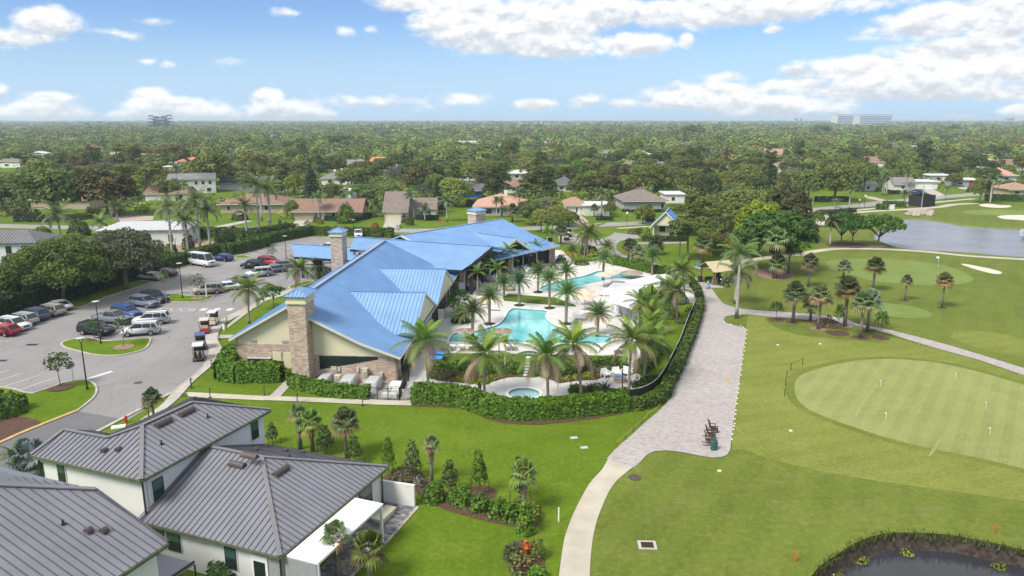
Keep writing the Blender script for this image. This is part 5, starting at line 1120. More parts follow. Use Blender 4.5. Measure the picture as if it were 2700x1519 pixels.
def fanleaf(org,az,e,L,R,col,r,seg=13,fold=.25,sag=.35):
 V=[];o=np.array(org,float);d=np.array([math.cos(az)*math.cos(e),math.sin(az)*math.cos(e),math.sin(e)]);side=np.array([-math.sin(az),math.cos(az),0]);u=np.cross(d,side)
 if u[2]<0:u=-u
 b=o+d*L;b[2]-=.1*L;V.append([o-side*.02,o+side*.02,b+side*.015,b-side*.015])
 for k in range(seg):
  t=(k/(seg-1)-.5)*2;an=t*2.0;q=d*math.cos(an)+side*math.sin(an)+u*fold*(1-abs(t));q/=np.linalg.norm(q)
  l=R*(1-.25*abs(t))*r.uniform(.9,1.08);w=R*.12;pr=np.cross(q,u);pr/=np.linalg.norm(pr)
  m_=b+q*l*.6;tp=b+q*l;tp[2]-=sag*l
  V.append([b-pr*w*.3,b+pr*w*.3,m_+pr*w,m_-pr*w]);V.append([m_-pr*w,m_+pr*w,tp+pr*w*.15,tp-pr*w*.15])
 V=np.array(V);return V,jit(col,len(V),np.random.default_rng(int(abs(az)*997)+seg),.22,.08)
def sabal(seed,h=5.2,n=34,L=.85,R=.95,cols=((0.149,0.193,0.0788),(0.105,0.149,0.0525)),dry=(.26,.20,.085),nd=8,boots=0,bark='palm_bark',tr=.17,name='sabal_palm'):
 r=random.Random(seed);m=MB();m.tube([(0,0,0),(.05,0,h*.5),(.0,0,h)],[tr*1.25,tr,tr*1.05],8);fr=[]
 for i in range(n):
  a=i*2.399;k=i/(n-1);e=1.45-2.0*k+r.uniform(-.15,.15)
  c=dry if i>=n-nd else cols[r.random()<.4]
  fr.append(fanleaf((0,0,h+.15-.25*k),a,e,L*r.uniform(.8,1.1),R*r.uniform(.85,1.1),c,r,13,.3,.3+.3*k))
 p=palm(name,'x',fr,m,bark)
 if boots:
  b=MB()
  for i in range(40):
   a=i*2.4;z=h*(.45+.55*i/40);q=Vector((math.cos(a)*tr*.9,math.sin(a)*tr*.9,z));b.bar(q,q+Vector((math.cos(a)*.16,math.sin(a)*.16,.3)),.12,.03)
  b.build('leaf_boots',MT['boot_bark'],p.root)
 return p
PP['sabal']=[sabal(1),sabal(2),sabal(3,5.2,30,.8,.9,((0.201,0.245,0.149),(0.158,0.201,0.105)),(.2,.19,.09),4)]
PP['sabald']=[sabal(4,5.2,36,.85,1.0,((0.131,0.158,0.0613),(0.175,0.175,0.07)),(.30,.22,.07),14)]
PP['sabalb']=[sabal(5,3.6,18,.7,.75,((0.175,0.263,0.0525),(0.131,0.21,0.0525)),(.22,.2,.06),2,1),sabal(6,3.6,12,.55,.65,((0.21,0.263,0.105),(0.158,0.228,0.0875)),(.30,.2,.1),2,1)]
PP['fan']=[sabal(7,8.0,24,1.1,1.35,((0.175,0.245,0.0875),(0.131,0.193,0.0525)),(.22,.2,.08),3,0,'palm_bark',.14,'fan_palm')]
PP['bism']=[sabal(8,2.2,22,1.3,1.2,(BLU,(.12,.16,.14)),(.2,.19,.12),2,0,'palm_bark',.25,'silver_palm')]
H0={'coco':6.2,'cocog':7.0,'date':4.6,'dateo':4.6,'royal':13.2,'queen':8.2,'fox':5.3,'sabal':5.2,'sabald':5.2,'sabalb':3.6,'fan':8.0,'bism':2.2}
NP={}
def put_palm(kind,reg,xb,yb,xc,yc,label,k=1.0,group=None,az=None):
 """foot pixel, crown-centre pixel -> foot on the ground, trunk height from the crown"""
 g=G(reg,xb,yb);h=HT(reg,xc,yc,g.y);NP[kind]=NP.get(kind,0)+1
 L=PP[kind];p=L[NP[kind]%len(L)];o=p.put(g,az if az is not None else rnd.uniform(0,6.28),label,(k,k,k),group)
 for c in o.children:
  if c.name.split('.')[0]in('trunk','leaf_boots'):c.scale.z=h/(k*H0[kind])
  else:c.location.z=h/k-H0[kind]
 return o
PG='palms round the swimming pools'
for a in[('coco','S3',285,1150,255,700,'coconut palm with many brown fronds standing by the clubhouse corner',1.02),('coco','S3',822,1240,805,830,'coconut palm behind the bright front hedge, left of the round hot tub',1.02),('coco','S3',1430,1300,1440,850,'coconut palm just right of the round hot tub with drooping brown fronds',1.02),('coco','S3',1745,1260,1785,760,'leaning coconut palm between the hot tub and the fire pit',1.02),('coco','S3',2200,1210,2205,730,'coconut palm standing beside the stone fire pit',1.02),('cocog','S3',2350,1080,2390,690,'green coconut palm behind the fire pit by the curved hedge',0.92),('cocog','R1',2380,1280,2350,960,'coconut palm on the strip of lawn between sidewalk and blue roof',0.92),('cocog','R2',650,950,650,760,'coconut palm in the planted island by the entrance canopy',0.92),('cocog','R2',852,850,800,740,'second coconut palm close in front of the entrance canopy',0.83),('cocog','R3',1590,700,1605,410,'tall coconut palm by the far end of the pool deck with slim pale trunk',1.02),('cocog','R3',1625,640,1720,430,'bushy coconut palm leaning over the entry road',0.97),('cocog','R4',742,1100,740,770,'coconut palm rising at the fence between pergola and paved plaza',0.87),('cocog','R4',670,1240,640,960,'coconut palm behind the white pergola with a pale trunk',0.83),('cocog','R4',450,1400,440,1180,'low coconut palm with upright green fronds near the pool fence',0.83),('date','S3',710,675,705,440,'date palm standing at the left edge of the front pool',1.13),('dateo','S3',872,562,870,310,'date palm with yellow lower fronds behind the left pool edge',1.13),('date','S3',1157,385,1155,155,'date palm at the left end of the strip of lawn between the pools',1.13),('date','S3',1335,255,1325,70,'date palm in a bed at the near tip of the rear pool',1.13),('date','S3',1445,410,1440,135,'date palm at the right end of the lawn strip above the front pool',1.13),('date','S3',1605,240,1600,60,'date palm at the near rim of the rear pool',1.13),('date','S3',1602,560,1600,265,'dense green date palm on the deck right of the front pool',1.19),('dateo','S3',1902,670,1905,475,'date palm with orange lower fronds in front of the pergola loungers',1.13),('date','R3',1775,860,1780,660,'date palm at the near edge of the rear pool beside the tan umbrellas',1.19),('dateo','R3',1478,700,1480,590,'date palm with orange fronds at the far corner of the clubhouse terrace',1.13),('date','R4',430,815,430,640,'date palm behind the rear pool against the clipped hedge',1.13),('date','R3',1812,640,1812,560,'date palm beyond the far edge of the rear pool',1.19),('date','S3',600,560,620,480,'small date palm with yellow fronds in the bed by the clubhouse wall',0.91),('fox','R3',692,890,690,690,'foxtail palm in front of the clubhouse terrace pillar',1.1),('fox','R3',577,1000,575,800,'foxtail palm by the stone bar pillar of the terrace',1.0),('fox','R3',873,800,868,590,'foxtail palm in front of the dark gable screen',1.1),('fox','R3',882,800,880,690,'shorter foxtail palm below the dark gable screen',1.0),('fox','R3',1240,690,1235,410,'slim tall foxtail palm by the right corner of the clubhouse',1.0),('fox','S3',965,890,950,730,'small foxtail palm on the front pool lawn, left of a pair',.6),('fox','S3',1022,1040,1030,740,'small slender foxtail palm rising from the bed hedge',.62),('royal','R1',1650,650,1590,200,'royal palm leaning left behind the car park hedge',1.20),('royal','R1',1798,612,1775,330,'short royal palm with grey drooping fronds behind the white van',1.14),('royal','R1',1915,582,1890,120,'tallest royal palm of the row behind the car park hedge',1.26),('royal','R1',2010,560,2000,230,'royal palm right of the tallest one in the row',1.20),('royal','R1',2362,482,2358,180,'royal palm with brownish fronds beside the red cart',1.08),('royal','R1',2482,460,2450,-10,'very tall royal palm in front of the low tan house',1.38),('royal','R2',420,440,420,20,'very tall royal palm at the right end of the row',1.38),('royal','R2',330,300,322,0,'royal palm standing behind the two very tall ones',1.14),('royal','R1',1145,470,1140,200,'royal palm with a bright green heart behind the dark oak',1.14),('royal','R1',595,560,572,270,'broad royal palm behind the left big oak by the townhouse',1.50),('queen','R1',975,500,965,340,'low palm between the two white townhouse roofs',1.2),('queen','R5',680,545,690,320,'queen palm standing left of the umbrella shaped trees by the lake',1.0),('royal','R4',1238,1230,1252,660,'tall royal palm with pale trunk at the bend of the paved plaza',1.15),('queen','R4',1228,1090,1240,850,'drooping palm behind the tall royal palm at the kiosk',1.3),('fan','R4',1590,852,1600,470,'fan palm in front of the big dark ficus clump',1.2),('fan','R4',1735,800,1775,530,'second fan palm leaning right in front of the ficus clump',1.15),('fan','R4',1620,850,1650,700,'short fan palm at the foot of the ficus clump',.9),('sabal','R5',472,932,492,690,'sabal palm left of the far golf green with dark thin trunk',1.05),('sabal','R5',810,852,815,735,'small sabal palm at the edge of the far golf green',1.0),('sabald','R5',1090,965,1110,730,'sabal palm with yellowing skirt standing on the far golf green edge',1.1),('sabal','R5',1396,1060,1415,865,'lone small sabal palm right of the far golf green centre',.65),('sabald','R5',1750,1130,1785,870,'lone leaning sabal palm on the open rough at right',.9),('sabal','R5',325,1270,340,985,'grey green sabal palm beside the paved cart path, first of the cluster',1.15),('sabal','R5',495,1255,500,1060,'sabal palm half hidden in the middle of the cart path cluster',1.0),('sabal','R5',567,1335,592,1015,'pale trunked sabal palm beside the pink flower bed',1.1),('sabald','R5',822,1310,850,955,'tall sabal palm with golden skirt and dark rough trunk',1.25),('sabal','R5',968,1420,962,1085,'sabal palm nearest the putting green with pale trunk',1.1),('sabal','R5',1040,1350,1085,1055,'sabal palm leaning right at the edge of the cart path cluster',1.15),('sabalb','T2',850,475,830,205,'tilted young sabal palm with one dead frond on the lawn behind the grey roof',1.0),('sabalb','T2',945,497,942,275,'sabal palm with patterned trunk behind the grey roof ridge',1.0),('sabal','T2',1205,545,1200,265,'full green sabal palm on the lawn behind the grey roof',.85),('sabalb','T3',550,745,545,440,'young sabal palm with shaggy brown trunk by the white garden wall',.8),('sabalb','T3',1250,970,1245,660,'propped young sabal palm in the hedge bed by the cart path',.9),('sabalb','T2',1140,1480,1115,1135,'sabal palm at the corner of the white patio cover',1.0),('sabalb','T2',1385,1500,1345,1235,'second sabal palm on the edge of the patio near the frame bottom',1.0),('sabal','T1',1180,235,1165,75,'bushy sabal palm between the road and the sidewalk',.62),('sabal','T1',1140,250,1120,130,'thin small palm beside the bushy sabal by the sidewalk',.4),('bism','T1',250,640,235,575,'silver blue fan palm beside the left house corner',1.0),('date','S3',1010,300,1015,170,'date palm at the terrace end of the pool lawn strip',1.02),('fox','R3',760,960,755,770,'foxtail palm among the white terrace tables',1.1),('fox','R3',1010,760,1010,600,'foxtail palm before the glazed terrace front',1.1),('fox','R3',1140,720,1140,560,'foxtail palm left of the right stone pillar',1.0),('cocog','S3',2440,900,2440,560,'coconut palm inside the fence right of the curved hedge',0.84),('cocog','R4',300,1330,290,1090,'coconut palm close behind the sailed pergola',0.80),('cocog','R4',560,1090,560,930,'green coconut palm by the pergola end posts',0.80),('fox','R4',690,960,690,780,'bright foxtail palm at the pergola tip',1.2),('fox','T1',120,640,130,540,'yellow green feather palm beside the silver fan palm',.7),('sabal','R4',205,690,210,540,'sabal palm on the entry road verge, left of three',1.1),('sabal','R4',240,690,280,545,'sabal palm on the entry road verge, middle of three',1.0),('sabal','R4',300,710,310,590,'sabal palm on the entry road verge, right of three',1.05),('sabal','R4',460,620,470,530,'broad dark sabal palm at the bend of the entry road',1.3),('sabal','R4',910,700,920,520,'cluster palm with pale stems on the lawn behind the kiosk',1.4),('queen','R3',760,270,740,120,'small palm in front of the pink roofed house, left one',.75),('queen','R3',800,260,805,120,'small palm in front of the pink roofed house, right one',.75),('queen','R3',975,250,990,50,'tall feathery palm right of the pink roof',1.0),('queen','R2',1750,270,1745,60,'slim palm in front of the taupe garage house',.85),('queen','R2',2100,305,2095,130,'multi stemmed palm by the norfolk pine lawn',1.25),('queen','R2',875,290,880,90,'pair palm at the corner of the brown roofed garage',1.0),('queen','R2',1420,260,1400,160,'bushy palm between brown roofed and taupe houses',1.2),('queen','R2',1885,300,1880,200,'light green small palm in front of the low taupe wing',.9),('queen','R3',1760,255,1765,60,'tall palm in front of the flat white garage wing',1.05),('sabal','R3',1690,260,1690,175,'dark fan palm by the white garage wall',.9),('sabal','R3',910,310,900,200,'fan palm in the thicket right of the pink roofed house',1.4),('sabal','R3',1370,520,1375,400,'fan palm behind the clubhouse right roof tip',1.2),('sabal','R3',1220,230,1225,150,'grey fan palm in the thicket behind the clubhouse',1.4),('royal','U4',1180,850,1185,690,'left palm of the three trunk cluster by the far street',.75),('royal','U4',1195,855,1215,665,'middle palm of the three trunk cluster by the far street',.75),('royal','U4',1220,855,1245,680,'right palm of the three trunk cluster by the far street',.75),('queen','U4',863,985,875,810,'street palm beside the far road with ragged fronds',1.0),('queen','U4',2210,935,2235,720,'tall queen palm behind the far bunker',1.35),('queen','U4',1410,815,1415,660,'queen palm in front of the dark gable white house',1.0),('queen','U4',1390,925,1385,850,'small palm by the black windscreen fence',.8),('queen','U4',1785,895,1790,800,'small palm on the verge before the red garage door',.85),('queen','U4',740,970,740,925,'short bright palm on the verge of the far road',.7),('royal','U4',1280,480,1290,310,'very tall lone palm above the far trees on the right',1.3),('queen','U3',970,690,972,600,'dark palm on the far fairway edge',1.3),('queen','U3',1240,1290,1245,1290,'x',1.0),('queen','U1',1710,920,1700,610,'twin tall palm in front of the white two storey house',1.0),('queen','U1',440,580,430,420,'palm on the left far fairway',1.0),('sabal','U1',120,950,110,870,'dark fan palm left of the spreading oak',1.2),]:
 if a[6]=='x':continue
 put_palm(a[0],a[1],a[2],a[3],a[4],a[5],a[6],a[7])
for L in PP.values():
 for p in L:p.drop()
def put_tree(P,reg,xb,yb,yt,wpx,label,rz=None,rad=6.0,hh=10.0,group=None):
 g=G(reg,xb,yb);h=HT(reg,xb,yt,g.y)
 u=npx(reg,0,0)[0];w=wpx*RG[reg][2]/FPX*(g.y*CP+HC*SP)
 return P.put(g,rnd.uniform(0,6.28)if rz is None else rz,label,(w/(2*rad),w/(2*rad),h/hh),group)
put_tree(BIG['oakA'],'R1',610,1085,480,960,'big olive green live oak over the parked cars at left',.4,7.7,9.3)
put_tree(BIG['oakB'],'R1',1205,945,380,820,'big grey green live oak with pale forked trunk on the verge',1.0,7.6,9.5)
put_tree(BIG['ficus'],'R4',1600,790,205,800,'huge dark ficus clump in the pale mulch ring by the golf green',2.0,8.8,12.6)
put_tree(BIG['yel'],'R4',1450,640,115,520,'bright yellow green tree above the dark ficus',.5,6.2,10)
put_tree(BIG['vine'],'R4',1700,500,-30,520,'tall vine draped tree with brownish leaves behind the ficus',.5,7.2,11)
put_tree(BIG['umbrella'],'R5',1140,538,240,440,'umbrella shaped tree standing right by the lake shore',.2,6.6,7.2)
put_tree(BIG['umbrella'],'R5',790,530,220,330,'umbrella shaped tree with forked trunk left of the shore one',2.2,6.6,7.2)
put_tree(BIG['umbrella'],'R5',892,528,230,260,'slim trunked tree between the two umbrella shaped trees',4.2,6.6,7.2)
put_tree(BIG['broad'],'R2',440,1130,915,310,'low spreading bright green tree beside the left blue roof',.2,3.6,4.4)
put_tree(BIG['broad'],'R3',400,1190,960,260,'spreading bright green tree with orange blooms by the pool bar',1.2,3.6,4.4)
put_tree(BIG['broad'],'R3',350,1210,1040,190,'lower bright green tree in the same bed by the clubhouse',3.2,3.6,4.4)
for r_,x,yb,yt,w,k,lb in[('S1',580,980,640,265,'young','round headed young tree in a mulch ring by the stop sign'),('S1',905,528,345,180,'young','young tree in front of the black parked car on the island'),('S1',1182,592,300,210,'sparse','sparse young tree on the island before the white parked car'),('R1',1580,1015,755,130,'sparse','thin young tree at the left end of the small grass island'),('R1',1890,1040,805,160,'pale','pale feathery young tree on the small grass island'),('R2',425,692,535,110,'sparse','young tree beside the red parked car'),('R2',1635,440,330,75,'sparse','thin young tree by the street behind the far blue roof'),('R2',765,390,290,75,'young','young tree at the end of the car park hedge'),('R2',655,390,320,75,'young','dark young tree at the foot of the brown house driveway'),('R5',167,1250,1060,160,'young','small round tree on the cart path edge near the plaza'),('R5',755,1370,1085,110,'young','slim young tree right of the pink flower bed'),('R5',1163,1420,1150,150,'young','young tree at the right end of the cart path cluster'),('R5',500,1250,1120,90,'sparse','tiny sapling beside the middle sabal palm'),('R4',2240,540,540,10,'young','x'),('V7',2275,640,330,250,'young','young tree beside the hut at the entry road'),('T1',1418,110,45,60,'young','little sapling by the sidewalk junction')]:
 if lb=='x':continue
 put_tree(SM[k],r_,x,yb,yt,w,lb,None,1.55,4.7 if k!='sparse' else 5.2)
for r_,x,yb,yt,w,k,lb in[('T2',635,432,275,110,'silver','dark staked tree tucked behind the upper grey roof corner'),('T2',1045,515,290,150,'silver','round staked tree between two sabal palms behind the grey roof'),('T2',1270,590,375,135,'dark','conical staked tree right of the full sabal palm'),('T2',1527,662,385,120,'holly','bright green conical staked tree by the grey roof corner'),('T2',1712,700,410,150,'silver','grey green staked tree behind the white garden wall'),('T3',685,820,560,150,'silver','grey green staked tree behind the leafy shrub row'),('T3',912,825,490,150,'holly','staked yellow green tree in a mulch ring on the lawn'),('T3',1222,862,540,160,'dark','dark staked tree behind the propped sabal palm')]:
 put_tree(SM[k],r_,x,yb,yt,w,lb,None,.95,3.75)
for p in list(SM.values())+list(BIG.values()):p.drop()
def resample(p,step):
 out=[p[0]]
 for i in range(len(p)-1):
  n=max(1,int((p[i+1]-p[i]).length/step))
  for j in range(1,n+1):out.append(p[i].lerp(p[i+1],j/n))
 return out
def hedge(label,pts,w,h,col,card=.16,dens=70,smooth=True,col2=None,z0=0.0,group=None,cat='hedge',name='hedge',rough=.12):
 pts=[Vector((p[0],p[1],0))for p in pts]
 if smooth and len(pts)>2:pts=smooth_open(pts,4)
 L=sum((pts[i+1]-pts[i]).length for i in range(len(pts)-1));n=int(L*(2*h+w)*dens)
 seg=np.array([[pts[i].x,pts[i].y,pts[i+1].x,pts[i+1].y]for i in range(len(pts)-1)]);ln=np.hypot(seg[:,2]-seg[:,0],seg[:,3]-seg[:,1]);cum=np.concatenate([[0],np.cumsum(ln)])
 s=rng.uniform(-.3,L+.3,n);i=np.clip(np.searchsorted(cum,s)-1,0,len(seg)-1);t=(s-cum[i])/ln[i]
 base=seg[i,:2]+(seg[i,2:]-seg[i,:2])*t[:,None];tg=(seg[i,2:]-seg[i,:2])/ln[i][:,None];nm=np.stack([-tg[:,1],tg[:,0]],1)
 per=2*h+w;q=rng.uniform(0,per,n);bump=rough*(np.sin(s*2.3)+np.sin(s*5.1+1.3)*.6+rng.normal(0,.5,n))
 off=np.where(q<h,-w/2-bump*.5,np.where(q<h+w,q-h-w/2,w/2+bump*.5));z=np.where(q<h,q,np.where(q<h+w,h+bump*.7,per-q))
 d=np.where(q<h,-1.,np.where(q<h+w,0.,1.))
 p=np.stack([base[:,0]+nm[:,0]*off,base[:,1]+nm[:,1]*off,np.maximum(.05,z)],1)
 nn=np.stack([nm[:,0]*d,nm[:,1]*d,np.where(d==0,1.,.5)],1)+rng.normal(size=(n,3))*.45
 sz=card*rng.uniform(.7,1.4,n);V=cards(p,nn,sz,sz*.6);c=np.array(col)
 C=jit(col,n,rng,.32,.1)
 if col2 is not None:C=np.where((rng.random(n)<.35)[:,None],jit(col2,n,rng,.3,.1),C)
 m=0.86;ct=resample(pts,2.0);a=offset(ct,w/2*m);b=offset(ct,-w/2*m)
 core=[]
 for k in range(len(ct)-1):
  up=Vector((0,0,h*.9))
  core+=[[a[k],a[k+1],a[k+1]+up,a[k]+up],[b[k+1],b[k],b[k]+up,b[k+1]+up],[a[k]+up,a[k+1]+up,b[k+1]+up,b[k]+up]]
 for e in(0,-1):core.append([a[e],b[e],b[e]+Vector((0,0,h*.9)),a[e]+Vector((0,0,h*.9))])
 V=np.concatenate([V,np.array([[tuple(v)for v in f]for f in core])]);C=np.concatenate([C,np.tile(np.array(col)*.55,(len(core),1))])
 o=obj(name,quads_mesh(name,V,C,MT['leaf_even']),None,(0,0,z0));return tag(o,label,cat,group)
HB,HM,HD=(.085,.17,.012),(.058,.115,.016),(.028,.055,.014)
HL=lambda r,p:GL(r,p)
def inset(p,d):return[q+Vector((0,d,0))for q in p]
hedge('long bright clipped hedge curving in front of the hot tub lawn',inset(GL('T3',[(420,128),(700,142),(830,168),(950,215),(1090,245),(1280,256),(1500,245),(1800,215),(2010,190)]),.55),1.6,1.75,HB,.19,75)
hedge('darker lower clipped hedge following the fence beside the paved plaza',GL('T4',[(440,175),(560,165),(690,120),(750,55)])+GL('S4',[(770,800),(860,640),(920,480),(985,330),(1045,150),(1070,20)])+GL('R4',[(885,1180),(885,1080),(862,985),(815,915),(775,878)]),1.0,1.1,HM,.16,70,True,(.10,.14,.02))
hedge('tall bushy hedge hiding the machines in front of the stone wall',GL('S2',[(470,905),(400,940),(330,1080),(480,1100),(860,1095)]),1.9,1.9,HB,.19,75,False)
hedge('clipped hedge along the sidewalk in front of the equipment yard',GL('S2',[(990,1100),(985,1160),(1220,1218),(1500,1262),(1690,1268)]),1.1,1.25,HB,.17,75,False)
hedge('long green hedge along the far side of the car park',GL('R1',[(1480,800),(1600,752),(1790,705),(2050,628),(2220,618),(2400,575),(2536,536)])+GL('R2',[(200,565),(400,510),(600,470),(775,434)]),2.4,2.2,(.06,.115,.014),.26,38)
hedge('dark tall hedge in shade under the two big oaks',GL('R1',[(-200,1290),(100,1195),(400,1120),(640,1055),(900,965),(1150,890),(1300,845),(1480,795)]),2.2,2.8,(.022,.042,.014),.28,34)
hedge('flat topped clipped hedge between car park and street',GL('R2',[(800,430),(1000,434),(1200,440),(1570,446)]),2.2,1.9,(.065,.10,.016),.24,40,False)
hedge('loose light green hedge behind the royal palms',GL('R1',[(1560,455),(1800,450),(2100,455),(2350,462),(2540,465)])+GL('R2',[(150,475),(420,440),(600,410)]),3.0,2.2,(.085,.13,.02),.3,26,True,(.05,.09,.02))
hedge('dark clipped hedge by the far left street',GL('R1',[(165,305),(300,306),(435,308)]),2.0,2.0,HD,.28,30,False)
for i,pp in enumerate([[(1875,705),(1950,722),(2030,745)],[(2042,748),(2120,768),(2205,788)],[(2215,792),(2300,800),(2390,812)]]):hedge(['clipped bright hedge section behind the rear pool, nearest the date palm','middle clipped hedge section behind the rear pool','clipped hedge section behind the white pergola end'][i],GL('R3',pp),1.5,1.4,HB,.2,55,False)
hedge('low clipped hedge left of the hut steps',GL('R4',[(348,488),(450,492),(553,493)]),1.6,1.1,(.06,.085,.02),.22,45,False);hedge('low clipped hedge right of the hut steps',GL('R4',[(590,492),(680,492),(740,488)]),1.6,1.1,(.06,.085,.02),.22,45,False)
hedge('low hedge in front of the brown roofed house windows',GL('R2',[(935,296),(1065,298)]),1.6,1.2,HD,.25,35,False);hedge('hedge curving right of the big round bush',GL('R2',[(1200,300),(1290,290),(1350,262)]),1.6,1.2,HD,.25,35,False);hedge('dark hedge in front of the low taupe wing',GL('R2',[(1815,288),(2000,292)]),1.6,1.3,HD,.25,35,False)
hedge('clipped dark hedge on the lawn before the white garage',GL('R3',[(1720,292),(1865,294)]),1.6,1.0,HD,.22,40,False);hedge('hedge along the grey hip roofed house',GL('R4',[(160,212),(350,225),(540,212)]),1.0,.8,HD,.22,40,False)
hedge('clipped green hedge block by the black windscreen fence',GL('U4',[(1150,988),(1215,988)]),3,1.6,HB,.3,25,False);hedge('long clipped hedge block left of the black windscreen',GL('U4',[(1200,958),(1385,962)]),3,1.6,HM,.3,25,False);hedge('long clipped hedge at the right edge behind the far green',GL('U4',[(2180,905),(2400,908),(2650,922)]),2.5,2.2,HM,.32,22,False)
hedge('row of dark shrubs along the far cart path',GL('U4',[(590,1032),(700,1030),(900,1012)]),2.4,1.1,(.05,.07,.03),.28,24,False);hedge('hedge under the dark spreading oaks on the right',GL('U4',[(560,915),(830,910)]),3,1.6,HD,.34,18,False);hedge('clipped hedge in front of the dark gable white house',GL('U4',[(1240,835),(1340,838)]),2,1.2,HD,.3,24,False)
hedge('clipped hedge behind the pink roofed house',GL('R2',[(2290,165),(2500,160)]),2.5,2.2,HD,.3,26,False);hedge('clipped hedge beyond the far fairway centre',GL('U3',[(810,890),(920,895)]),2.5,2.0,HM,.3,24,False)
hedge('low hedge at the near edge of the pool lawn, left part',GL('S3',[(290,985),(430,985),(560,990)]),.9,.8,HB,.15,75,False);hedge('darker taller hedge at the near edge of the pool lawn',GL('S3',[(570,1010),(800,1022),(1140,1030)]),1.1,1.1,HM,.16,75,False,HB);hedge('hedge at the near edge of the pool lawn right of the stepping stones',GL('S3',[(1320,1040),(1500,1050),(1700,1030),(1790,990)]),1.1,1.1,HM,.16,75,False,HB);hedge('bright hedge bordering the pool lawn at its right end',GL('S3',[(1800,985),(1900,955),(2020,945),(2165,950)]),.9,.9,HB,.15,75,False)
hedge('curved bright hedge round the path end behind the fire pit',GL('S3',[(2300,1040),(2360,1000),(2420,930),(2435,860)]),1.2,1.4,HB,.18,70)
def mound(label,reg,x,y,wpx,h,col,card=.14,dens=60,name='shrub',cat='shrub',col2=None,group=None,ry=None):
 g=G(reg,x,y);R=wpx*RG[reg][2]/FPX*(g.y*CP+HC*SP)/2;ry=ry or R
 n=int(dens*(R*ry*2+h*R*2));d=norm(rng.normal(size=(n,3)));d[:,2]=np.abs(d[:,2]);k=1+.13*np.sin(d[:,:1]*7)*np.cos(d[:,1:2]*8)-np.abs(rng.normal(0,.1,(n,1)))
 p=d*np.array([R,ry,h])*k;p[:,2]=np.maximum(p[:,2],.05);sz=card*rng.uniform(.7,1.4,n)
 V=cards(p,d+np.array([0,0,.35])+rng.normal(size=(n,3))*.5,sz,sz*.6);C=jit(col,n,rng,.32,.1)
 if col2 is not None:C=np.where((rng.random(n)<.4)[:,None],jit(col2,n,rng,.3,.1),C)
 return tag(obj(name,quads_mesh(name,V,C,MT['leaf_even']),None,(g.x,g.y,0)),label,cat,group)
def spiky(label,reg,x,y,n,L,col,e=(.5,1.4),w=.05,name='plant',cat='plant',group=None,spread=0.0,rr=.05):
 g=G(reg,x,y);V=[]
 for i in range(n):
  a=rnd.uniform(0,6.28);el=rnd.uniform(*e);l=L*rnd.uniform(.7,1.1);o=np.array([rnd.gauss(0,spread)+rr*math.cos(a),rnd.gauss(0,spread)+rr*math.sin(a),0]);d1=np.array([math.cos(a)*math.cos(el),math.sin(a)*math.cos(el),math.sin(el)]);d2=np.array([math.cos(a)*math.cos(el-.5),math.sin(a)*math.cos(el-.5),math.sin(el-.5)]);s=np.array([-math.sin(a),math.cos(a),0])*w
  m_=o+d1*l*.55;t=m_+d2*l*.45;V+=[[o-s,o+s,m_+s,m_-s],[m_-s,m_+s,t+s*.1,t-s*.1]]
 V=np.array(V);return tag(obj(name,quads_mesh(name,V,jit(col,len(V),rng,.25,.1),MT['leaf_even']),None,(g.x,g.y,.05)),label,cat,group)
SG='shrubs by the patio bed'
for i,(x,y,w,h,lb)in enumerate([(560,870,180,1.5,'bushy bright shrub nearest the white garden wall'),(720,880,120,1.1,'leafy shrub in the bed right of the first bushy one'),(790,900,150,1.5,'tall leafy shrub in the middle of the bed row'),(920,940,160,1.3,'leafy shrub behind the dark mulch edge of the lawn'),(1060,985,170,1.4,'leafy shrub left of the propped sabal palm'),(1160,1015,150,1.4,'leafy shrub under the propped sabal palm')]):mound(lb,'T3',x,y,w,h,(.075,.155,.014),.16,70)
mound('yellowish green round shrub right of the propped sabal palm','T3',1300,1010,190,1.2,(.15,.19,.02),.13,80);mound('yellow green shrub behind the propped sabal palm','T3',1230,940,150,1.0,(.14,.17,.02),.13,80)
mound('bright round headed shrub tree beside the croton bed','T3',1265,1120,150,2.4,(.10,.19,.015),.15,80);mound('orange croton shrub in the small bed by the cart path','T3',1265,1280,90,1.0,(.55,.20,.03),.12,90,col2=(.4,.08,.03));mound('dull green shrub with sparse twigs left of the orange croton','T3',1170,1310,160,1.2,(.07,.10,.035),.13,60);mound('mottled shrub in front of the orange croton','T3',1220,1400,190,1.2,(.10,.13,.03),.13,70,col2=(.2,.16,.06));mound('olive shrub right of the orange croton','T3',1360,1310,130,1.5,(.11,.15,.02),.13,70);mound('bright leafy shrub at the bottom of the small bed','T3',1355,1470,150,.9,(.09,.19,.014),.15,70)
mound('dull low shrub patch behind the white garden wall','T3',340,690,260,.7,(.10,.10,.05),.12,60);mound('silver grey shrub at the end of the garden wall','T3',450,760,90,.9,(.16,.19,.14),.12,70)
mound('big shrub at the bottom edge in front of the house door','T2',300,1450,330,1.4,(.06,.13,.014),.17,60,ry=1.2);mound('small shrub at the foot of the house door','T2',570,1455,140,.8,(.06,.13,.014),.15,60)
mound('leafy dark bush at the far left edge of the lawn','S1',90,1230,300,2.0,(.055,.115,.014),.18,60,ry=2.2);mound('bush at the left edge behind the lawn corner','S1',-20,1180,160,2.2,(.06,.12,.014),.18,60)
mound('small green shrub beside the tall bushy hedge','S2',915,1030,70,.8,(.05,.10,.014),.13,80);mound('shrub at the foot of the stone chimney','S2',990,1060,80,1.0,(.06,.12,.014),.13,80);mound('spreading shrub left of the stone wall corner','S2',445,800,110,1.1,(.10,.13,.02),.13,70)
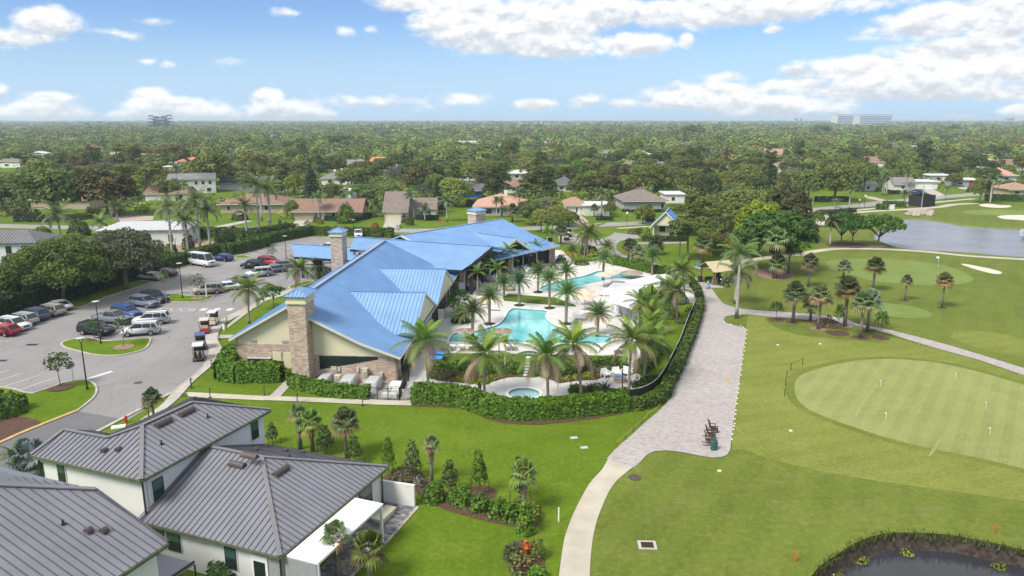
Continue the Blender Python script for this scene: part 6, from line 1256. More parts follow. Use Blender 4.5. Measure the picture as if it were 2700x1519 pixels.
for i,(x,y,w,lb)in enumerate([(600,1095,150,'bright yellow green foliage clump at the left of the mulch bed'),(700,1110,160,'second yellow green foliage clump in the mulch bed'),(800,1125,150,'third yellow green foliage clump near the hot tub deck'),(900,1090,120,'right end yellow green foliage clump of the left bed'),(1540,1110,90,'yellow green foliage clump right of the hot tub'),(1620,1098,90,'middle yellow green clump right of the hot tub'),(1700,1080,90,'yellow green clump near the white chairs'),(1830,1065,140,'yellow green clump beside the fire pit chairs')]):mound(lb,'S3',x,y,w,.55,(.20,.25,.015),.12,90,group='yellow foliage clumps')
for x,y,w,lb in((420,1050,280,'soft ornamental grass mass left of the hot tub bed'),(1990,1000,330,'soft grey green ornamental grass right of the pool lawn')):mound(lb,'S3',x,y,w,.7,(.075,.10,.03),.14,60,'ornamental_grass','grass plant',ry=1.6)
for x,y,w,h,lb in((1700,1200,150,.8,'low green shrub in the bed under the leaning coconut palm'),(1900,1190,160,.7,'yellow green shrub mass behind the front hedge'),(1950,1240,170,.7,'dark low shrub behind the front hedge'),(2150,1215,150,.6,'dark ground cover shrub beside the lamp post'),(2330,1160,180,.8,'dark green ground cover right of the fire pit'),(2440,1110,140,.7,'dark ground cover near the curved edging')):mound(lb,'S3',x,y,w,h,(.05,.09,.016)if 'dark' in lb else(.10,.16,.016),.13,70)
spiky('dark red spiky plant left of the fire pit lamp','S3',1975,1205,26,1.5,(.045,.05,.035),(.5,1.5),.045);spiky('spiky bronze plant behind the front hedge','S3',1830,1195,26,1.3,(.10,.11,.04),(.4,1.3),.045);spiky('dark spiky plant behind the left end of the front hedge','S3',490,1165,18,1.2,(.06,.055,.05),(.6,1.5),.04);spiky('grey agave by the clubhouse corner path','S3',165,890,22,.9,(.16,.2,.16),(.2,1.2),.06)
for i,(r_,x,y,lb)in enumerate([('S3',1370,260,'left'),('S3',720,600,'mid')]):pass
for c,lb in(((1157,385),'left lawn date palm'),((1447,412),'right lawn date palm'),((1602,563),'dense deck date palm'),((1335,260),'rear pool date palm'),((872,565),'yellow fronded date palm')):mound('ring of low green plants round the foot of the '+lb,'S3',c[0],c[1],88,.28,(.05,.085,.02),.09,120,'planting','plant',group='planting rings at date palms')
mound('mass of shrubs in the oval bed beside the clubhouse wall','S3',590,540,170,.5,(.05,.09,.02),.12,80)
for r_,x,y,w,h,lb,c in[('S4',560,190,260,1.4,'leafy shrub mass behind the white pergola posts',(.07,.12,.02)),('S4',760,130,240,1.8,'pale green shrub mass beside the curved fence',(.085,.13,.035)),('S4',680,470,200,1.0,'dark grassy shrub along the fence',(.05,.075,.025)),('S4',880,190,110,.9,'tufted shrub at the fence bend',(.10,.115,.03)),('S4',620,730,150,.6,'dark ground cover patch by the paving edge',(.045,.085,.018)),('S4',500,780,240,.6,'ground cover patch near the fire pit',(.045,.085,.018)),('R4',640,1080,260,2.0,'broad shrub clump right of the curved pergola',(.065,.115,.02)),('R4',620,920,200,1.9,'shrubs at the end of the curved pergola',(.08,.13,.02)),('R4',800,1170,110,1.0,'grassy tuft inside the fence bend',(.11,.12,.035))]:mound(lb,r_,x,y,w,h,c,.17,45)
mound('round pink flowering bed beside the paved cart path','R5',665,1290,225,.75,(.38,.20,.17),.13,70,'flower_bed','flower bed',(.07,.11,.03),ry=2.2);mound('small green bush in the middle of the pink flower bed','R5',672,1262,60,1.1,(.05,.10,.015),.12,80)
mound('big round bright bush on the brown house lawn','R2',1135,318,175,5.5,(.10,.17,.014),.26,38);mound('round dark bush at the garage corner','R2',845,310,55,2.2,(.04,.08,.018),.2,45);mound('orange flowering shrub at the garage corner','R2',880,328,75,1.3,(.32,.20,.05),.18,50,col2=(.08,.12,.02));mound('red flowering shrub on the lawn by the street','R2',1408,370,85,1.6,(.45,.05,.03),.18,60,col2=(.10,.10,.02));mound('round bush right of the cream garage door','R2',1742,340,85,2.4,(.06,.11,.016),.2,45);mound('dark round shrub on the lawn left of the driveway','R2',500,360,50,2.0,(.04,.07,.018),.2,45);mound('reddish shrub beside the cream garage','R2',1690,315,65,2.6,(.09,.07,.03),.2,45);mound('big clipped shrub at the right end of the flat topped hedge','R2',1545,458,90,2.6,(.11,.15,.02),.22,45)
mound('clipped square bush on the lawn of the grey house','R4',300,280,45,1.6,HD,.2,45);mound('brown flowering grass mass left of the hut','V7',2160,480,300,1.2,(.15,.12,.05),.18,50,ry=1.8);mound('orange tinged shrub at the hut corner','V7',2470,500,110,1.8,(.16,.13,.03),.18,50);mound('rounded thicket tree behind the hut','R4',400,300,110,5.0,(.055,.10,.018),.28,35)
mound('dark round bush on the far lawn with red garage','U4',2005,820,45,2.0,HD,.25,35);mound('shrub beside the black windscreen fence','U4',1540,905,60,1.5,HD,.25,35);mound('leafy tropical shrub left of the terrace corner','R3',1375,700,110,1.6,(.035,.075,.014),.2,45);mound('clipped shrub in the bed of the orange frond palm','R3',1570,715,150,.8,(.06,.11,.016),.16,50,ry=1.6);mound('yellow flowering shrubs by the entry road hedge','R3',1680,640,120,1.6,(.08,.12,.016),.2,45,col2=(.4,.3,.03));mound('dark hedge mass behind the far pool chairs','R3',1640,610,190,1.8,(.035,.07,.016),.22,40,ry=2.5)
mound('green shrub bed by the terrace tables','R3',1300,760,100,1.0,(.06,.10,.016),.16,50);mound('dark round planting left of the townhouse gate','R1',1000,1000,10,.2,HD,.1,10)
for r_,x,y,w,h,lb,c in[('R1',1800,570,110,4.0,'dark bush tree between the royal palm trunks',(.05,.08,.03)),('R1',2180,520,160,3.4,'grey green bush behind the car park hedge',(.065,.09,.03)),('R1',2080,540,60,4.0,'thin palm like bush behind the blue car',(.06,.09,.03)),('R1',1640,640,120,3,'bush in front of the royal palm foot',(.07,.11,.02)),('R1',60,1130,300,5,'big dark bush mass at the left edge behind the parked cars',(.045,.07,.022)),('R1',330,1090,300,5,'dark bush mass right of the left edge one',(.05,.075,.022)),('R1',120,900,240,4.5,'bush in front of the townhouse wall',(.05,.075,.022)),('R1',2290,290,160,2.5,'shrub thicket on the tan house lawn',(.08,.12,.02)),('R1',170,240,200,3,'yellowish shrub mass on the left far lawn',(.13,.13,.03)),('R2',60,460,90,3.0,'shrub at the right side of the royal palm row',(.06,.09,.03)),('R2',560,400,70,2.6,'bright bush by the street corner',(.07,.14,.02)),('R1',760,440,200,4,'shrubs before the long white townhouse',(.05,.09,.02)),('R2',1450,450,120,1.6,'palm like shrub before the flat topped hedge',(.06,.1,.03)),('R2',1280,440,60,2.2,'shrub beside the white truck',(.05,.1,.02))]:mound(lb,r_,x,y,w,h,c,.26,36)
def paint(name,c,rough=.25):return M('paint_'+name,c,rough,.03,.5,.6)
PAINT={'white':paint('white',(.62,.63,.64)),'silver':paint('silver',(.36,.365,.37),.3),'tan':paint('tan',(.36,.335,.28),.3),'grey':paint('grey',(.15,.16,.18)),'slate':paint('slate',(.07,.095,.15)),'navy':paint('navy',(.03,.06,.20)),'blue':paint('blue',(.04,.08,.28)),'black':paint('black',(.022,.022,.026)),'red':paint('red',(.38,.015,.03)),'maroon':paint('maroon',(.07,.03,.045)),'cream':paint('cream',(.58,.53,.40)),'bluegrey':paint('bluegrey',(.14,.16,.24))}
def loft(mb,st):
 """st: list of (x, [(y,z)...half section from bottom centre to top centre])"""
 n=len(st[0][1]);vs=[];fs=[]
 for x,sec in st:
  vs+=[(x,y,z)for y,z in sec]+[(x,-y,z)for y,z in reversed(sec)]
 m=2*n
 for i in range(len(st)-1):
  for k in range(m):fs.append((i*m+k,i*m+(k+1)%m,(i+1)*m+(k+1)%m,(i+1)*m+k))
 fs+=[tuple(range(m))[::-1],tuple((len(st)-1)*m+k for k in range(m))]
 mb.add(vs,fs)
SPEC={'suv':(4.75,1.95,1.05,1.15,1.74,.55,-1.95,1.25,-2.25,.37),'sedan':(4.8,1.86,.92,.98,1.45,.35,-1.05,1.15,-1.85,.33),'hatch':(4.3,1.8,.95,1.02,1.52,.5,-1.5,1.2,-2.0,.32),'van':(6.0,2.1,1.3,1.45,2.6,1.75,-2.85,2.45,-2.95,.36),'pickup':(5.6,2.0,1.12,1.2,1.85,.75,-.45,1.4,-.75,.39)}
CARMESH={}
def car_meshes(kind):
 if kind in CARMESH:return CARMESH[kind]
 L,W,hz,bz,rz,rf,rr,wf,wr,wrad=SPEC[kind];h=L/2;w=W/2;zb=.30
 def sec(f,zt,wm=1.0):return[(w*.7*f,zb),(w*.97*f*wm,zb+.12),(w*f*wm,.62),(w*.985*f*wm,zt-.12),(w*.86*f*wm,zt)]
 b=MB()
 rear=hz if kind in('sedan',)else(bz if kind!='pickup' else 1.12)
 loft(b,[(h,sec(.86,hz-.28)),(h-.12,sec(.93,hz-.14)),(h-.5,sec(1,hz-.04)),(wf,sec(1,hz+.04)),(rf,sec(1,bz)),(wr,sec(1,bz)),(-h+.35,sec(.99,rear)),(-h+.1,sec(.95,rear-.06)),(-h,sec(.88,rear-.18))])
 if kind=='pickup':
  b.box(-h+.1,wr-.1,-.74,.74,1.05,1.16)
 g=MB();e=.02
 loft(g,[(wf,[(w*.6,bz-.06),(w*.84,bz-.04),(w*.85,bz-.02),(w*.85,bz-.01),(w*.84,bz)]),(rf,[(w*.6,bz-.06),(w*.9,bz-.03),(w*.88,bz+(rz-bz)*.4),(w*.76,rz-.06),(w*.70,rz-.03)]),(rr,[(w*.6,bz-.06),(w*.9,bz-.03),(w*.88,bz+(rz-bz)*.4),(w*.75,rz-.06),(w*.69,rz-.03)]),(wr,[(w*.6,bz-.06),(w*.85,bz-.03),(w*.84,bz),(w*.80,bz+.02),(w*.7,bz+.04)])])
 r=MB();loft(r,[(rf+.06,[(w*.3,rz-.06),(w*.72,rz-.06),(w*.73,rz-.045),(w*.72,rz-.02),(w*.66,rz-.01)]),(0,[(w*.3,rz-.04),(w*.77,rz-.07),(w*.78,rz-.05),(w*.75,rz),(w*.66,rz+.02)]),(rr-.06,[(w*.3,rz-.06),(w*.74,rz-.07),(w*.75,rz-.05),(w*.72,rz-.02),(w*.64,rz)])])
 pl=[]
 for s in(-1,1):
  q=MB()
  q.bar((wf,s*w*.86,bz),(rf,s*w*.745,rz-.04),.07,.05);q.bar((rr,s*w*.745,rz-.04),(wr,s*w*.86,bz),.16 if kind!='sedan' else .1,.05)
  for x in([(rf+rr)/2+.1]if kind not in('suv','van')else[(rf*.62+rr*.38),(rf*.2+rr*.8)]):q.bar((x,s*w*.91,bz-.02),(x,s*w*.755,rz-.05),.09,.04)
  for vs,fs in q.pc:z_=MB();z_.add(vs,fs);pl.append(z_)
 ex=MB()
 for s in(-1,1):ex.bar((rf,s*w*.66,rz+.05),(rr,s*w*.66,rz+.05),.05,.04)
 t=MB();t.tube([(0,-.11,0),(0,.11,0)],wrad,16);rm=MB();rm.tube([(0,-.125,0),(0,.125,0)],wrad*.62,12)
 hl=MB();hl.box(-.10,.10,-.2,.2,-.07,.07);tl=MB();tl.box(-.09,.09,-.13,.13,-.12,.12);gr=MB();gr.box(-.05,.05,-.42,.42,-.12,.12);bp_=MB();bp_.box(-.08,.08,-w*.8,w*.8,-.09,.09)
 CARMESH[kind]=dict(body=b.mesh('car_body',PAINT['white'],True),glass=g.mesh('car_windows',MT['glass']),roof=r.mesh('car_roof',PAINT['white']),pil=[q.mesh('car_pillars',PAINT['white'])for q in pl],rail=ex.mesh('roof_rail',MT['black']),tyre=t.mesh('tyre',MT['rubber']),rim=rm.mesh('rim',MT['rim']),hl=hl.mesh('headlight',MT['lens']),tl=tl.mesh('taillight',MT['tail']),gr=gr.mesh('grille',MT['black']),bp=bp_.mesh('bumper',MT['black']))
 return CARMESH[kind]
CM2={}
def painted(me,col):
 k=(me.name,col)
 if k not in CM2:
  c=me.copy();c.materials.clear();c.materials.append(PAINT[col]);CM2[k]=c
 return CM2[k]
def car(kind,col,label,reg,x,y,hx,hy,group='cars in the car park',cat='car',z=.02):
 d=G(reg,x+hx,y+hy)-G(reg,x-hx,y-hy);ang=math.atan2(d.y,d.x);p=G(reg,x,y)
 p=p+Vector((0,.75,0));m=car_meshes(kind);L,W,hz,bz,rz,rf,rr,wf,wr,wrad=SPEC[kind];h=L/2
 t=thing('parked_'+('van' if kind=='van' else 'pickup' if kind=='pickup' else 'car'),label,'van' if kind=='van' else 'pickup truck' if kind=='pickup' else 'car',(p.x,p.y,z),ang,group)
 bo=obj('body',painted(m['body'],col),t);obj('windows',m['glass'],t);obj('roof',painted(m['roof'],col),t)
 for q in m['pil']:obj('window_pillar',painted(q,col),t)
 if kind in('suv',):obj('roof_rails',m['rail'],t)
 for sx in(1,-1):
  for sy in(1,-1):
   w=obj('wheel',m['tyre'],t,(sx*(h-.95 if sx>0 else h-1.0),sy*(W/2-.1),wrad));obj('rim',m['rim'],w)
 for sy in(1,-1):
  obj('headlight',m['hl'],t,(h-.14,sy*W*.37,hz-.22));obj('taillight',m['tl'],t,(-h+.1,sy*W*.40,(bz if kind!='sedan' else hz)-.22))
 obj('grille',m['gr'],t,(h-.02,0,hz-.35));obj('bumper',m['bp'],t,(-h+.06,0,.42))
 return t
for a in[('hatch','red','red hatchback half out of view at the left edge','R1',5,1405,-60,-6),('suv','white','small white car facing right beside the red hatchback','R1',105,1352,60,8),('suv','silver','silver suv parked with its tail to the lane, next to the white one facing right','R1',180,1302,-60,-8),('suv','slate','dark slate blue suv parked under the left oak','R1',300,1255,-60,-10),('suv','tan','pale tan suv between the slate blue suv and the white sedan','R1',452,1212,-60,-8),('sedan','white','white sedan at the right end of the left row under the oak trunk','R1',530,1158,-60,-10),('suv','black','black suv behind the young tree at the big grass island','R1',895,1398,60,5),('pickup','grey','dark grey pickup with open bed beside the lamp post','R1',1055,1288,60,5),('suv','blue','deep blue suv in front of the dark grey pickup','R1',1190,1228,60,10),('suv','bluegrey','blue grey suv with black roof rails facing right','R1',1362,1130,60,8),('suv','black','black suv beside the blue grey one at the small grass island','R1',1455,1085,60,8),('suv','white','white suv facing left with its tail by the blue painted line','R1',1425,1298,-60,4),('suv','white','white suv nearest the big grass island partly behind a sapling','R1',1322,1402,-60,4),('sedan','silver','silver sedan parked nose in under the grey green oak','R1',1420,872,-60,-4),('sedan','maroon','dark maroon sedan next to the silver one under the oak','R1',1556,834,-60,-4),('van','white','white passenger van with dark windows parked by the long hedge','R1',1920,735,60,9),('hatch','navy','dark blue hatchback right of the white van','R1',2115,688,-60,-4),('suv','black','black suv in the far row next to the red one','R1',2405,762,-60,-4),('suv','red','bright red suv in the far row','R2',390,728,60,4),('suv','white','large white suv in the far row facing left','R2',290,840,-60,6),('sedan','bluegrey','blue grey car tucked behind the large white suv','R2',430,800,-60,6),('sedan','grey','grey car beside the red suv in the far row','R2',510,755,-60,4),('sedan','grey','grey car hidden behind the roadside coconut palm','R1',2275,905,-60,4),('suv','tan','champagne suv on the far side of the small grass island','R1',1975,1005,-60,4),('sedan','white','low white coupe right of the champagne suv','R1',2135,972,-60,6),('sedan','white','white car seen just over the entrance canopy roof','R2',955,575,-60,-4),('pickup','white','white pickup parked before the flat topped hedge','R2',1245,455,2,40),('suv','navy','dark blue suv on the driveway of the flat white garage far right','U4',1510,842,-60,-4)]:car(*a)
def golf_cart(label,reg,x,y,hx,hy,body,roofc,bags=False):
 d=G(reg,x+hx,y+hy)-G(reg,x-hx,y-hy);p=G(reg,x,y);t=thing('golf_cart',label,'golf cart',(p.x,p.y+.5,.02),math.atan2(d.y,d.x),'golf carts')
 b=MB();loft(b,[(1.2,[(.2,.28),(.42,.3),(.45,.5),(.44,.6),(.3,.66)]),(.75,[(.3,.25),(.56,.28),(.58,.5),(.55,.82),(.4,.86)]),(.62,[(.3,.25),(.58,.28),(.6,.34),(.58,.38),(.4,.4)]),(-.1,[(.3,.25),(.58,.28),(.6,.34),(.58,.38),(.4,.4)]),(-.2,[(.3,.25),(.58,.28),(.6,.4),(.58,.62),(.4,.66)]),(-1.1,[(.3,.3),(.56,.32),(.58,.5),(.54,.66),(.4,.7)])]);b.build('body',PAINT[body],t)
 b=MB();b.box(-.62,-.1,-.52,.52,.68,.8);b.build('seat',MT['beige_box'],t);b=MB();b.box(-.72,-.62,-.52,.52,.8,1.2);b.build('backrest',MT['beige_box'],t)
 b=MB();b.prism([(-.95,-.6,1.86),(.75,-.6,1.86),(.75,.6,1.86),(-.95,.6,1.86)],(0,0,.09));b.build('roof',PAINT[roofc],t)
 for sx,sx2 in((.7,.78),(-.85,-.85)):
  for s in(-1,1):b=MB();b.bar((sx2,s*.52,.6),(sx,s*.54,1.86),.05,.05);b.build('post',MT['black'],t)
 b=MB();b.prism([(.8,-.5,.85),(.8,.5,.85),(.72,.5,1.8),(.72,-.5,1.8)],(.015,0,0));b.build('windscreen',MT['glass'],t)
 for sx in(.8,-.75):
  for s in(-1,1):w=MB();w.tube([(sx,s*.44,.23),(sx,s*.62,.23)],.23,12);wo=w.build('wheel',MT['rubber'],t);w=MB();w.tube([(sx,s*.45,.23),(sx,s*.63,.23)],.12,8);w.build('rim',MT['rim'],wo)
 if bags:
  for s in(-.25,.25):w=MB();w.tube([(-1.15,s,.5),(-1.3,s,1.35)],.14,8);w.build('bag_rack',MT['black'],t)
  w=MB();w.box(-1.2,-1.15,-.25,.25,.38,.58);w.build('rear_reflector',MT['red'],t)
golf_cart('white roofed beige golf cart ahead of the red one by the sidewalk','R1',2025,1300,40,-40,'cream','white');golf_cart('red golf cart with cream roof waiting by the sidewalk','R1',1945,1378,14,-40,'red','cream');golf_cart('golf cart with dark blue roof parked ahead of the white roofed bag carrier','S1',1905,625,4,-40,'black','navy');golf_cart('white roofed golf cart with two golf bags on its rear','S1',1885,730,8,-40,'grey','white',True);golf_cart('red golf cart on the driveway of the low tan house','R1',2280,298,-40,0,'red','white');golf_cart('dark golf cart parked by the far corner of the clubhouse','V7',640,640,30,-60,'black','white');golf_cart('second dark golf cart close behind at the far clubhouse corner','V7',690,560,30,-60,'black','black')
def lamp(label,reg,x,y,yt,xt,kind='y'):
 g=G(reg,x,y);h=max(3.5,min(8,HT(reg,xt,yt,g.y)));t=thing('street_lamp',label,'lamp post',(g.x,g.y,.05),rnd.uniform(-.3,.3),'car park lamps')
 m=MB();m.tube([(0,0,0),(0,0,h-.7)],[.085,.055],8);m.tube([(0,0,0),(0,0,.25)],.14,8);m.build('pole',MT['black'],t)
 for s in(-1,1):m=MB();m.tube([(0,0,h-.72),(s*.28,0,h-.06)],.03,6);m.build('arm',MT['black'],t)
 m=MB();m.lathe([(.1,h-.07),(.42,h-.05),(.44,h),(.2,h+.05)],16);m.build('lamp_head',MT['lamp_head'],t)
for a in[('lamp post on the big grass island between two parked cars','S1',965,570,165,910),('lamp post at the lawn corner beside the round sign','S1',835,1005,515,755),('lamp post on the small grass island','R1',1745,1040,705,1715),('lamp post left of the entrance canopy','R2',562,672,445,545),('lamp post between the two very tall royal palms','R2',406,442,290,395),('lamp post behind the flat topped hedge','R2',1207,440,290,1193),('lamp post behind the clay ground','R1',1688,645,470,1668),('black lamp post between the palms at the far pool corner','V7',1000,800,590,1003)]:lamp(*a)
def bollard(label,reg,x,y,yt):
 g=G(reg,x,y);t=thing('bollard_light',label,'bollard light',(g.x,g.y,.05),0,'bollard lights along the walks');m=MB();m.tube([(0,0,0),(0,0,.95)],.05,8);m.box(-.14,.14,-.14,.14,0,.05);m.build('post',MT['vent'],t);m=MB();m.box(-.05,.16,-.06,.06,.93,1.02);m.build('lamp_head',MT['vent'],t)
for i,(r_,x,y)in enumerate([('S1',1830,990),('S1',2008,1085),('S1',2022,805),('S1',2168,385),('S1',2100,527),('S2',715,1245),('S2',1030,1318),('S2',1655,1340),('S2',14,1168),('S3',680,1182),('S3',1650,1150),('S3',1575,1072),('S3',1882,1070),('S3',448,1150)]):bollard(['bollard light at the foot of the tall bushy hedge kerb','bollard light nearest the grey house roof ridge','bollard light at the left end of the bushy hedge','bollard light by the bend of the walk near the coconut palm','bollard light at the side path to the clubhouse','bollard light on the lawn by the path fork','bollard light at the lawn edge below the yard hedge','bollard light in front of the black yard gate','bollard light at the outer walk corner','bollard light behind the front hedge left of the hot tub','bollard light right of the hot tub','bollard light in the mulch bed right of the hot tub','bollard light by the white chairs','bollard light behind the left end of the front hedge'][i],r_,x,y,0)
for i,(x,y)in enumerate(((770,1205),(787,1220))):m=MB();m.tube([(0,0,0),(0,0,.95)],.09,8);o=m.build('bollard',MT['black']);o.location=G('S3',x,y,.04);tag(o,('left' if i==0 else 'right')+' one of two black bollards at the hot tub path','bollard')
def sign(label,reg,x,y,h,w,hh,m_,shape='box',txt=None,rz=0,back='grey_metal',n='sign'):
 g=G(reg,x,y);t=thing(n,label,'sign',(g.x,g.y,.05),rz);m=MB();m.tube([(0,0,0),(0,0,h)],.035,6);m.build('post',MT['grey_metal']if m_!='white_paint' else MT['white_paint'],t)
 m=MB()
 if shape=='oct':m.prism([(w/2*math.cos(a+.39),-.045,h-w*.3+w/2*math.sin(a+.39))for a in np.linspace(0,2*PI,8,endpoint=False)],(0,.03,0))
 else:m.box(-w/2,w/2,-.045,-.015,h-hh,h)
 p=m.build('sign_panel',MT[m_],t)
 if txt:
  for k,(s,z,sz,mm)in enumerate(txt):
   cu=bpy.data.curves.new('lettering','FONT');cu.body=s;cu.size=sz;cu.align_x='CENTER';cu.extrude=.003
   o=bpy.data.objects.new('lettering',cu);dg=bpy.context.evaluated_depsgraph_get();COL.objects.link(o);bpy.context.view_layer.update();me=bpy.data.meshes.new_from_object(o.evaluated_get(bpy.context.evaluated_depsgraph_get()));bpy.data.objects.remove(o)
   me.materials.clear();me.materials.append(MT[mm]);q=obj('lettering',me,p,(0,-.052,z));q.rotation_euler=(PI/2,0,0)
 return t
sign('round grey back of a stop sign beside the round headed young tree','S1',705,938,2.3,.8,.8,'grey_metal','oct');sign('red stop sign by the street behind the clubhouse','R2',2035,400,2.6,1.0,1.0,'red','oct',[('STOP',2.16,.33,'white_paint')])
sign('white signboard post by the side path of the clubhouse','S1',2140,458,1.1,.3,.7,'white_paint');sign('white pole sign on the small grass island','R1',1975,1040,2.4,.2,2.2,'white_paint');sign('blue parking sign at the end of the small grass island','R1',1592,1105,2.0,.3,.45,'blue');sign('second parking sign before the blue grey suv','R1',1425,1190,2.0,.3,.45,'grey_metal');sign('white notice board with black heading hung on the yard fence','V6',2142,870,1.15,.95,.9,'white_paint','box',[('NOTICE',.98,.16,'black')])
def simple(name,label,cat,reg,x,y,mb,mat_,z=0.0,rz=0.0,group=None,smooth=False):
 o=mb.build(name,MT[mat_],None,smooth);g=G(reg,x,y);o.location=(g.x,g.y,z);o.rotation_euler=(0,0,rz);return tag(o,label,cat,group)
t=thing('fire_hydrant','red fire hydrant on the grass strip by the road','hydrant',G('T1',967,276));m=MB();m.lathe([(.16,0),(.16,.06),(.11,.08),(.11,.55),(.14,.57),(.12,.66),(.04,.74)],12);m.build('barrel',MT['red'],t)
for s in(-1,1):m=MB();m.tube([(0,0,.42),(s*.2,0,.42)],.06,8);m.build('nozzle',MT['red'],t)
m=MB();m.box(-.6,.6,-.35,.35,0,.12);simple('utility_cover','flat white utility cover on the grass strip by the hydrant','cover','S1',1132,1366,m,'white_paint',0,.4)
for x,y,lb in((1636,393,'smaller pale valve box lid on the central lawn'),(1714,468,'larger pale valve box lid on the central lawn')):m=MB();m.box(-.32,.32,-.2,.2,0,.05);simple('valve_box',lb,'cover','T3',x,y,m,'lamp_head',.01,.2)
m=MB();m.lathe([(.52,0),(.52,.05),(.4,.06)],20);simple('manhole_cover','round grey manhole lid in the turf beside the cart path','cover','T4',505,697,m,'vent',.01)
t=thing('drain_grate','square drain with pale concrete frame and dark rusty grate','drain',G('T4',600,1216),-.05);m=MB()
for a in((-.62,-.42,-.5,.5),(.42,.62,-.5,.5),(-.42,.42,-.5,-.36),(-.42,.42,.36,.5)):m.box(a[0],a[1],a[2],a[3],0,.07)
m.build('frame',MT['concrete'],t);m=MB();m.box(-.42,-.03,-.36,.36,0,.04);m.box(.03,.42,-.36,.36,0,.04)
for k in range(9):m.box(-.41,.41,-.34+k*.08,-.31+k*.08,.04,.06)
m.build('grate',MT['brown'],t)
for r_,x,y,m_,h,lb in(('T4',1730,1342,'orange',.8,'orange stake in the rough left of the dark pond'),('T5',1807,1122,'orange',.8,'orange stake above the dark pond at right'),('T3',1518,1032,'white_paint',1.1,'white marker stake beside the cart path')):m=MB();m.box(-.05,.05,-.03,.03,0,h);simple('stake',lb,'stake',r_,x,y,m,m_)
for i,(x,y)in enumerate([(360,466),(433,402),(492,345),(557,290),(608,240),(695,172)]):m=MB();m.tube([(0,0,0),(0,0,.55)],.025,6);simple('rope_post',['nearest','second','third','fourth','fifth','farthest'][i]+' post of the yellow rope line beside the paved plaza','post','T4',x,y,m,'vent',0,0,'rope posts')
pts=GL('T4',[(360,466),(433,402),(492,345),(557,290),(608,240),(695,172)]);m=MB();q=[]
for i in range(5):
 for k in range(5):u=k/5;p=pts[i].lerp(pts[i+1],u);q.append(p+Vector((0,0,.52-.25*u*(1-u))))
m.tube(q+[pts[-1]+Vector((0,0,.52))],.018,5);tag(m.build('rope',MT['kerb_yellow']),'yellow rope strung along the left edge of the paved plaza','rope')
bp2=[(2050,590),(1938,640),(1898,714),(1886,796),(1878,888)]
for i,(x,y)in enumerate(bp2):m=MB();m.tube([(0,0,0),(0,0,.9)],.035,6);simple('rope_post',['topmost','second','third','fourth','lowest'][i]+' black rope post at the left rim of the putting green','post','S4',x,y,m,'black',0,0,'putting green rope posts')
pts=GL('S4',bp2[:2]);m=MB();m.tube([pts[0]+Vector((0,0,.85)),pts[0].lerp(pts[1],.5)+Vector((0,0,.75)),pts[1]+Vector((0,0,.85))],.02,5);tag(m.build('rope',MT['black']),'black rope between the two topmost posts at the putting green','rope')
mk=[(1523,262),(1517,300),(1510,340),(1508,385),(1498,425),(1494,460),(1487,498),(1482,535),(1470,590),(1466,640),(1463,690),(1448,775),(1443,820),(1436,860),(1428,915),(1424,965),(1415,1028),(1410,1065),(1404,1110),(1402,1155),(1396,1180),(1390,1210),(1382,1255),(1375,1305),(1300,150),(1302,178),(1368,205),(1460,218),(1485,232)]
mm=MB();mm.lathe([(.075,0),(.085,.04),(.06,.09),(.02,.11)],8);me=mm.mesh('edge_marker',MT['white_paint'])
for i,(x,y)in enumerate(mk):o=obj('edge_marker',me,None,G('S4',x,y)+Vector((0,0,.03)));tag(o,'small white dome marker in the row between paved plaza and turf','marker','white edge markers')
def flag(label,reg,x,y,h,red=True):
 t=thing('golf_flag',label,'golf flag',G(reg,x,y)+Vector((0,0,.03)),rnd.uniform(-.4,.4),'flags on the greens');m=MB();m.tube([(0,0,0),(0,0,h)],.018,5);m.build('pole',MT['white_paint'],t);m=MB();m.prism([(0,0,h),(-h*.22,.02,h-.02),(-h*.20,.05,h-h*.17),(0,0,h-h*.2)],(0,.01,0));m.build('flag',MT['white_paint'],t)
 if red:m=MB();m.box(.0,.05,-.01,.01,h-.1,h);m.build('flag_tip',MT['red'],t)
for x,y,lb in((1165,615,'small white flag at the upper end of the pale worn streak'),(1217,935,'small white flag near the lower rim of the putting green'),(1880,545,'small white flag near the top rim of the putting green'),(2170,825,'small white flag right of the putting green middle'),(2208,1082,'small white flag nearest the right frame edge low on the green')):flag(lb,'S5',x,y,.75)
flag('tall red topped flagstick on the far golf green by the lake','R5',1712,752,2.3)
for r_,x,y,lb in(('S4',1815,402,'white cap marker on the turf above the rope posts'),('S4',2220,392,'small pale marker on the turf under the cart path cluster'),('S4',1938,1224,'white block lying on the turf below the putting green'),('T4',1152,650,'tiny white marker on the dark turf by the plaza end')):m=MB();m.box(-.14,.14,-.1,.1,0,.1);simple('tee_marker',lb,'marker',r_,x,y,m,'white_paint',.02,.3)
def rocking(label,reg,x,y,rz):
 t=thing('rocking_chair',label,'chair',G(reg,x,y)+Vector((0,0,.045)),rz,'rocking chairs');a=MT['brown']
 m=MB();m.box(-.3,.3,-.3,.3,.40,.45);m.build('seat',a,t)
 m=MB()
 for k in range(5):m.bar((-.28,-.24+k*.12,.45),(-.46,-.24+k*.12,1.18),.07,.03)
 m.bar((-.46,-.3,1.15),(-.46,.3,1.15),.05,.12);m.build('backrest',a,t)
 for s in(-1,1):
  m=MB();m.bar((-.36,s*.32,.7),(.34,s*.32,.66),.08,.04);m.bar((.3,s*.32,.1),(.3,s*.32,.66),.05,.05);m.build('armrest',a,t)
  m=MB();m.tube([(-.65,s*.3,.14),(-.3,s*.3,.04),(.1,s*.3,.02),(.45,s*.3,.08)],.03,5);m.build('rocker',a,t)
  for q in(-.28,.26):m=MB();m.bar((q,s*.3,.05),(q,s*.3,.42),.05,.05);m.build('leg',a,t)
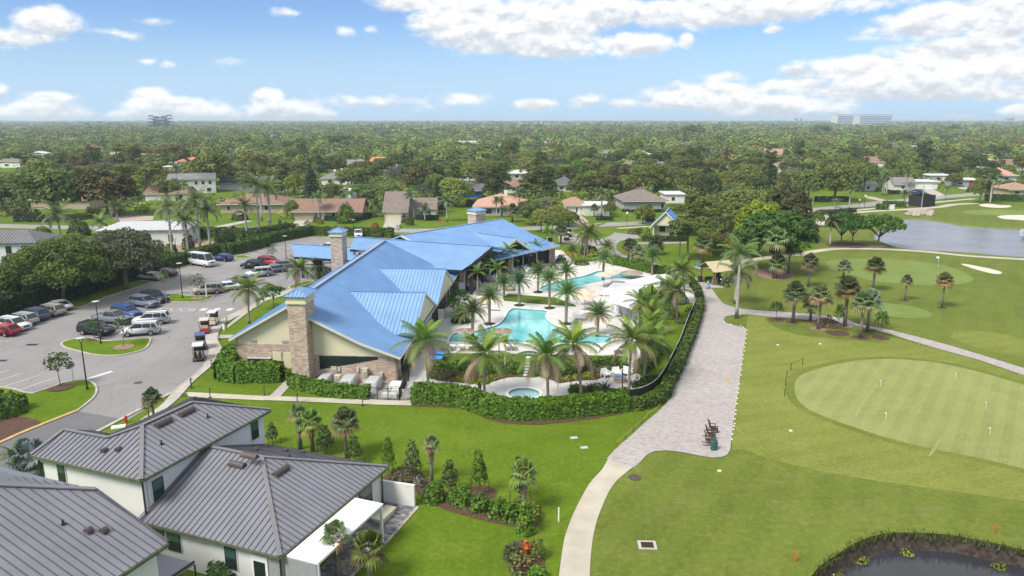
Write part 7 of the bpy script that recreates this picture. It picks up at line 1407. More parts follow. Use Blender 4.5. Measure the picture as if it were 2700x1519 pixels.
rocking('dark brown rocking chair farthest from the green bin','S4',1195,1232,.1);rocking('middle dark brown rocking chair of the three','S4',1172,1290,.05);rocking('dark brown rocking chair beside the green bin','S4',1162,1352,-.05)
t=thing('litter_bin','round dark green litter bin with open top near the rocking chairs','bin',G('S4',1203,1400)+Vector((0,0,.045)));m=MB();m.lathe([(.28,0),(.3,.06),(.3,.82),(.26,.86)],20);m.build('body',MT['teal'],t);m=MB();m.lathe([(.18,.862),(.18,.875)],16);m.build('opening',MT['black'],t)
for k in range(10):pass
def lounger_mesh():
 s=MB();s.box(-.33,.33,-1.0,.35,.32,.38);b=MB();b.prism([(-.33,.35,.34),(.33,.35,.34),(.33,.95,.82),(-.33,.95,.82)],(0,.04,-.05));l=MB();l.box(-.03,.03,-.03,.03,0,.32)
 return s.mesh('seat',MT['white_paint']),b.mesh('backrest',MT['white_paint']),l.mesh('leg',MT['white_paint'])
LM=lounger_mesh();CHM=None
def lounger(label,reg,x,y,rz,group):
 t=thing('sun_lounger',label,'sun lounger',G(reg,x,y)+Vector((0,0,.035)),rz,group);obj('seat',LM[0],t);obj('backrest',LM[1],t)
 for a,b in((-.28,-.9),(.28,-.9),(-.28,.5),(.28,.5)):obj('leg',LM[2],t,(a,b,0))
for i in range(4):lounger(['nearest','second nearest','third nearest','farthest'][i]+' sun lounger of the four left of the front pool top','S3',900-i*4,432-i*22,1.4,'loungers left of the pool')
for i in range(4):lounger(['nearest','second nearest','third nearest','farthest'][i]+' sun lounger of the row under the tan umbrellas','S3',1725+i*12,520-i*20,1.4,'loungers under the umbrellas')
for i in range(4):lounger(['nearest','second nearest','third nearest','farthest'][i]+' sun lounger in front of the slatted pergola','S3',1950+i*14,292-i*16,1.4,'loungers by the pergola')
for i in range(4):lounger(['nearest','second nearest','third nearest','farthest'][i]+' sun lounger in the left file under the sailed pergola','R3',1910,1205-i*34,0,'loungers under the pergola');lounger(['nearest','second nearest','third nearest','farthest'][i]+' sun lounger in the right file under the sailed pergola','R3',1975,1195-i*32,0,'loungers under the pergola right')
for i,x in enumerate((432,516,600,698,1040,1102,2078,2132)):lounger(['first','second','third','fourth','fifth','sixth','seventh','last'][i]+' pale chair from the left in the row facing the front pool','S3',x,806 if x<1500 else 842,PI,'chairs facing the front pool')
for i,(x,y)in enumerate([(1190,815),(1240,805),(1130,850)]):lounger(['left','right','nearest'][i]+' white chair on the terrace side of the rear pool','R3',x,y,1.3,'terrace loungers')
def armchair(label,reg,x,y,rz):
 t=thing('armchair',label,'chair',G(reg,x,y)+Vector((0,0,.035)),rz,'white chairs round the fire pit');w=MT['white_paint'];m=MB();m.box(-.38,.38,-.38,.34,.28,.42);m.build('seat',w,t);m=MB();m.prism([(-.4,.30,.42),(.4,.30,.42),(.4,.44,.88),(-.4,.44,.88)],(0,.07,0));m.build('backrest',w,t)
 for s in(-1,1):m=MB();m.box(s*.44-.05,s*.44+.05,-.4,.42,.56,.63);m.box(s*.44-.05,s*.44+.05,-.4,-.3,0,.56);m.box(s*.44-.05,s*.44+.05,.32,.42,0,.56);m.build('arm_frame',w,t)
armchair('white armchair left of the small white side table at the fire pit','S3',1985,1068,.5);armchair('white armchair right of the small white side table at the fire pit','S3',2085,1056,.15);armchair('white armchair behind the black solar lamp post','S3',2168,1050,-.5);armchair('white armchair with a red towel right of the fire pit','S3',2262,1130,-1.6)
m=MB();m.box(-.3,.3,-.06,.06,.0,.9);o=simple('towel','red striped towel draped over the white armchair right of the fire pit','towel','S3',2275,1120,m,'red',.0,-1.6);o.scale=(.8,.35,.4);o.location.z=.6
m=MB();m.box(-.25,.25,-.25,.25,.38,.43);m.box(-.2,.2,-.2,.2,0,.38);simple('side_table','small white side table between two white armchairs','table','S3',2033,1060,m,'white_paint',.04)
t=thing('fire_pit','round stone fire pit filled with blue glass','fire pit',G('S3',2118,1108)+Vector((0,0,.03)));m=MB();m.lathe([(.72,0),(.72,.46),(.72,.5),(.5,.5),(.5,.3),(.1,.3)],28);m.build('stone_ring',MT['stone'],t);m=MB();m.lathe([(.5,.36),(.48,.42),(.1,.43)],20);m.build('glass_fill',MT['blue'],t)
t=thing('solar_lamp','black lamp post with tilted solar panel by the fire pit','lamp post',G('S3',2138,1205)+Vector((0,0,.05)),.3);m=MB();m.tube([(0,0,0),(0,0,2.9)],.05,8);m.build('pole',MT['black'],t);m=MB();m.prism([(-.1,-.2,2.95),(.9,-.2,2.65),(.9,.25,2.75),(-.1,.25,3.05)],(0,0,.05));m.build('solar_panel',MT['screen'],t);m=MB();m.prism([(-.14,-.24,2.93),(.94,-.24,2.63),(.94,.29,2.73),(-.14,.29,3.03)],(0,0,.03));m.build('panel_frame',MT['lamp_head'],t)
m=MB();m.tube([(0,0,-.1),(0,0,1.0),(0,.35,1.05),(0,.6,.6),(0,.62,0)],.028,6);simple('handrail','upright steel handrail at the near side of the hot tub','handrail','S3',1203,1262,m,'grey_metal')
m=MB();m.tube([(0,-.4,-.2),(0,-.2,.75),(0,.3,.8),(0,.45,0)],.03,6);simple('handrail','curved steel handrail at the top edge of the front pool','handrail','S3',1270,412,m,'grey_metal');m=MB();m.tube([(.5,-.3,-.1),(0,-.2,.5),(-.3,.2,.8),(.2,.5,.7),(.7,.2,.1)],.03,6);simple('pool_lift','curled dark rail on the left rim of the front pool','handrail','S3',840,595,m,'black');m=MB();m.tube([(-.6,-.3,.1),(-.4,0,.8),(.1,.1,.85),(.3,-.2,.2)],.03,6);m.tube([(.5,0,0),(.5,0,.8)],.03,6);simple('pool_lift','curled dark rail on the right rim of the front pool','handrail','S3',1670,600,m,'black')
def umbrella(label,reg,x,y,R,h,m_,sides=24,hh=.5,off=0,group=None):
 t=thing('umbrella',label,'umbrella',G(reg,x,y)+Vector((0,0,-.3 if m_=='thatch' else .03)),.3,group);m=MB();m.tube([(off,0,0),(off,0,h)],.04,6);m.build('pole',MT['grey_metal'],t)
 m=MB();m.lathe([(R,h-hh),(R*1.02,h-hh+.04),(R*.55,h-hh*.45),(.06,h+.05)],sides);m.build('canopy',MT[m_],t)
 if m_=='thatch':
  V=[];n=260;a=rng.uniform(0,6.28,n);r_=rng.uniform(.25,1.02,n)*R;c=np.stack([r_*np.cos(a),r_*np.sin(a),h-hh*(r_/R)+.05],1);V=cards(c,np.stack([np.cos(a)*.5,np.sin(a)*.5,np.ones(n)],1),.22,.06);obj('straw',quads_mesh('straw',V,jit((.36,.28,.21),n),MT['leaf_even']),t)
for x,y,lb in((642,745,'left thatched umbrella standing in the front pool'),(1002,745,'right thatched umbrella standing in the front pool')):umbrella(lb,'S3',x,y,1.25,2.3,'thatch',20,.4)
umbrella('thatched umbrella standing at the shallow tip of the rear pool','R3',2050,845,2.0,1.7,'thatch',20,.5)
for x,y,lb in((1860,905,'peach square umbrella farther from the camera by the slatted pergola'),(1785,935,'peach square umbrella in front of the slatted pergola'),(1602,1165,'peach square umbrella nearest the front pool'),(1600,1110,'peach square umbrella just behind the nearest one')):umbrella(lb,'R3',x,y,2.0,2.6,'peach',4,.5)
def table_tennis(label,reg,x,y,rz):
 t=thing('game_table',label,'table',G(reg,x,y)+Vector((0,0,.05)),rz)
 for s in(-1,1):
  m=MB();m.box(-.76,.76,.01 if s>0 else-1.37,1.37 if s>0 else-.01,.72,.76);m.build('tabletop',MT['blue'],t)
  for q in(-.6,.6):m=MB();m.box(q-.04,q+.04,s*1.0-.04,s*1.0+.04,0,.72);m.build('leg',MT['black'],t)
 m=MB();m.box(-.85,.85,-.008,.008,.76,.9);m.build('net',MT['screen'],t)
table_tennis('bright blue table tennis table on the pool lawn by the clubhouse','S3',375,920,-.1)
pg=thing('pergola','white curved pergola with slatted roof bays and slim posts beside the pools','pergola',(0,0,0))
def bay(reg,q,z,n,along,mat_='white_paint'):
 a,b,c,d=[G(reg,x,y,z)for x,y in q];m=MB()
 for k in range(n):t=(k+.5)/n;m.bar((a.lerp(b,t)if along else a.lerp(d,t)),(d.lerp(c,t)if along else b.lerp(c,t)),.13,.07)
 m.build('slats',MT[mat_],pg);m=MB()
 for p,q_ in((a,b),(b,c),(c,d),(d,a)):m.bar(p-Vector((0,0,.1)),q_-Vector((0,0,.1)),.14,.2)
 m.build('beam',MT['white_paint'],pg)
 for p in(a,b,c,d):m=MB();m.box(-.1,.1,-.1,.1,0,z-.1);o=m.build('post',MT['white_paint'],pg);o.location=(p.x,p.y,.03)
bay('R3',[(1785,972),(2108,976),(2170,908),(1880,890)],2.8,17,True);bay('R3',[(2160,912),(2330,872),(2250,822),(1990,872)],2.8,26,False);bay('R3',[(2330,872),(2450,850),(2380,806),(2250,822)],2.8,18,False);bay('R3',[(1845,1060),(2110,1150),(2090,985),(1845,982)],2.7,24,True)
for i,(x,y)in enumerate([(760,880),(830,870),(940,800),(1010,770),(1080,800)]):
 t=thing('terrace_table',['round white table nearest the stone bar','round white table second from the bar','round white table by the stone pillar','round white table behind the lawn date palm','round white table nearest the rear pool'][i],'table',G('R3',x,y)+Vector((0,0,.05)),0,'terrace tables');m=MB();m.lathe([(.5,.72),(.5,.76)],16);m.build('tabletop',MT['white_paint'],t);m=MB();m.lathe([(.25,0),(.06,.05),(.05,.72)],10);m.build('leg',MT['white_paint'],t)
 for k in range(3):
  a=k*2.1+i;c=thing('terrace_chair','white terrace chair at the '+['round table nearest the stone bar','table second from the bar','table by the stone pillar','table behind the lawn palm','table nearest the rear pool'][i]+', '+['first','second','third'][k]+' of three','chair',G('R3',x,y)+Vector((math.cos(a)*.85,math.sin(a)*.85,.05)),a-PI/2,'terrace chairs');m=MB();m.box(-.24,.24,-.24,.24,.42,.47);m.build('seat',MT['white_paint'],c);m=MB();m.box(-.24,.24,.2,.25,.47,.9);m.build('backrest',MT['white_paint'],c)
  for q in((-.2,-.2),(.2,-.2),(-.2,.2),(.2,.2)):m=MB();m.box(q[0]-.02,q[0]+.02,q[1]-.02,q[1]+.02,0,.42);m.build('leg',MT['white_paint'],c)
m=MB();m.lathe([(.4,0),(.3,.4),(.36,.5),(.3,1.4),(.18,2.3)],10);simple('stone_column','rough grey carved column among the terrace tables','sculpture','R3',790,885,m,'rock',.04);m=MB();m.lathe([(.8,0),(1.0,.5),(.9,.55),(.2,.6)],14);simple('planter','wide dark stone planter on the terrace','planter','R3',885,965,m,'rock',.04)
m=MB();m.box(-.5,.5,-.45,.45,0,1.5);m.box(-.52,.52,-.47,.47,1.5,1.56);simple('ice_cabinet','white cabinet standing beside the stone bar pillar','cabinet','R3',428,975,m,'white_paint',.04);m=MB();m.box(-.35,.35,-.35,.35,0,1.7);m.box(-.38,.38,-.38,.38,1.7,1.76);simple('utility_cabinet','tall white cabinet at the clubhouse side path','cabinet','S3',408,540,m,'white_paint',.04)
def fence(label,pts,h,post_gap=1.8,group=None):
 t=thing('fence',label,'fence',(0,0,0));pts=resample(pts,post_gap)
 for i,p in enumerate(pts):m=MB();m.box(-.04,.04,-.04,.04,0,h+.05);o=m.build('fence_post',MT['black'],t);o.location=(p.x,p.y,.05)
 for i in range(len(pts)-1):
  a,b=pts[i],pts[i+1];m=MB()
  for z in(.12,h-.05):m.bar(a+Vector((0,0,z)),b+Vector((0,0,z)),.03,.04)
  n=max(2,int((b-a).length/.13))
  for k in range(1,n):p=a.lerp(b,k/n);m.bar(p+Vector((0,0,.1)),p+Vector((0,0,h)),.022,.022)
  m.build('fence_panel',MT['black'],t)
fence('black railing with gate along the front of the equipment yard',GL('V6',[(1205,850),(1430,872),(1690,886),(1965,896),(2250,890)]),1.35);fence('black railing down the right side of the equipment yard',GL('V6',[(1965,896),(2060,640),(2130,500),(2195,420)]),1.35);fence('short black railing at the clubhouse corner',GL('V6',[(1965,425),(2195,420)]),1.35)
cf=GL('S4',[(400,905),(520,880),(620,830),(690,760),(760,640),(870,420),(930,260),(975,140),(1020,40)])+GL('R4',[(850,1050),(835,975),(800,920),(770,895)]);t=thing('fence','low black curved fence with pale top rail between pool garden and plaza hedge','fence',(0,0,0));m=MB();m.tube([p+Vector((0,0,.95))for p in smooth_open(cf,3)],.045,5);m.build('top_rail',MT['lamp_head'],t)
for i,p in enumerate(resample(cf,2.5)[::1]):m=MB();m.box(-.03,.03,-.03,.03,0,.95);o=m.build('fence_post',MT['black'],t);o.location=(p.x,p.y,.05)
m=MB();sm=smooth_open(cf,3)
for a,b in zip(sm[:-1],sm[1:]):m.bar(a+Vector((0,0,.55)),b+Vector((0,0,.45)),.02,.7)
m.build('mesh_panel',MT['screen'],t)
def unit(label,x,y,w,d,h,mat_,dome=True,rz=-.07):
 g=G('V6',x,y);t=thing('machine_unit',label,'machine',(g.x,g.y,.06),rz,'machines in the yard');m=MB()
 if dome:loft(m,[(-w/2,[(d*.3,.1),(d*.46,.12),(d*.47,h*.4),(d*.42,h*.75),(d*.3,h*.85)]),(-w*.4,[(d*.3,.1),(d*.5,.12),(d*.5,h*.5),(d*.46,h*.92),(d*.3,h)]),(w*.4,[(d*.3,.1),(d*.5,.12),(d*.5,h*.5),(d*.46,h*.92),(d*.3,h)]),(w/2,[(d*.3,.1),(d*.46,.12),(d*.47,h*.4),(d*.42,h*.75),(d*.3,h*.85)])])
 else:m.box(-w/2,w/2,-d/2,d/2,.08,h);m.box(-w/2-.03,w/2+.03,-d/2-.03,d/2+.03,h,h+.05)
 m.build('cover',MT[mat_],t);m=MB();m.box(-w/2-.1,w/2+.1,-d/2-.1,d/2+.1,0,.1);m.build('base',MT['concrete'],t)
 if not dome:m=MB();m.box(-w*.35,w*.35,-d/2-.03,-d/2-.005,h*.3,h*.8);m.build('grille',MT['grey_metal'],t)
unit('white domed tank cover nearest the chimney',160,470,1.2,2.2,.85,'lamp_head');unit('white domed tank cover in the middle of the yard',740,520,1.4,2.3,.95,'lamp_head');unit('white domed tank cover right in the yard',1330,580,1.4,2.5,1.0,'lamp_head');unit('tall beige electric cabinet against the stone wall',400,380,.6,.5,1.5,'beige_box',False);unit('beige box cabinet behind the yard hedge',470,480,.6,.6,.9,'beige_box',False);unit('beige upright cabinet right of the middle tank',1145,440,.5,.5,1.5,'beige_box',False);unit('flat white chest in the yard beside the railing',1900,600,1.3,1.6,.5,'white_paint',False);unit('small white box near the railing corner',1880,760,.8,.7,.6,'white_paint',False);unit('round white filter tank behind the gate',1620,830,.7,.7,.55,'white_paint');unit('second round white filter tank by the railing',1810,830,.9,.7,.5,'white_paint');unit('small blue electric box on the right tank',1530,430,.3,.3,.9,'slate' if False else 'lamp_head',False)
g=G('S2',685,985);t=thing('air_conditioner','dark air conditioner with pale lid behind the bushy hedge','machine',(g.x,g.y,0),-.07);m=MB();m.box(-1.35,1.35,-.5,.5,.1,1.35);m.build('case',MT['screen'],t);m=MB();m.box(-1.4,-.02,-.55,.55,1.35,1.42);m.build('lid',MT['lamp_head'],t);m=MB();m.box(.02,1.4,-.55,.55,1.35,1.42);m.build('lid',MT['lamp_head'],t)
g=G('S2',835,1005);t=thing('air_conditioner','square condenser with round fan right of the bushy hedge','machine',(g.x,g.y,0),-.07);m=MB();m.box(-.5,.5,-.45,.45,.1,1.0);m.build('case',MT['grey_metal'],t);m=MB();m.lathe([(.36,1.0),(.36,1.05),(.1,1.06)],16);m.build('fan',MT['black'],t)
k0=G('V2',690,1040);kt=thing('shelter','open timber shelter with tan metal gable roof beside the plaza','shelter',(k0.x+.2,k0.y,0),.38)
for x,y in((0,0),(3.8,0),(0,3.6),(3.8,3.6)):m=MB();m.box(x-.12,x+.12,y-.12,y+.12,0,2.6);m.build('post',MT['wood'],kt)
m=MB()
for y0,y1,z0,z1 in((-.7,1.8,2.35,3.75),(4.3,1.8,2.35,3.75)):m.prism([(-.6,y0,z0),(4.4,y0,z0),(4.4,y1,z1),(-.6,y1,z1)],(0,0,.08))
m.build('roof',MT['tan_metal'],kt);m=MB()
for x in(0,3.8):m.bar((x,0,2.55),(x,3.6,2.55),.14,.2);m.bar((x,0,2.5),(x,1.8,3.6),.1,.14);m.bar((x,3.6,2.5),(x,1.8,3.6),.1,.14);m.bar((x,1.8,2.6),(x,1.8,3.6),.1,.1)
for y in(0,3.6):m.bar((0,y,2.5),(3.8,y,2.5),.12,.18);m.bar((0,y,1.9),(.6,y,2.45),.09,.09);m.bar((3.8,y,1.9),(3.2,y,2.45),.09,.09)
m.build('truss',MT['wood'],kt)
m=MB();m.box(.25,1.15,.05,.5,0,1.15);m.box(.2,1.2,0,.55,1.15,1.2);simple('club_locker','brown slatted timber cupboard under the tan shelter','cupboard','V2',690,1060,m,'wood',.04,.38);m=MB();m.box(-.4,.4,-.3,.3,0,1.6);simple('drink_machine','dark metal cooler standing under the tan shelter','cooler','V2',930,930,m,'screen',.04,.3)
m=MB();m.box(-.8,.8,-.25,.25,.42,.48);m.box(-.8,.8,.2,.26,.48,.95);m.box(-.7,-.62,-.2,.2,0,.42);m.box(.62,.7,-.2,.2,0,.42);simple('bench','dark bench beside the tan shelter','bench','V2',580,930,m,'black',.04,.3);m=MB();m.lathe([(.36,0),(.4,.1),(.4,1.0),(.3,1.05)],16);simple('litter_bin','dark grey litter bin left of the tan shelter','bin','V2',230,920,m,'screen',.04)
def pushcart(label,x,y,c1,c2):
 t=thing('golf_trolley',label,'golf trolley',G('V2',x,y)+Vector((0,0,.04)),.5,'golf trolleys')
 for s in(-.3,.3):m=MB();m.tube([(s-.03,0,.16),(s+.03,0,.16)],.16,10);m.build('wheel',MT['rubber'],t)
 m=MB();m.tube([(0,-.2,.25),(0,.2,1.05)],.15,10);m.build('golf_bag',MT[c1],t);m=MB();m.tube([(0,.18,1.0),(0,.28,1.2)],.12,8);m.build('club_heads',MT[c2],t);m=MB();m.tube([(0,0,.2),(0,-.5,.9)],.025,6);m.build('handle',MT['grey_metal'],t)
pushcart('golf trolley with blue and white bag at the front of the tan shelter',550,1190,'blue','white_paint');pushcart('golf trolley with dark bag and white towel right of the shelter',1050,1080,'black','white_paint');pushcart('golf trolley with bright blue bag on the grass by the shelter',1290,1130,'black','blue');m=MB();m.lathe([(.25,0),(.25,.55),(.1,.6)],12);simple('water_cooler','blue water cooler on the verge behind the tan shelter','cooler','V2',130,310,m,'blue',.03)
def person(label,p,rz,shirt,trousers):
 t=thing('person',label,'person',p,rz);bm=bmesh.new();me=bpy.data.meshes.new('body')
 J={'pel':(0,0,.95,.155,.11),'waist':(0,0,1.1,.14,.10),'chest':(0,.0,1.32,.18,.12),'neck':(0,.01,1.50,.06,.06),'head0':(0,0,1.58,.075,.085),'head1':(0,-.01,1.68,.08,.10),'top':(0,0,1.76,.055,.065)}
 for s,n in((1,'l'),(-1,'r')):J.update({n+'sh':(s*.19,0,1.42,.065,.065),n+'el':(s*.26,.0,1.15,.045,.045),n+'wr':(s*.22,-.2,1.0,.032,.032),n+'hd':(s*.19,-.29,.98,.04,.025),n+'hip':(s*.09,0,.88,.095,.095),n+'kn':(s*.1,-.02,.5,.065,.065),n+'an':(s*.1,.02,.1,.05,.05),n+'toe':(s*.11,-.15,.04,.045,.035)})
 E_=[('pel','waist'),('waist','chest'),('chest','neck'),('neck','head0'),('head0','head1'),('head1','top')]+[(a+x,a+y)for a in 'lr' for x,y in(('sh','el'),('el','wr'),('wr','hd'),('hip','kn'),('kn','an'),('an','toe'))]+[('chest','lsh'),('chest','rsh'),('pel','lhip'),('pel','rhip')]
 K_=list(J);me.from_pydata([J[k][:3]for k in K_],[(K_.index(a),K_.index(b))for a,b in E_],[]);o=obj('body',me,t);me.materials.append(M('skin',(.45,.28,.20),.6,.05))
 md=o.modifiers.new('skin','SKIN');lay=me.skin_vertices.new()if not me.skin_vertices else me.skin_vertices[0]
 for i,k in enumerate(K_):lay.data[i].radius=J[k][3:5];lay.data[i].use_root=(k=='pel')
 sd=o.modifiers.new('sub','SUBSURF');sd.levels=1;sd.render_levels=1;bm.free()
 s_=MB();loft2=[(.93,.19,.14),(1.1,.175,.13),(1.32,.215,.15),(1.44,.2,.12),(1.49,.09,.08)]
 vs=[];n=14
 for z,a,b in loft2:vs+=[(a*math.cos(2*PI*k/n),b*math.sin(2*PI*k/n),z)for k in range(n)]
 s_.add(vs,[(i*n+k,i*n+(k+1)%n,(i+1)*n+(k+1)%n,(i+1)*n+k)for i in range(4)for k in range(n)])
 for q in(-1,1):s_.tube([(q*.17,0,1.43),(q*.25,0,1.2)],[.085,.075],8)
 s_.build('shirt',shirt,t,True);s_=MB()
 for q in(-1,1):s_.tube([(q*.09,0,.98),(q*.1,-.02,.5),(q*.1,.02,.1)],[.125,.09,.07],10)
 s_.build('trousers',trousers,t,True);s_=MB();s_.lathe([(.085,1.66),(.105,1.7),(.09,1.77),(.03,1.80)],12);s_.build('hair',MT['brown'],t,True)
MT['purple']=M('purple_cloth',(.28,.18,.52),.9,.08);person('person in a purple shirt and dark trousers behind the dark terrace column',G('R3',478,985)+Vector((.1,.6,.04)),.4,MT['purple'],MT['screen'])
t=thing('windscreen_fence','black fabric windscreen enclosure by the far cart path','fence',(0,0,0));q=GL('U4',[(1430,952),(1570,966),(1680,955),(1560,930)]);
for i in range(4):m=MB();wallq(m,q[i],q[(i+1)%4],3.6,3.6,0,.1);m.build('screen_panel',MT['screen'],t)
for p in q:m=MB();m.tube([(0,0,0),(0,0,3.9)],.07,6);o=m.build('post',MT['black'],t);o.location=p
t=thing('utility_pole','pale utility pole behind the black windscreen','pole',G('U4',1556,970));m=MB();m.tube([(0,0,0),(0,0,7.5)],[.16,.11],8);m.build('post',MT['grey_metal'],t)
for r_,x,y,yt,lb in(('U4',515,945,840,'pale pole under the oaks on the right'),('U4',75,775,600,'bare dead palm trunk above the trees on the right'),('U4',2395,520,380,'bare leaning trunk above the far trees at right'),('U3',503,280,190,'distant radio mast above the far wood'),('U1',655,370,180,'tall bare trunk in the left far wood')):g=G(r_,x,y);h=HT(r_,x,yt,g.y);m=MB();m.tube([(0,0,0),(.2,0,h*.5),(0,0,h)],[.22,.17,.12],6);simple('bare_trunk',lb,'trunk',r_,x,y,m,'palm_bark',0)
for r_,x,y,h,lb in(('U3',1640,1148,3.2,'small white globe lamp on the verge across from the hut'),('U4',1010,975,3.6,'white lantern post beside the far road'),('U4',958,978,2.4,'short white post beside the far road lantern')):g=G(r_,x,y);t=thing('post_lamp',lb,'lamp post',g);m=MB();m.tube([(0,0,0),(0,0,h)],.06,6);m.build('pole',MT['black'],t);m=MB();m.lathe([(.1,h),(.3,h+.2),(.3,h+.55),(.08,h+.7)],10);m.build('lamp_head',MT['white_paint'],t)
m=MB();m.box(-1.6,1.6,-.2,.2,0,1.3);m.box(-1.8,1.8,-.3,.3,1.3,1.45);simple('monument_sign','low white entry sign block between the clipped hedge blocks','sign','U4',1245,985,m,'white_paint');m=MB();m.box(-2.5,2.5,-1,1,.3,.6);m.box(-2.4,2.4,-.9,.9,0,.3);simple('raised_slab','long pale table slab on the lawn before the white two storey house','slab','U1',2150,912,m,'white_paint')
wr_=MB()
for i in range(70):
 x=1422+236*rnd.random();y=205+50*rnd.random();g=G('R5',x,y);s=rnd.uniform(.4,1.1);n=7;z=rnd.uniform(.0,1.0)*(255-y)/50*-.1+.2;vs=[]
 wr_.lathe([(s*.6,z-.5),(s,z),(s*.75,z+s*.5),(s*.2,z+s*.65)],6,(g.x,g.y))
tag(wr_.build('stone_weir',MT['rock']),'low wall of stacked boulders at the far end of the lake','rock wall')
n=700;a=rng.uniform(0,6.28,n);hh=rng.uniform(0,1,n);r_=(.15+1.6*hh*(1-hh)*2)*rng.uniform(.2,1,n);g=G('R5',2530,465,-.4);c=np.stack([r_*np.cos(a),r_*np.sin(a),2.2*(1-(hh*2-1)**2)*rng.uniform(.3,1,n)],1);tag(obj('fountain',quads_mesh('fountain',cards(c,rng.normal(size=(n,3)),.14,.1),np.full((n,3),.75),MT['leaf_even']),None,g),'white water fountain spray in the lake at the right edge','fountain')
m=MB()
for k in range(6):m.prism([(-1.6,-1+k*.36,2.2-k*.1),(1.6,-1+k*.36,2.2-k*.1),(1.6,-.82+k*.36,2.15-k*.1),(-1.6,-.82+k*.36,2.15-k*.1)],(0,0,.05))
for x in(-1.5,1.5):m.box(x-.05,x+.05,-.9,-.8,0,2.2)
simple('awning','blue striped awning behind the left big oak','awning','R1',285,975,m,'blue',0,.2)
rp=GL('T5',[(400,1449),(470,1375),(560,1305),(700,1222),(850,1152),(1000,1120),(1250,1120),(1500,1140),(1700,1180),(1900,1220),(2100,1270)]);rs=resample(smooth_open(rp,4),.12);n=len(rs)*5;V=[];C=[]
for i in range(n):
 p=rs[rnd.randrange(len(rs))]+Vector((rnd.gauss(0,.16),rnd.gauss(-.12,.2),-.2));a=rnd.uniform(0,6.28);h=rnd.uniform(.2,.5);d=Vector((math.cos(a),math.sin(a),0))*.05;q=Vector((rnd.gauss(0,.12),rnd.gauss(0,.12),h));V.append([p-d,p+d,p+q+d*.2,p+q-d*.2]);C.append((.10,.15,.02)if rnd.random()<.5 else(.05,.06,.025))
tag(obj('pond_reeds',quads_mesh('pond_reeds',[[tuple(v)for v in f]for f in V],C,MT['leaf_even'])),None,None,None,'stuff')
for x,y,lb in((800,1245,'patch of bright water weed at the left of the dark pond'),(1150,1185,'bright weed tuft at the top of the dark pond'),(620,1370,'yellow green weed tuft at the lower left of the pond'),(1860,1285,'weed tuft at the right of the dark pond')):o=mound(lb,'T5',x,y,110,.25,(.16,.22,.02),.1,70,'water_weed','plant',ry=.5);o.location.z=-.92
TL=[]
DIM={'oak':(6.6,9.6),'oak2':(6.9,10),'olive':(5.9,10),'round':(4.7,9.2),'bright':(5.1,9.2),'tall':(3.6,14.6),'pine':(3.6,13.8),'yellow':(5.2,9.2),'brown':(7.2,10),'grey':(5.6,8),'flat':(6.2,7),'norfolk':(3.8,15),'casuarina':(3.0,16)}
WORDS={'oak':'dark rounded oak','oak2':'broad leafy oak','olive':'olive green shade tree','round':'deep green round tree','bright':'bright green tree','tall':'tall dark tree','pine':'thin trunked slash pine','yellow':'yellow green tree','brown':'brownish spreading tree','grey':'grey leaved tree','flat':'flat crowned spreading tree','norfolk':'dark conical pine','casuarina':'feathery dark pine'}
def ptree(kind,reg,x,yb,yt,wpx):
 g=G(reg,x,yb);h=max(4,HT(reg,x,yt,g.y));w=wpx*RG[reg][2]/FPX*(g.y*CP+HC*SP);R,H_=DIM[kind]
 o=PT[kind].put(g,rnd.uniform(0,6.28),None,(w/2/R,w/2/R,h/H_));TL.append((kind,o,g,w/2));return o
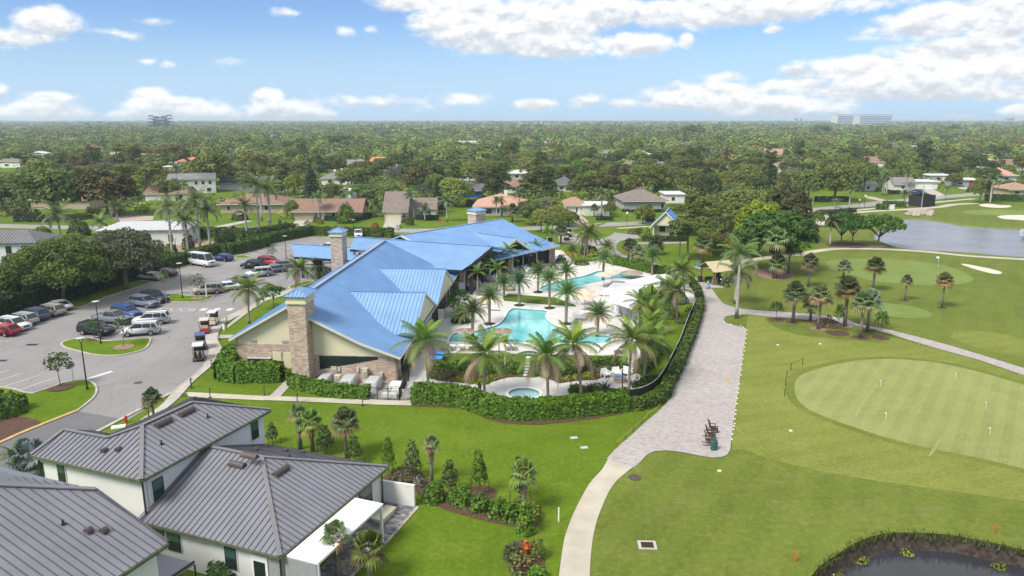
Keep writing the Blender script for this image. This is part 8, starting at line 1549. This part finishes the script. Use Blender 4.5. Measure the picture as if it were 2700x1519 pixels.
for a in[('oak','U1',520,1070,590,640),('brown','U1',1030,1045,620,620),('pine','U1',250,650,430,300),('round','U1',800,605,400,230),('grey','U1',1020,690,530,270),('pine','U1',1400,890,530,430),('olive','U1',2040,800,440,380),('oak','U1',2440,672,440,380),('casuarina','U1',1490,228,92,150),('casuarina','U1',1590,228,88,160),('oak2','U1',1660,570,370,300),('pine','U1',1300,575,380,300),('oak','U1',60,830,640,300),('oak2','U1',2300,420,280,250),('flat','U1',2200,720,590,220),('round','U1',560,590,470,200),('oak2','U1',1850,560,400,200),('pine','U1',2200,690,540,200),('tall','U1',1600,900,720,130),('oak','U1',2330,800,620,200),('norfolk','U2',810,905,530,190),('yellow','U2',640,870,650,210),('oak2','U2',1010,895,740,190),('flat','U2',1240,905,745,300),('olive','U2',1520,900,740,310),('oak','U2',1860,770,530,450),('bright','U2',2150,960,690,330),('norfolk','U2',2010,1015,700,140),('round','U2',585,470,330,230),('bright','U2',360,455,310,190),('round','U2',880,455,350,130),('round','U2',1600,620,450,230),('bright','U2',1440,425,320,200),('flat','U2',1050,390,280,390),('olive','U2',650,570,410,220),('olive','U2',1340,745,530,190),('olive','U2',800,630,460,290),('olive','U2',2250,650,510,260),('pine','U2',2400,820,570,220),('oak2','U2',2130,560,400,230),('grey','U2',1880,900,760,150),('olive','U2',620,1080,900,130),('pine','U2',1170,660,560,150),('oak','U2',480,880,700,120),('oak2','U2',2300,900,760,130),('tall','U3',400,890,555,260),('tall','U3',740,860,580,270),('round','U3',900,855,690,150),('oak','U3',1370,890,640,430),('bright','U3',1620,880,660,210),('bright','U3',2010,870,710,240),('oak','U3',1600,705,550,300),('oak2','U3',1290,650,500,300),('olive','U3',700,630,490,210),('bright','U3',1690,460,300,230),('oak','U3',1640,540,410,260),('oak2','U3',1900,870,560,360),('oak','U3',2250,850,590,270),('oak','U3',2420,900,640,240),('olive','U3',2050,600,520,190),('round','U3',980,520,360,140),('oak2','U3',520,560,320,200),('brown','U3',2270,300,185,260),('pine','U3',2340,1095,830,270),('oak2','U3',1130,880,700,150),('grey','U3',1720,640,540,110),('flat','U3',90,600,510,220),('olive','U3',860,1000,900,260),('bright','U3',780,1130,980,200),('bright','U3',1080,1150,1040,240),('olive','U3',950,1090,960,220),('bright','U3',700,1060,930,200),('olive','U3',1480,1060,920,120),('bright','U3',1850,1110,980,130),('pine','R4',690,665,300,210),('pine','R4',775,675,260,360),('olive','R4',1200,480,290,220),('grey','R4',1040,430,240,190),('olive','R4',1270,340,0,420),('bright','R4',650,270,140,240),('pine','R4',895,380,40,280),('bright','R4',1000,560,440,200),('olive','R4',1150,560,420,240),('bright','R4',1330,480,330,200),('olive','R4',1880,420,330,200),('olive','R4',1940,470,350,150),('oak','U4',720,900,550,440),('oak2','U4',1000,815,545,310),('oak','U4',470,905,600,320),('casuarina','U4',1570,690,335,150),('oak','U4',2050,630,450,240),('round','U4',1760,660,550,190),('bright','U4',1100,430,310,270),('pine','U4',880,530,390,230),('oak2','U4',2110,922,690,190),('round','U4',2280,510,370,290),('pine','U4',480,570,410,240),('olive','U4',700,430,340,240),('oak','U4',600,290,180,200),('tall','U4',1850,280,180,140),('olive','U4',1230,610,420,180),('olive','U4',1440,670,440,170),('oak','U4',1340,410,250,270),('olive','U4',1860,770,640,140),('yellow','U4',1720,610,510,70),('oak2','U4',300,640,520,220),('grey','U4',1300,500,410,110),('oak','U4',300,790,610,240),('olive','U4',2380,800,710,130),('olive','U4',1960,560,480,130)]:ptree(*a)
for a in[('olive','R1',700,600,420,260),('bright','R1',880,640,470,240),('oak2','R1',1050,600,400,280),('olive','R1',1330,590,440,220),('bright','R1',420,520,380,180),('oak','R1',60,1010,760,260),('oak','R1',330,900,700,240),('olive','R1',150,820,640,200),('olive','R1',1480,520,430,160),('yellow','R4',850,440,255,320),('olive','R4',985,610,400,250),('bright','R4',1110,630,430,260),('olive','R4',1230,650,420,250),('olive','R4',1330,610,320,270),('pine','R4',905,560,130,360),('pine','R4',1130,520,170,300),('olive','R3',1100,335,130,270),('bright','R3',1185,405,190,230),('olive','R3',1290,425,230,210),('oak2','R3',1060,262,110,230),('olive','R3',1385,335,180,190),('olive','R3',2150,330,150,170),('bright','U4',560,1150,1000,130),('olive','U4',130,960,830,300)]:ptree(*a)
sx=[(p.x,p.y)for p in smooth_open(street_c,4)]
def blocked(g,r,low=False):
 u,v=PROJ(g)
 for(rg_,x,y,a,b)in CLEAR:
  cu,cv=npx(rg_,x,y);k=RG[rg_][2]
  if((u-cu)/(a*k*1.05))**2+((v-cv)/(b*k*1.1))**2<1:return True
 for(_,c,W,f,D)in HOUSES:
  d=g-c;lx=d.dot(f.a);ly=d.dot(f.r)
  if abs(lx)<W/2+r*.75 and-15<ly<D+r*.6:return True
 if min((g.x-a)**2+(g.y-b)**2 for a,b in sx)<(4+r*.6)**2:return True
 if u>2080 and v>505:return True
 if u>1500 and v>552:return True
 if low:return v>572 or(v>545 and rnd.random()<.6)
 if v>528 and u>560:return True
 if v>560:return True
 if 560<u<2100 and v>500 and rnd.random()<.35:return True
 return False
fill=0;tries=0;kinds=['oak']*5+['oak2']*6+['olive']*6+['round']*3+['bright']*2+['pine']*3+['tall']*2+['yellow']+['brown']+['flat']+['grey']+['casuarina']
while fill<235 and tries<30000:
 tries+=1;Y=175+300*rnd.random()**.8;g=Vector((rnd.uniform(-.72,.72)*Y,Y,0));k=rnd.choice(kinds);R,H_=DIM[k];s=rnd.uniform(.65,1.1)
 if blocked(g,R*s)or any((g-q).length<(R*s+w)*.62 for _,_,q,w in TL):continue
 o=PT[k].put(g,rnd.uniform(0,6.28),None,(s,s,s*rnd.uniform(.8,1.05)));TL.append((k,o,g,R*s));fill+=1
print('TREES',len(TL),fill,tries)
for p in PT.values():p.drop()
ORD=['first','second','third','fourth','fifth','sixth','seventh','eighth','ninth','tenth','eleventh','twelfth','thirteenth','fourteenth','fifteenth']
LMK=[(n,c)for n,c,W,f,D in HOUSES if n and n.startswith('the ')]+[('the blue roofed hut',G('R4',555,450)),('the dark ficus clump',G('R4',1500,790)),('the left townhouses',G('R1',300,640)),('the lake',G('R5',1500,400))]
buck={}
for k,o,g,w in TL:
 n,c=min(LMK,key=lambda q:(q[1]-g).length);d=g-c
 rel=('behind' if d.y>0 else 'in front of')if abs(d.y)>abs(d.x)else('right of' if d.x>0 else 'left of')
 far=(g-c).length>90;buck.setdefault((k,('far ' if far else '')+rel,n),[]).append((PROJ(g)[0],o))
for(k,rel,n),L in buck.items():
 L.sort(key=lambda q:q[0])
 for i,(x,o)in enumerate(L):
  o['label']=(WORDS[k]+' '+rel+' '+n)if len(L)==1 else(ORD[min(i,14)]+' '+WORDS[k]+' from the left '+rel+' '+n)
  o['group']=TREE_G
sheet('woodland_floor',[Vector((-9000,470,0)),Vector((9000,470,0)),Vector((9000,11000,0)),Vector((-9000,11000,0))],.02,M('woodland_floor',(.045,.07,.02),.95,.5,.02,.1))
def clear_mask(P):
 zc=P[:,1]*CP+HC*SP;yc=HC*CP-P[:,1]*SP;u=CX+FPX*P[:,0]/zc;v=CY+FPX*yc/zc;m=np.ones(len(P),bool)
 for(rg_,x,y,a,b)in CLEAR:
  cu,cv=npx(rg_,x,y);k=RG[rg_][2];m&=((u-cu)/(a*k*1.05))**2+((v-cv-4)/(b*k*1.2))**2>1
 for(_,c,W,f,D)in HOUSES:
  m&=~((np.abs(P[:,0]-c.x)<W*.5+5)&(P[:,1]-c.y>-30)&(P[:,1]-c.y<D+4))
 return m
WV,WC=[],[]
pal=np.array([DK,MDG,MDG,OLV,OLV,BRT,DK,(.06,.085,.03),BRN,(.10,.13,.02)])
def wood(y0,y1,n,R,H_,per,size,sq=.72):
 Y=np.sqrt(rng.uniform(y0**2,y1**2,n));P=np.stack([rng.uniform(-sq,sq,n)*Y,Y],1)
 q=np.sin(P[:,0]*.013+1)*np.cos(P[:,1]*.009)+np.sin(P[:,0]*.031+P[:,1]*.022);P=P[(q>-1.25)&clear_mask(P)];n=len(P)
 r=R*rng.uniform(.6,1.25,n);h=H_*rng.uniform(.5,1.35,n)*(.85+.15*np.sin(P[:,0]*.01+P[:,1]*.006));ci=rng.integers(0,len(pal),n);tone=rng.uniform(.6,1.55,n)
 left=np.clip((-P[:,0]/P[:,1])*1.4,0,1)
 d=norm(rng.normal(size=(n,per,3)));d[...,2]=np.abs(d[...,2])*1.1-.1
 lump=1+.22*np.sin(d[...,:1]*5+ci[:,None,None])*np.cos(d[...,1:2]*6+ci[:,None,None]*2)
 c=d*lump*np.stack([r,r,h*.55],1)[:,None,:];c[...,0]+=P[:,None,0];c[...,1]+=P[:,None,1];c[...,2]+=(h*.45)[:,None]
 nn=d+np.array([0,0,.4])+rng.normal(size=d.shape)*.28;m=n*per
 s=size*rng.uniform(.7,1.4,m);WV.append(cards(c.reshape(-1,3),nn.reshape(-1,3),s,s*.7))
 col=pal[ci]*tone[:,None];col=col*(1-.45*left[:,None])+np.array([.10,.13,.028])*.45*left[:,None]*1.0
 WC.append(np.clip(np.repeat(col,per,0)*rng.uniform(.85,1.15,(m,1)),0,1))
def under(n):
 Y=np.sqrt(rng.uniform(170**2,450**2,n));return[Vector((x*y,y,0))for x,y in zip(rng.uniform(-.72,.72,n),Y)]
UP=[g for g in under(5200)if not blocked(g,2.0,True)]
for g in UP:
 r=rng.uniform(1.2,3.6);h=r*rng.uniform(.7,1.3);d=norm(rng.normal(size=(46,3)));d[:,2]=np.abs(d[:,2]);c=np.array([g.x,g.y,0])+d*np.array([r,r,h])*rng.uniform(.75,1.1,(46,1));s=rng.uniform(.3,.6,46)
 WV.append(cards(c,d+np.array([0,0,.4])+rng.normal(size=d.shape)*.4,s,s*.7));WC.append(jit(pal[rng.integers(0,len(pal))]*rng.uniform(.8,1.3),46))
wood(430,760,1900,6.6,9.0,150,.8);wood(760,1300,3600,6.8,10,64,1.15);wood(1300,2600,4200,9,11,28,2.4);wood(2600,8500,5200,24,12,16,8)
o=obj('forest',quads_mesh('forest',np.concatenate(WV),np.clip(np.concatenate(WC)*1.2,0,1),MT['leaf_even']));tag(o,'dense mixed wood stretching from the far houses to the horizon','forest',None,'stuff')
SUN_EL,SUN_AZ=math.radians(50),math.radians(228)
W=bpy.data.worlds.new('World');S.world=W;W.use_nodes=True
nt=W.node_tree;N=nt.nodes;L=nt.links.new;bg=N['Background']
sky=N.new('ShaderNodeTexSky');sky.sky_type='NISHITA';sky.sun_disc=False;sky.sun_elevation=SUN_EL;sky.sun_rotation=SUN_AZ
sky.altitude=0;sky.air_density=1.0;sky.dust_density=.25;sky.ozone_density=3.0
def mth(op,a,b=None,c=None):
 n=N.new('ShaderNodeMath');n.operation=op
 for i,v in enumerate((a,b,c)):
  if v is None:continue
  if isinstance(v,bpy.types.NodeSocket):L(v,n.inputs[i])
  else:n.inputs[i].default_value=v
 return n.outputs[0]
tc=N.new('ShaderNodeTexCoord');sx_=N.new('ShaderNodeSeparateXYZ');L(tc.outputs['Generated'],sx_.inputs[0])
U_=mth('ARCTAN2',sx_.outputs['X'],sx_.outputs['Y']);V_=mth('ARCSINE',sx_.outputs['Z'])
cb=N.new('ShaderNodeCombineXYZ');L(U_,cb.inputs['X']);L(V_,cb.inputs['Y']);UV=cb.outputs[0]
CL=[(0,230,105,130,70,1),(0,110,190,150,42,.9),(0,60,240,90,16,.5),(0,560,165,90,20,.3),(0,660,180,95,28,.5),(0,750,110,105,20,.38),(0,840,325,40,20,.45),(0,745,310,44,14,.35),(0,1170,318,100,26,.42),(0,190,565,230,56,1.2),(0,220,490,130,28,.8),(0,10,470,50,50,.7),(0,765,505,100,66,1.25),(0,900,555,240,62,1.25),(0,1060,575,190,42,1.2),(0,650,585,110,34,1.1),(0,1350,505,90,62,1.25),(0,1420,560,230,62,1.25),(0,1560,585,140,42,1.1),(0,1950,515,420,40,.45),(0,2330,500,160,40,.6),(0,2350,100,300,140,1.3),(0,2500,200,260,80,1.2),(0,2050,20,210,44,.9),(0,1440,65,76,26,.4),(0,1740,158,50,24,.38),(0,1865,150,46,28,.38),(1,150,130,370,150,1.3),(1,430,60,240,100,1.1),(1,600,225,230,62,1.2),(1,200,235,310,60,1.1),(1,875,205,44,40,.9),(1,1050,60,540,80,1.2),(1,1450,30,230,62,1.1),(1,1320,150,56,24,.8),(1,2100,120,240,72,1.1),(1,2330,60,320,72,1.1),(1,2480,150,160,80,1),(1,2000,190,210,24,.5),(1,1780,20,260,40,.6),(1,2250,265,340,74,1.25),(1,1750,340,300,60,1.2),(1,2350,345,320,74,1.2),(1,1950,400,320,60,1.2),(1,1450,362,110,38,.9),(1,1430,430,185,44,1.1),(1,1060,392,125,30,.55),(1,980,485,320,74,1.25),(1,1310,535,370,60,1.2),(1,800,510,140,50,1),(1,110,528,120,36,1),(1,380,510,120,42,.65),(1,550,520,110,34,.55),(1,1750,460,260,52,1.1),(1,2120,450,320,54,1.2),(1,2470,465,210,42,1),(1,2550,560,80,34,.9),(1,2250,588,80,16,.6)]
mx=None;sw=None;sd_=None
for h,x,y,rx,ry,w in CL:
 u=(1350*h+x*.5241);v=y*.5241;a=(u-CX)/FPX;t=(v-CY)/FPX;d=Vector((a,CP-t*SP,-(SP+t*CP))).normalized()
 mp=N.new('ShaderNodeMapping');mp.vector_type='TEXTURE';mp.inputs['Location'].default_value=(math.atan2(d.x,d.y),math.asin(d.z),0);mp.inputs['Scale'].default_value=(rx*.5241/FPX*1.12,ry*.5241/FPX*1.12,1)
 L(UV,mp.inputs['Vector']);ln=N.new('ShaderNodeVectorMath');ln.operation='LENGTH';L(mp.outputs[0],ln.inputs[0])
 c=mth('MULTIPLY',mth('SUBTRACT',1.0,ln.outputs['Value']),w);sp_=N.new('ShaderNodeSeparateXYZ');L(mp.outputs[0],sp_.inputs[0]);cp_=mth('MAXIMUM',c,0.0);cd=mth('MULTIPLY',cp_,sp_.outputs['Y'])
 mx=c if mx is None else mth('MAXIMUM',mx,c);sw=cp_ if sw is None else mth('ADD',sw,cp_);sd_=cd if sd_ is None else mth('ADD',sd_,cd)
ms=N.new('ShaderNodeMapping');ms.inputs['Scale'].default_value=(1,1.7,1);L(UV,ms.inputs['Vector'])
def nz(scale,det,off=0.0):
 q=ms.outputs[0]
 if off:vo=N.new('ShaderNodeVectorMath');vo.operation='ADD';vo.inputs[1].default_value=(0,off,0);L(q,vo.inputs[0]);q=vo.outputs[0]
 n=N.new('ShaderNodeTexNoise');n.inputs['Scale'].default_value=scale;n.inputs['Detail'].default_value=det;n.inputs['Roughness'].default_value=.6;L(q,n.inputs['Vector']);return n.outputs['Fac']
n1=nz(20,9);n1b=nz(20,9,.014)
bil=N.new('ShaderNodeTexVoronoi');bil.feature='SMOOTH_F1';bil.inputs['Scale'].default_value=46;bil.inputs['Smoothness'].default_value=.6;bil.inputs['Detail'].default_value=3
wv=N.new('ShaderNodeVectorMath');wv.operation='ADD';wn_=N.new('ShaderNodeTexNoise');wn_.inputs['Scale'].default_value=30;wn_.inputs['Detail'].default_value=4;L(ms.outputs[0],wn_.inputs['Vector']);ws=N.new('ShaderNodeVectorMath');ws.operation='SCALE';ws.inputs['Scale'].default_value=.03;L(wn_.outputs['Color'],ws.inputs[0]);L(ms.outputs[0],wv.inputs[0]);L(ws.outputs[0],wv.inputs[1]);L(wv.outputs[0],bil.inputs['Vector'])
f=mth('ADD',mx,mth('MULTIPLY',mth('SUBTRACT',n1,.50),1.0));f=mth('ADD',f,mth('MULTIPLY',mth('SUBTRACT',.42,bil.outputs['Distance']),.22))
def sstep(x,a,b):
 n=N.new('ShaderNodeMapRange');n.interpolation_type='SMOOTHSTEP';n.inputs['From Min'].default_value=a;n.inputs['From Max'].default_value=b;L(x,n.inputs['Value']);return n.outputs['Result']
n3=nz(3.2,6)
over=mth('MULTIPLY',sstep(V_,.155,.27),sstep(n3,.36,.56))  # added cloud cover above the frame, put in for white fill light
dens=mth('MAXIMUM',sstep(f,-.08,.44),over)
rel=mth('DIVIDE',sd_,mth('ADD',sw,.05))
lit=mth('ADD',mth('ADD',mth('MULTIPLY',rel,.75),mth('MULTIPLY',mth('SUBTRACT',n1,n1b),3.4)),mth('MULTIPLY',mth('SUBTRACT',.45,bil.outputs['Distance']),.5))
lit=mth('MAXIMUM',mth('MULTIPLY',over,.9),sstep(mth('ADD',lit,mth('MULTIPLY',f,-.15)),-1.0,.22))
def mixw(fac,a,b):
 x=N.new('ShaderNodeMix');x.data_type='RGBA'
 for s_,v in((x.inputs[0],fac),(x.inputs[6],a),(x.inputs[7],b)):
  if isinstance(v,bpy.types.NodeSocket):L(v,s_)
  elif hasattr(v,'__len__'):s_.default_value=rgba(v)
  else:s_.default_value=v
 return x.outputs[2]
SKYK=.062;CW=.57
mul=N.new('ShaderNodeVectorMath');mul.operation='MULTIPLY';mul.inputs[1].default_value=(SKYK*.80,SKYK*.94,SKYK*1.22);L(sky.outputs['Color'],mul.inputs[0])
hz_=mixw(sstep(V_,-.01,.13),(.27,.385,.52),mul.outputs[0])
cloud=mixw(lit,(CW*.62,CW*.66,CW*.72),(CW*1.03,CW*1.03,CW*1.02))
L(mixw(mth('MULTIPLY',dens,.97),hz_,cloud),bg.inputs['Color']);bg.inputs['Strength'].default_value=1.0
W.cycles.sampling_method='MANUAL';W.cycles.sample_map_resolution=256
sun=bpy.data.lights.new('sun','SUN');sun.energy=2.45;sun.angle=math.radians(20);sun.color=(1,.955,.87)
so=bpy.data.objects.new('sun',sun);COL.objects.link(so)
sdir=Vector((math.sin(SUN_AZ)*math.cos(SUN_EL),math.cos(SUN_AZ)*math.cos(SUN_EL),math.sin(SUN_EL)))
so.rotation_euler=(-sdir).to_track_quat('-Z','Y').to_euler();so.location=sdir*100
HAZE=True
if HAZE:
 m=bpy.data.materials.new('haze');m.use_nodes=True;n_=m.node_tree.nodes;n_.remove(n_['Principled BSDF'])
 pv=n_.new('ShaderNodeVolumePrincipled');pv.inputs['Density'].default_value=.00015;pv.inputs['Color'].default_value=(.74,.86,1,1);pv.inputs['Anisotropy'].default_value=.1
 m.node_tree.links.new(pv.outputs[0],n_['Material Output'].inputs['Volume'])
 hb=MB();hb.box(-8800,8800,-150,11300,-2.2,56);o=hb.build('haze',m);o['kind']='stuff'
cam=bpy.data.cameras.new('camera');co=bpy.data.objects.new('camera',cam);COL.objects.link(co);S.camera=co
cam.sensor_fit='HORIZONTAL';cam.sensor_width=36;cam.lens=36*FPX/2700;cam.clip_end=30000;cam.clip_start=.5
co.location=(0,0,HC);co.rotation_euler=(PI/2-PITCH,0,0)
S.view_settings.view_transform='Standard';S.view_settings.look='None';S.view_settings.exposure=.95;S.view_settings.gamma=1
S.cycles.max_bounces=6;S.cycles.diffuse_bounces=3;S.cycles.glossy_bounces=3;S.cycles.transmission_bounces=3;S.cycles.transparent_max_bounces=6;S.cycles.volume_bounces=1
S.cycles.caustics_reflective=False;S.cycles.caustics_refractive=False;S.cycles.use_denoising=True
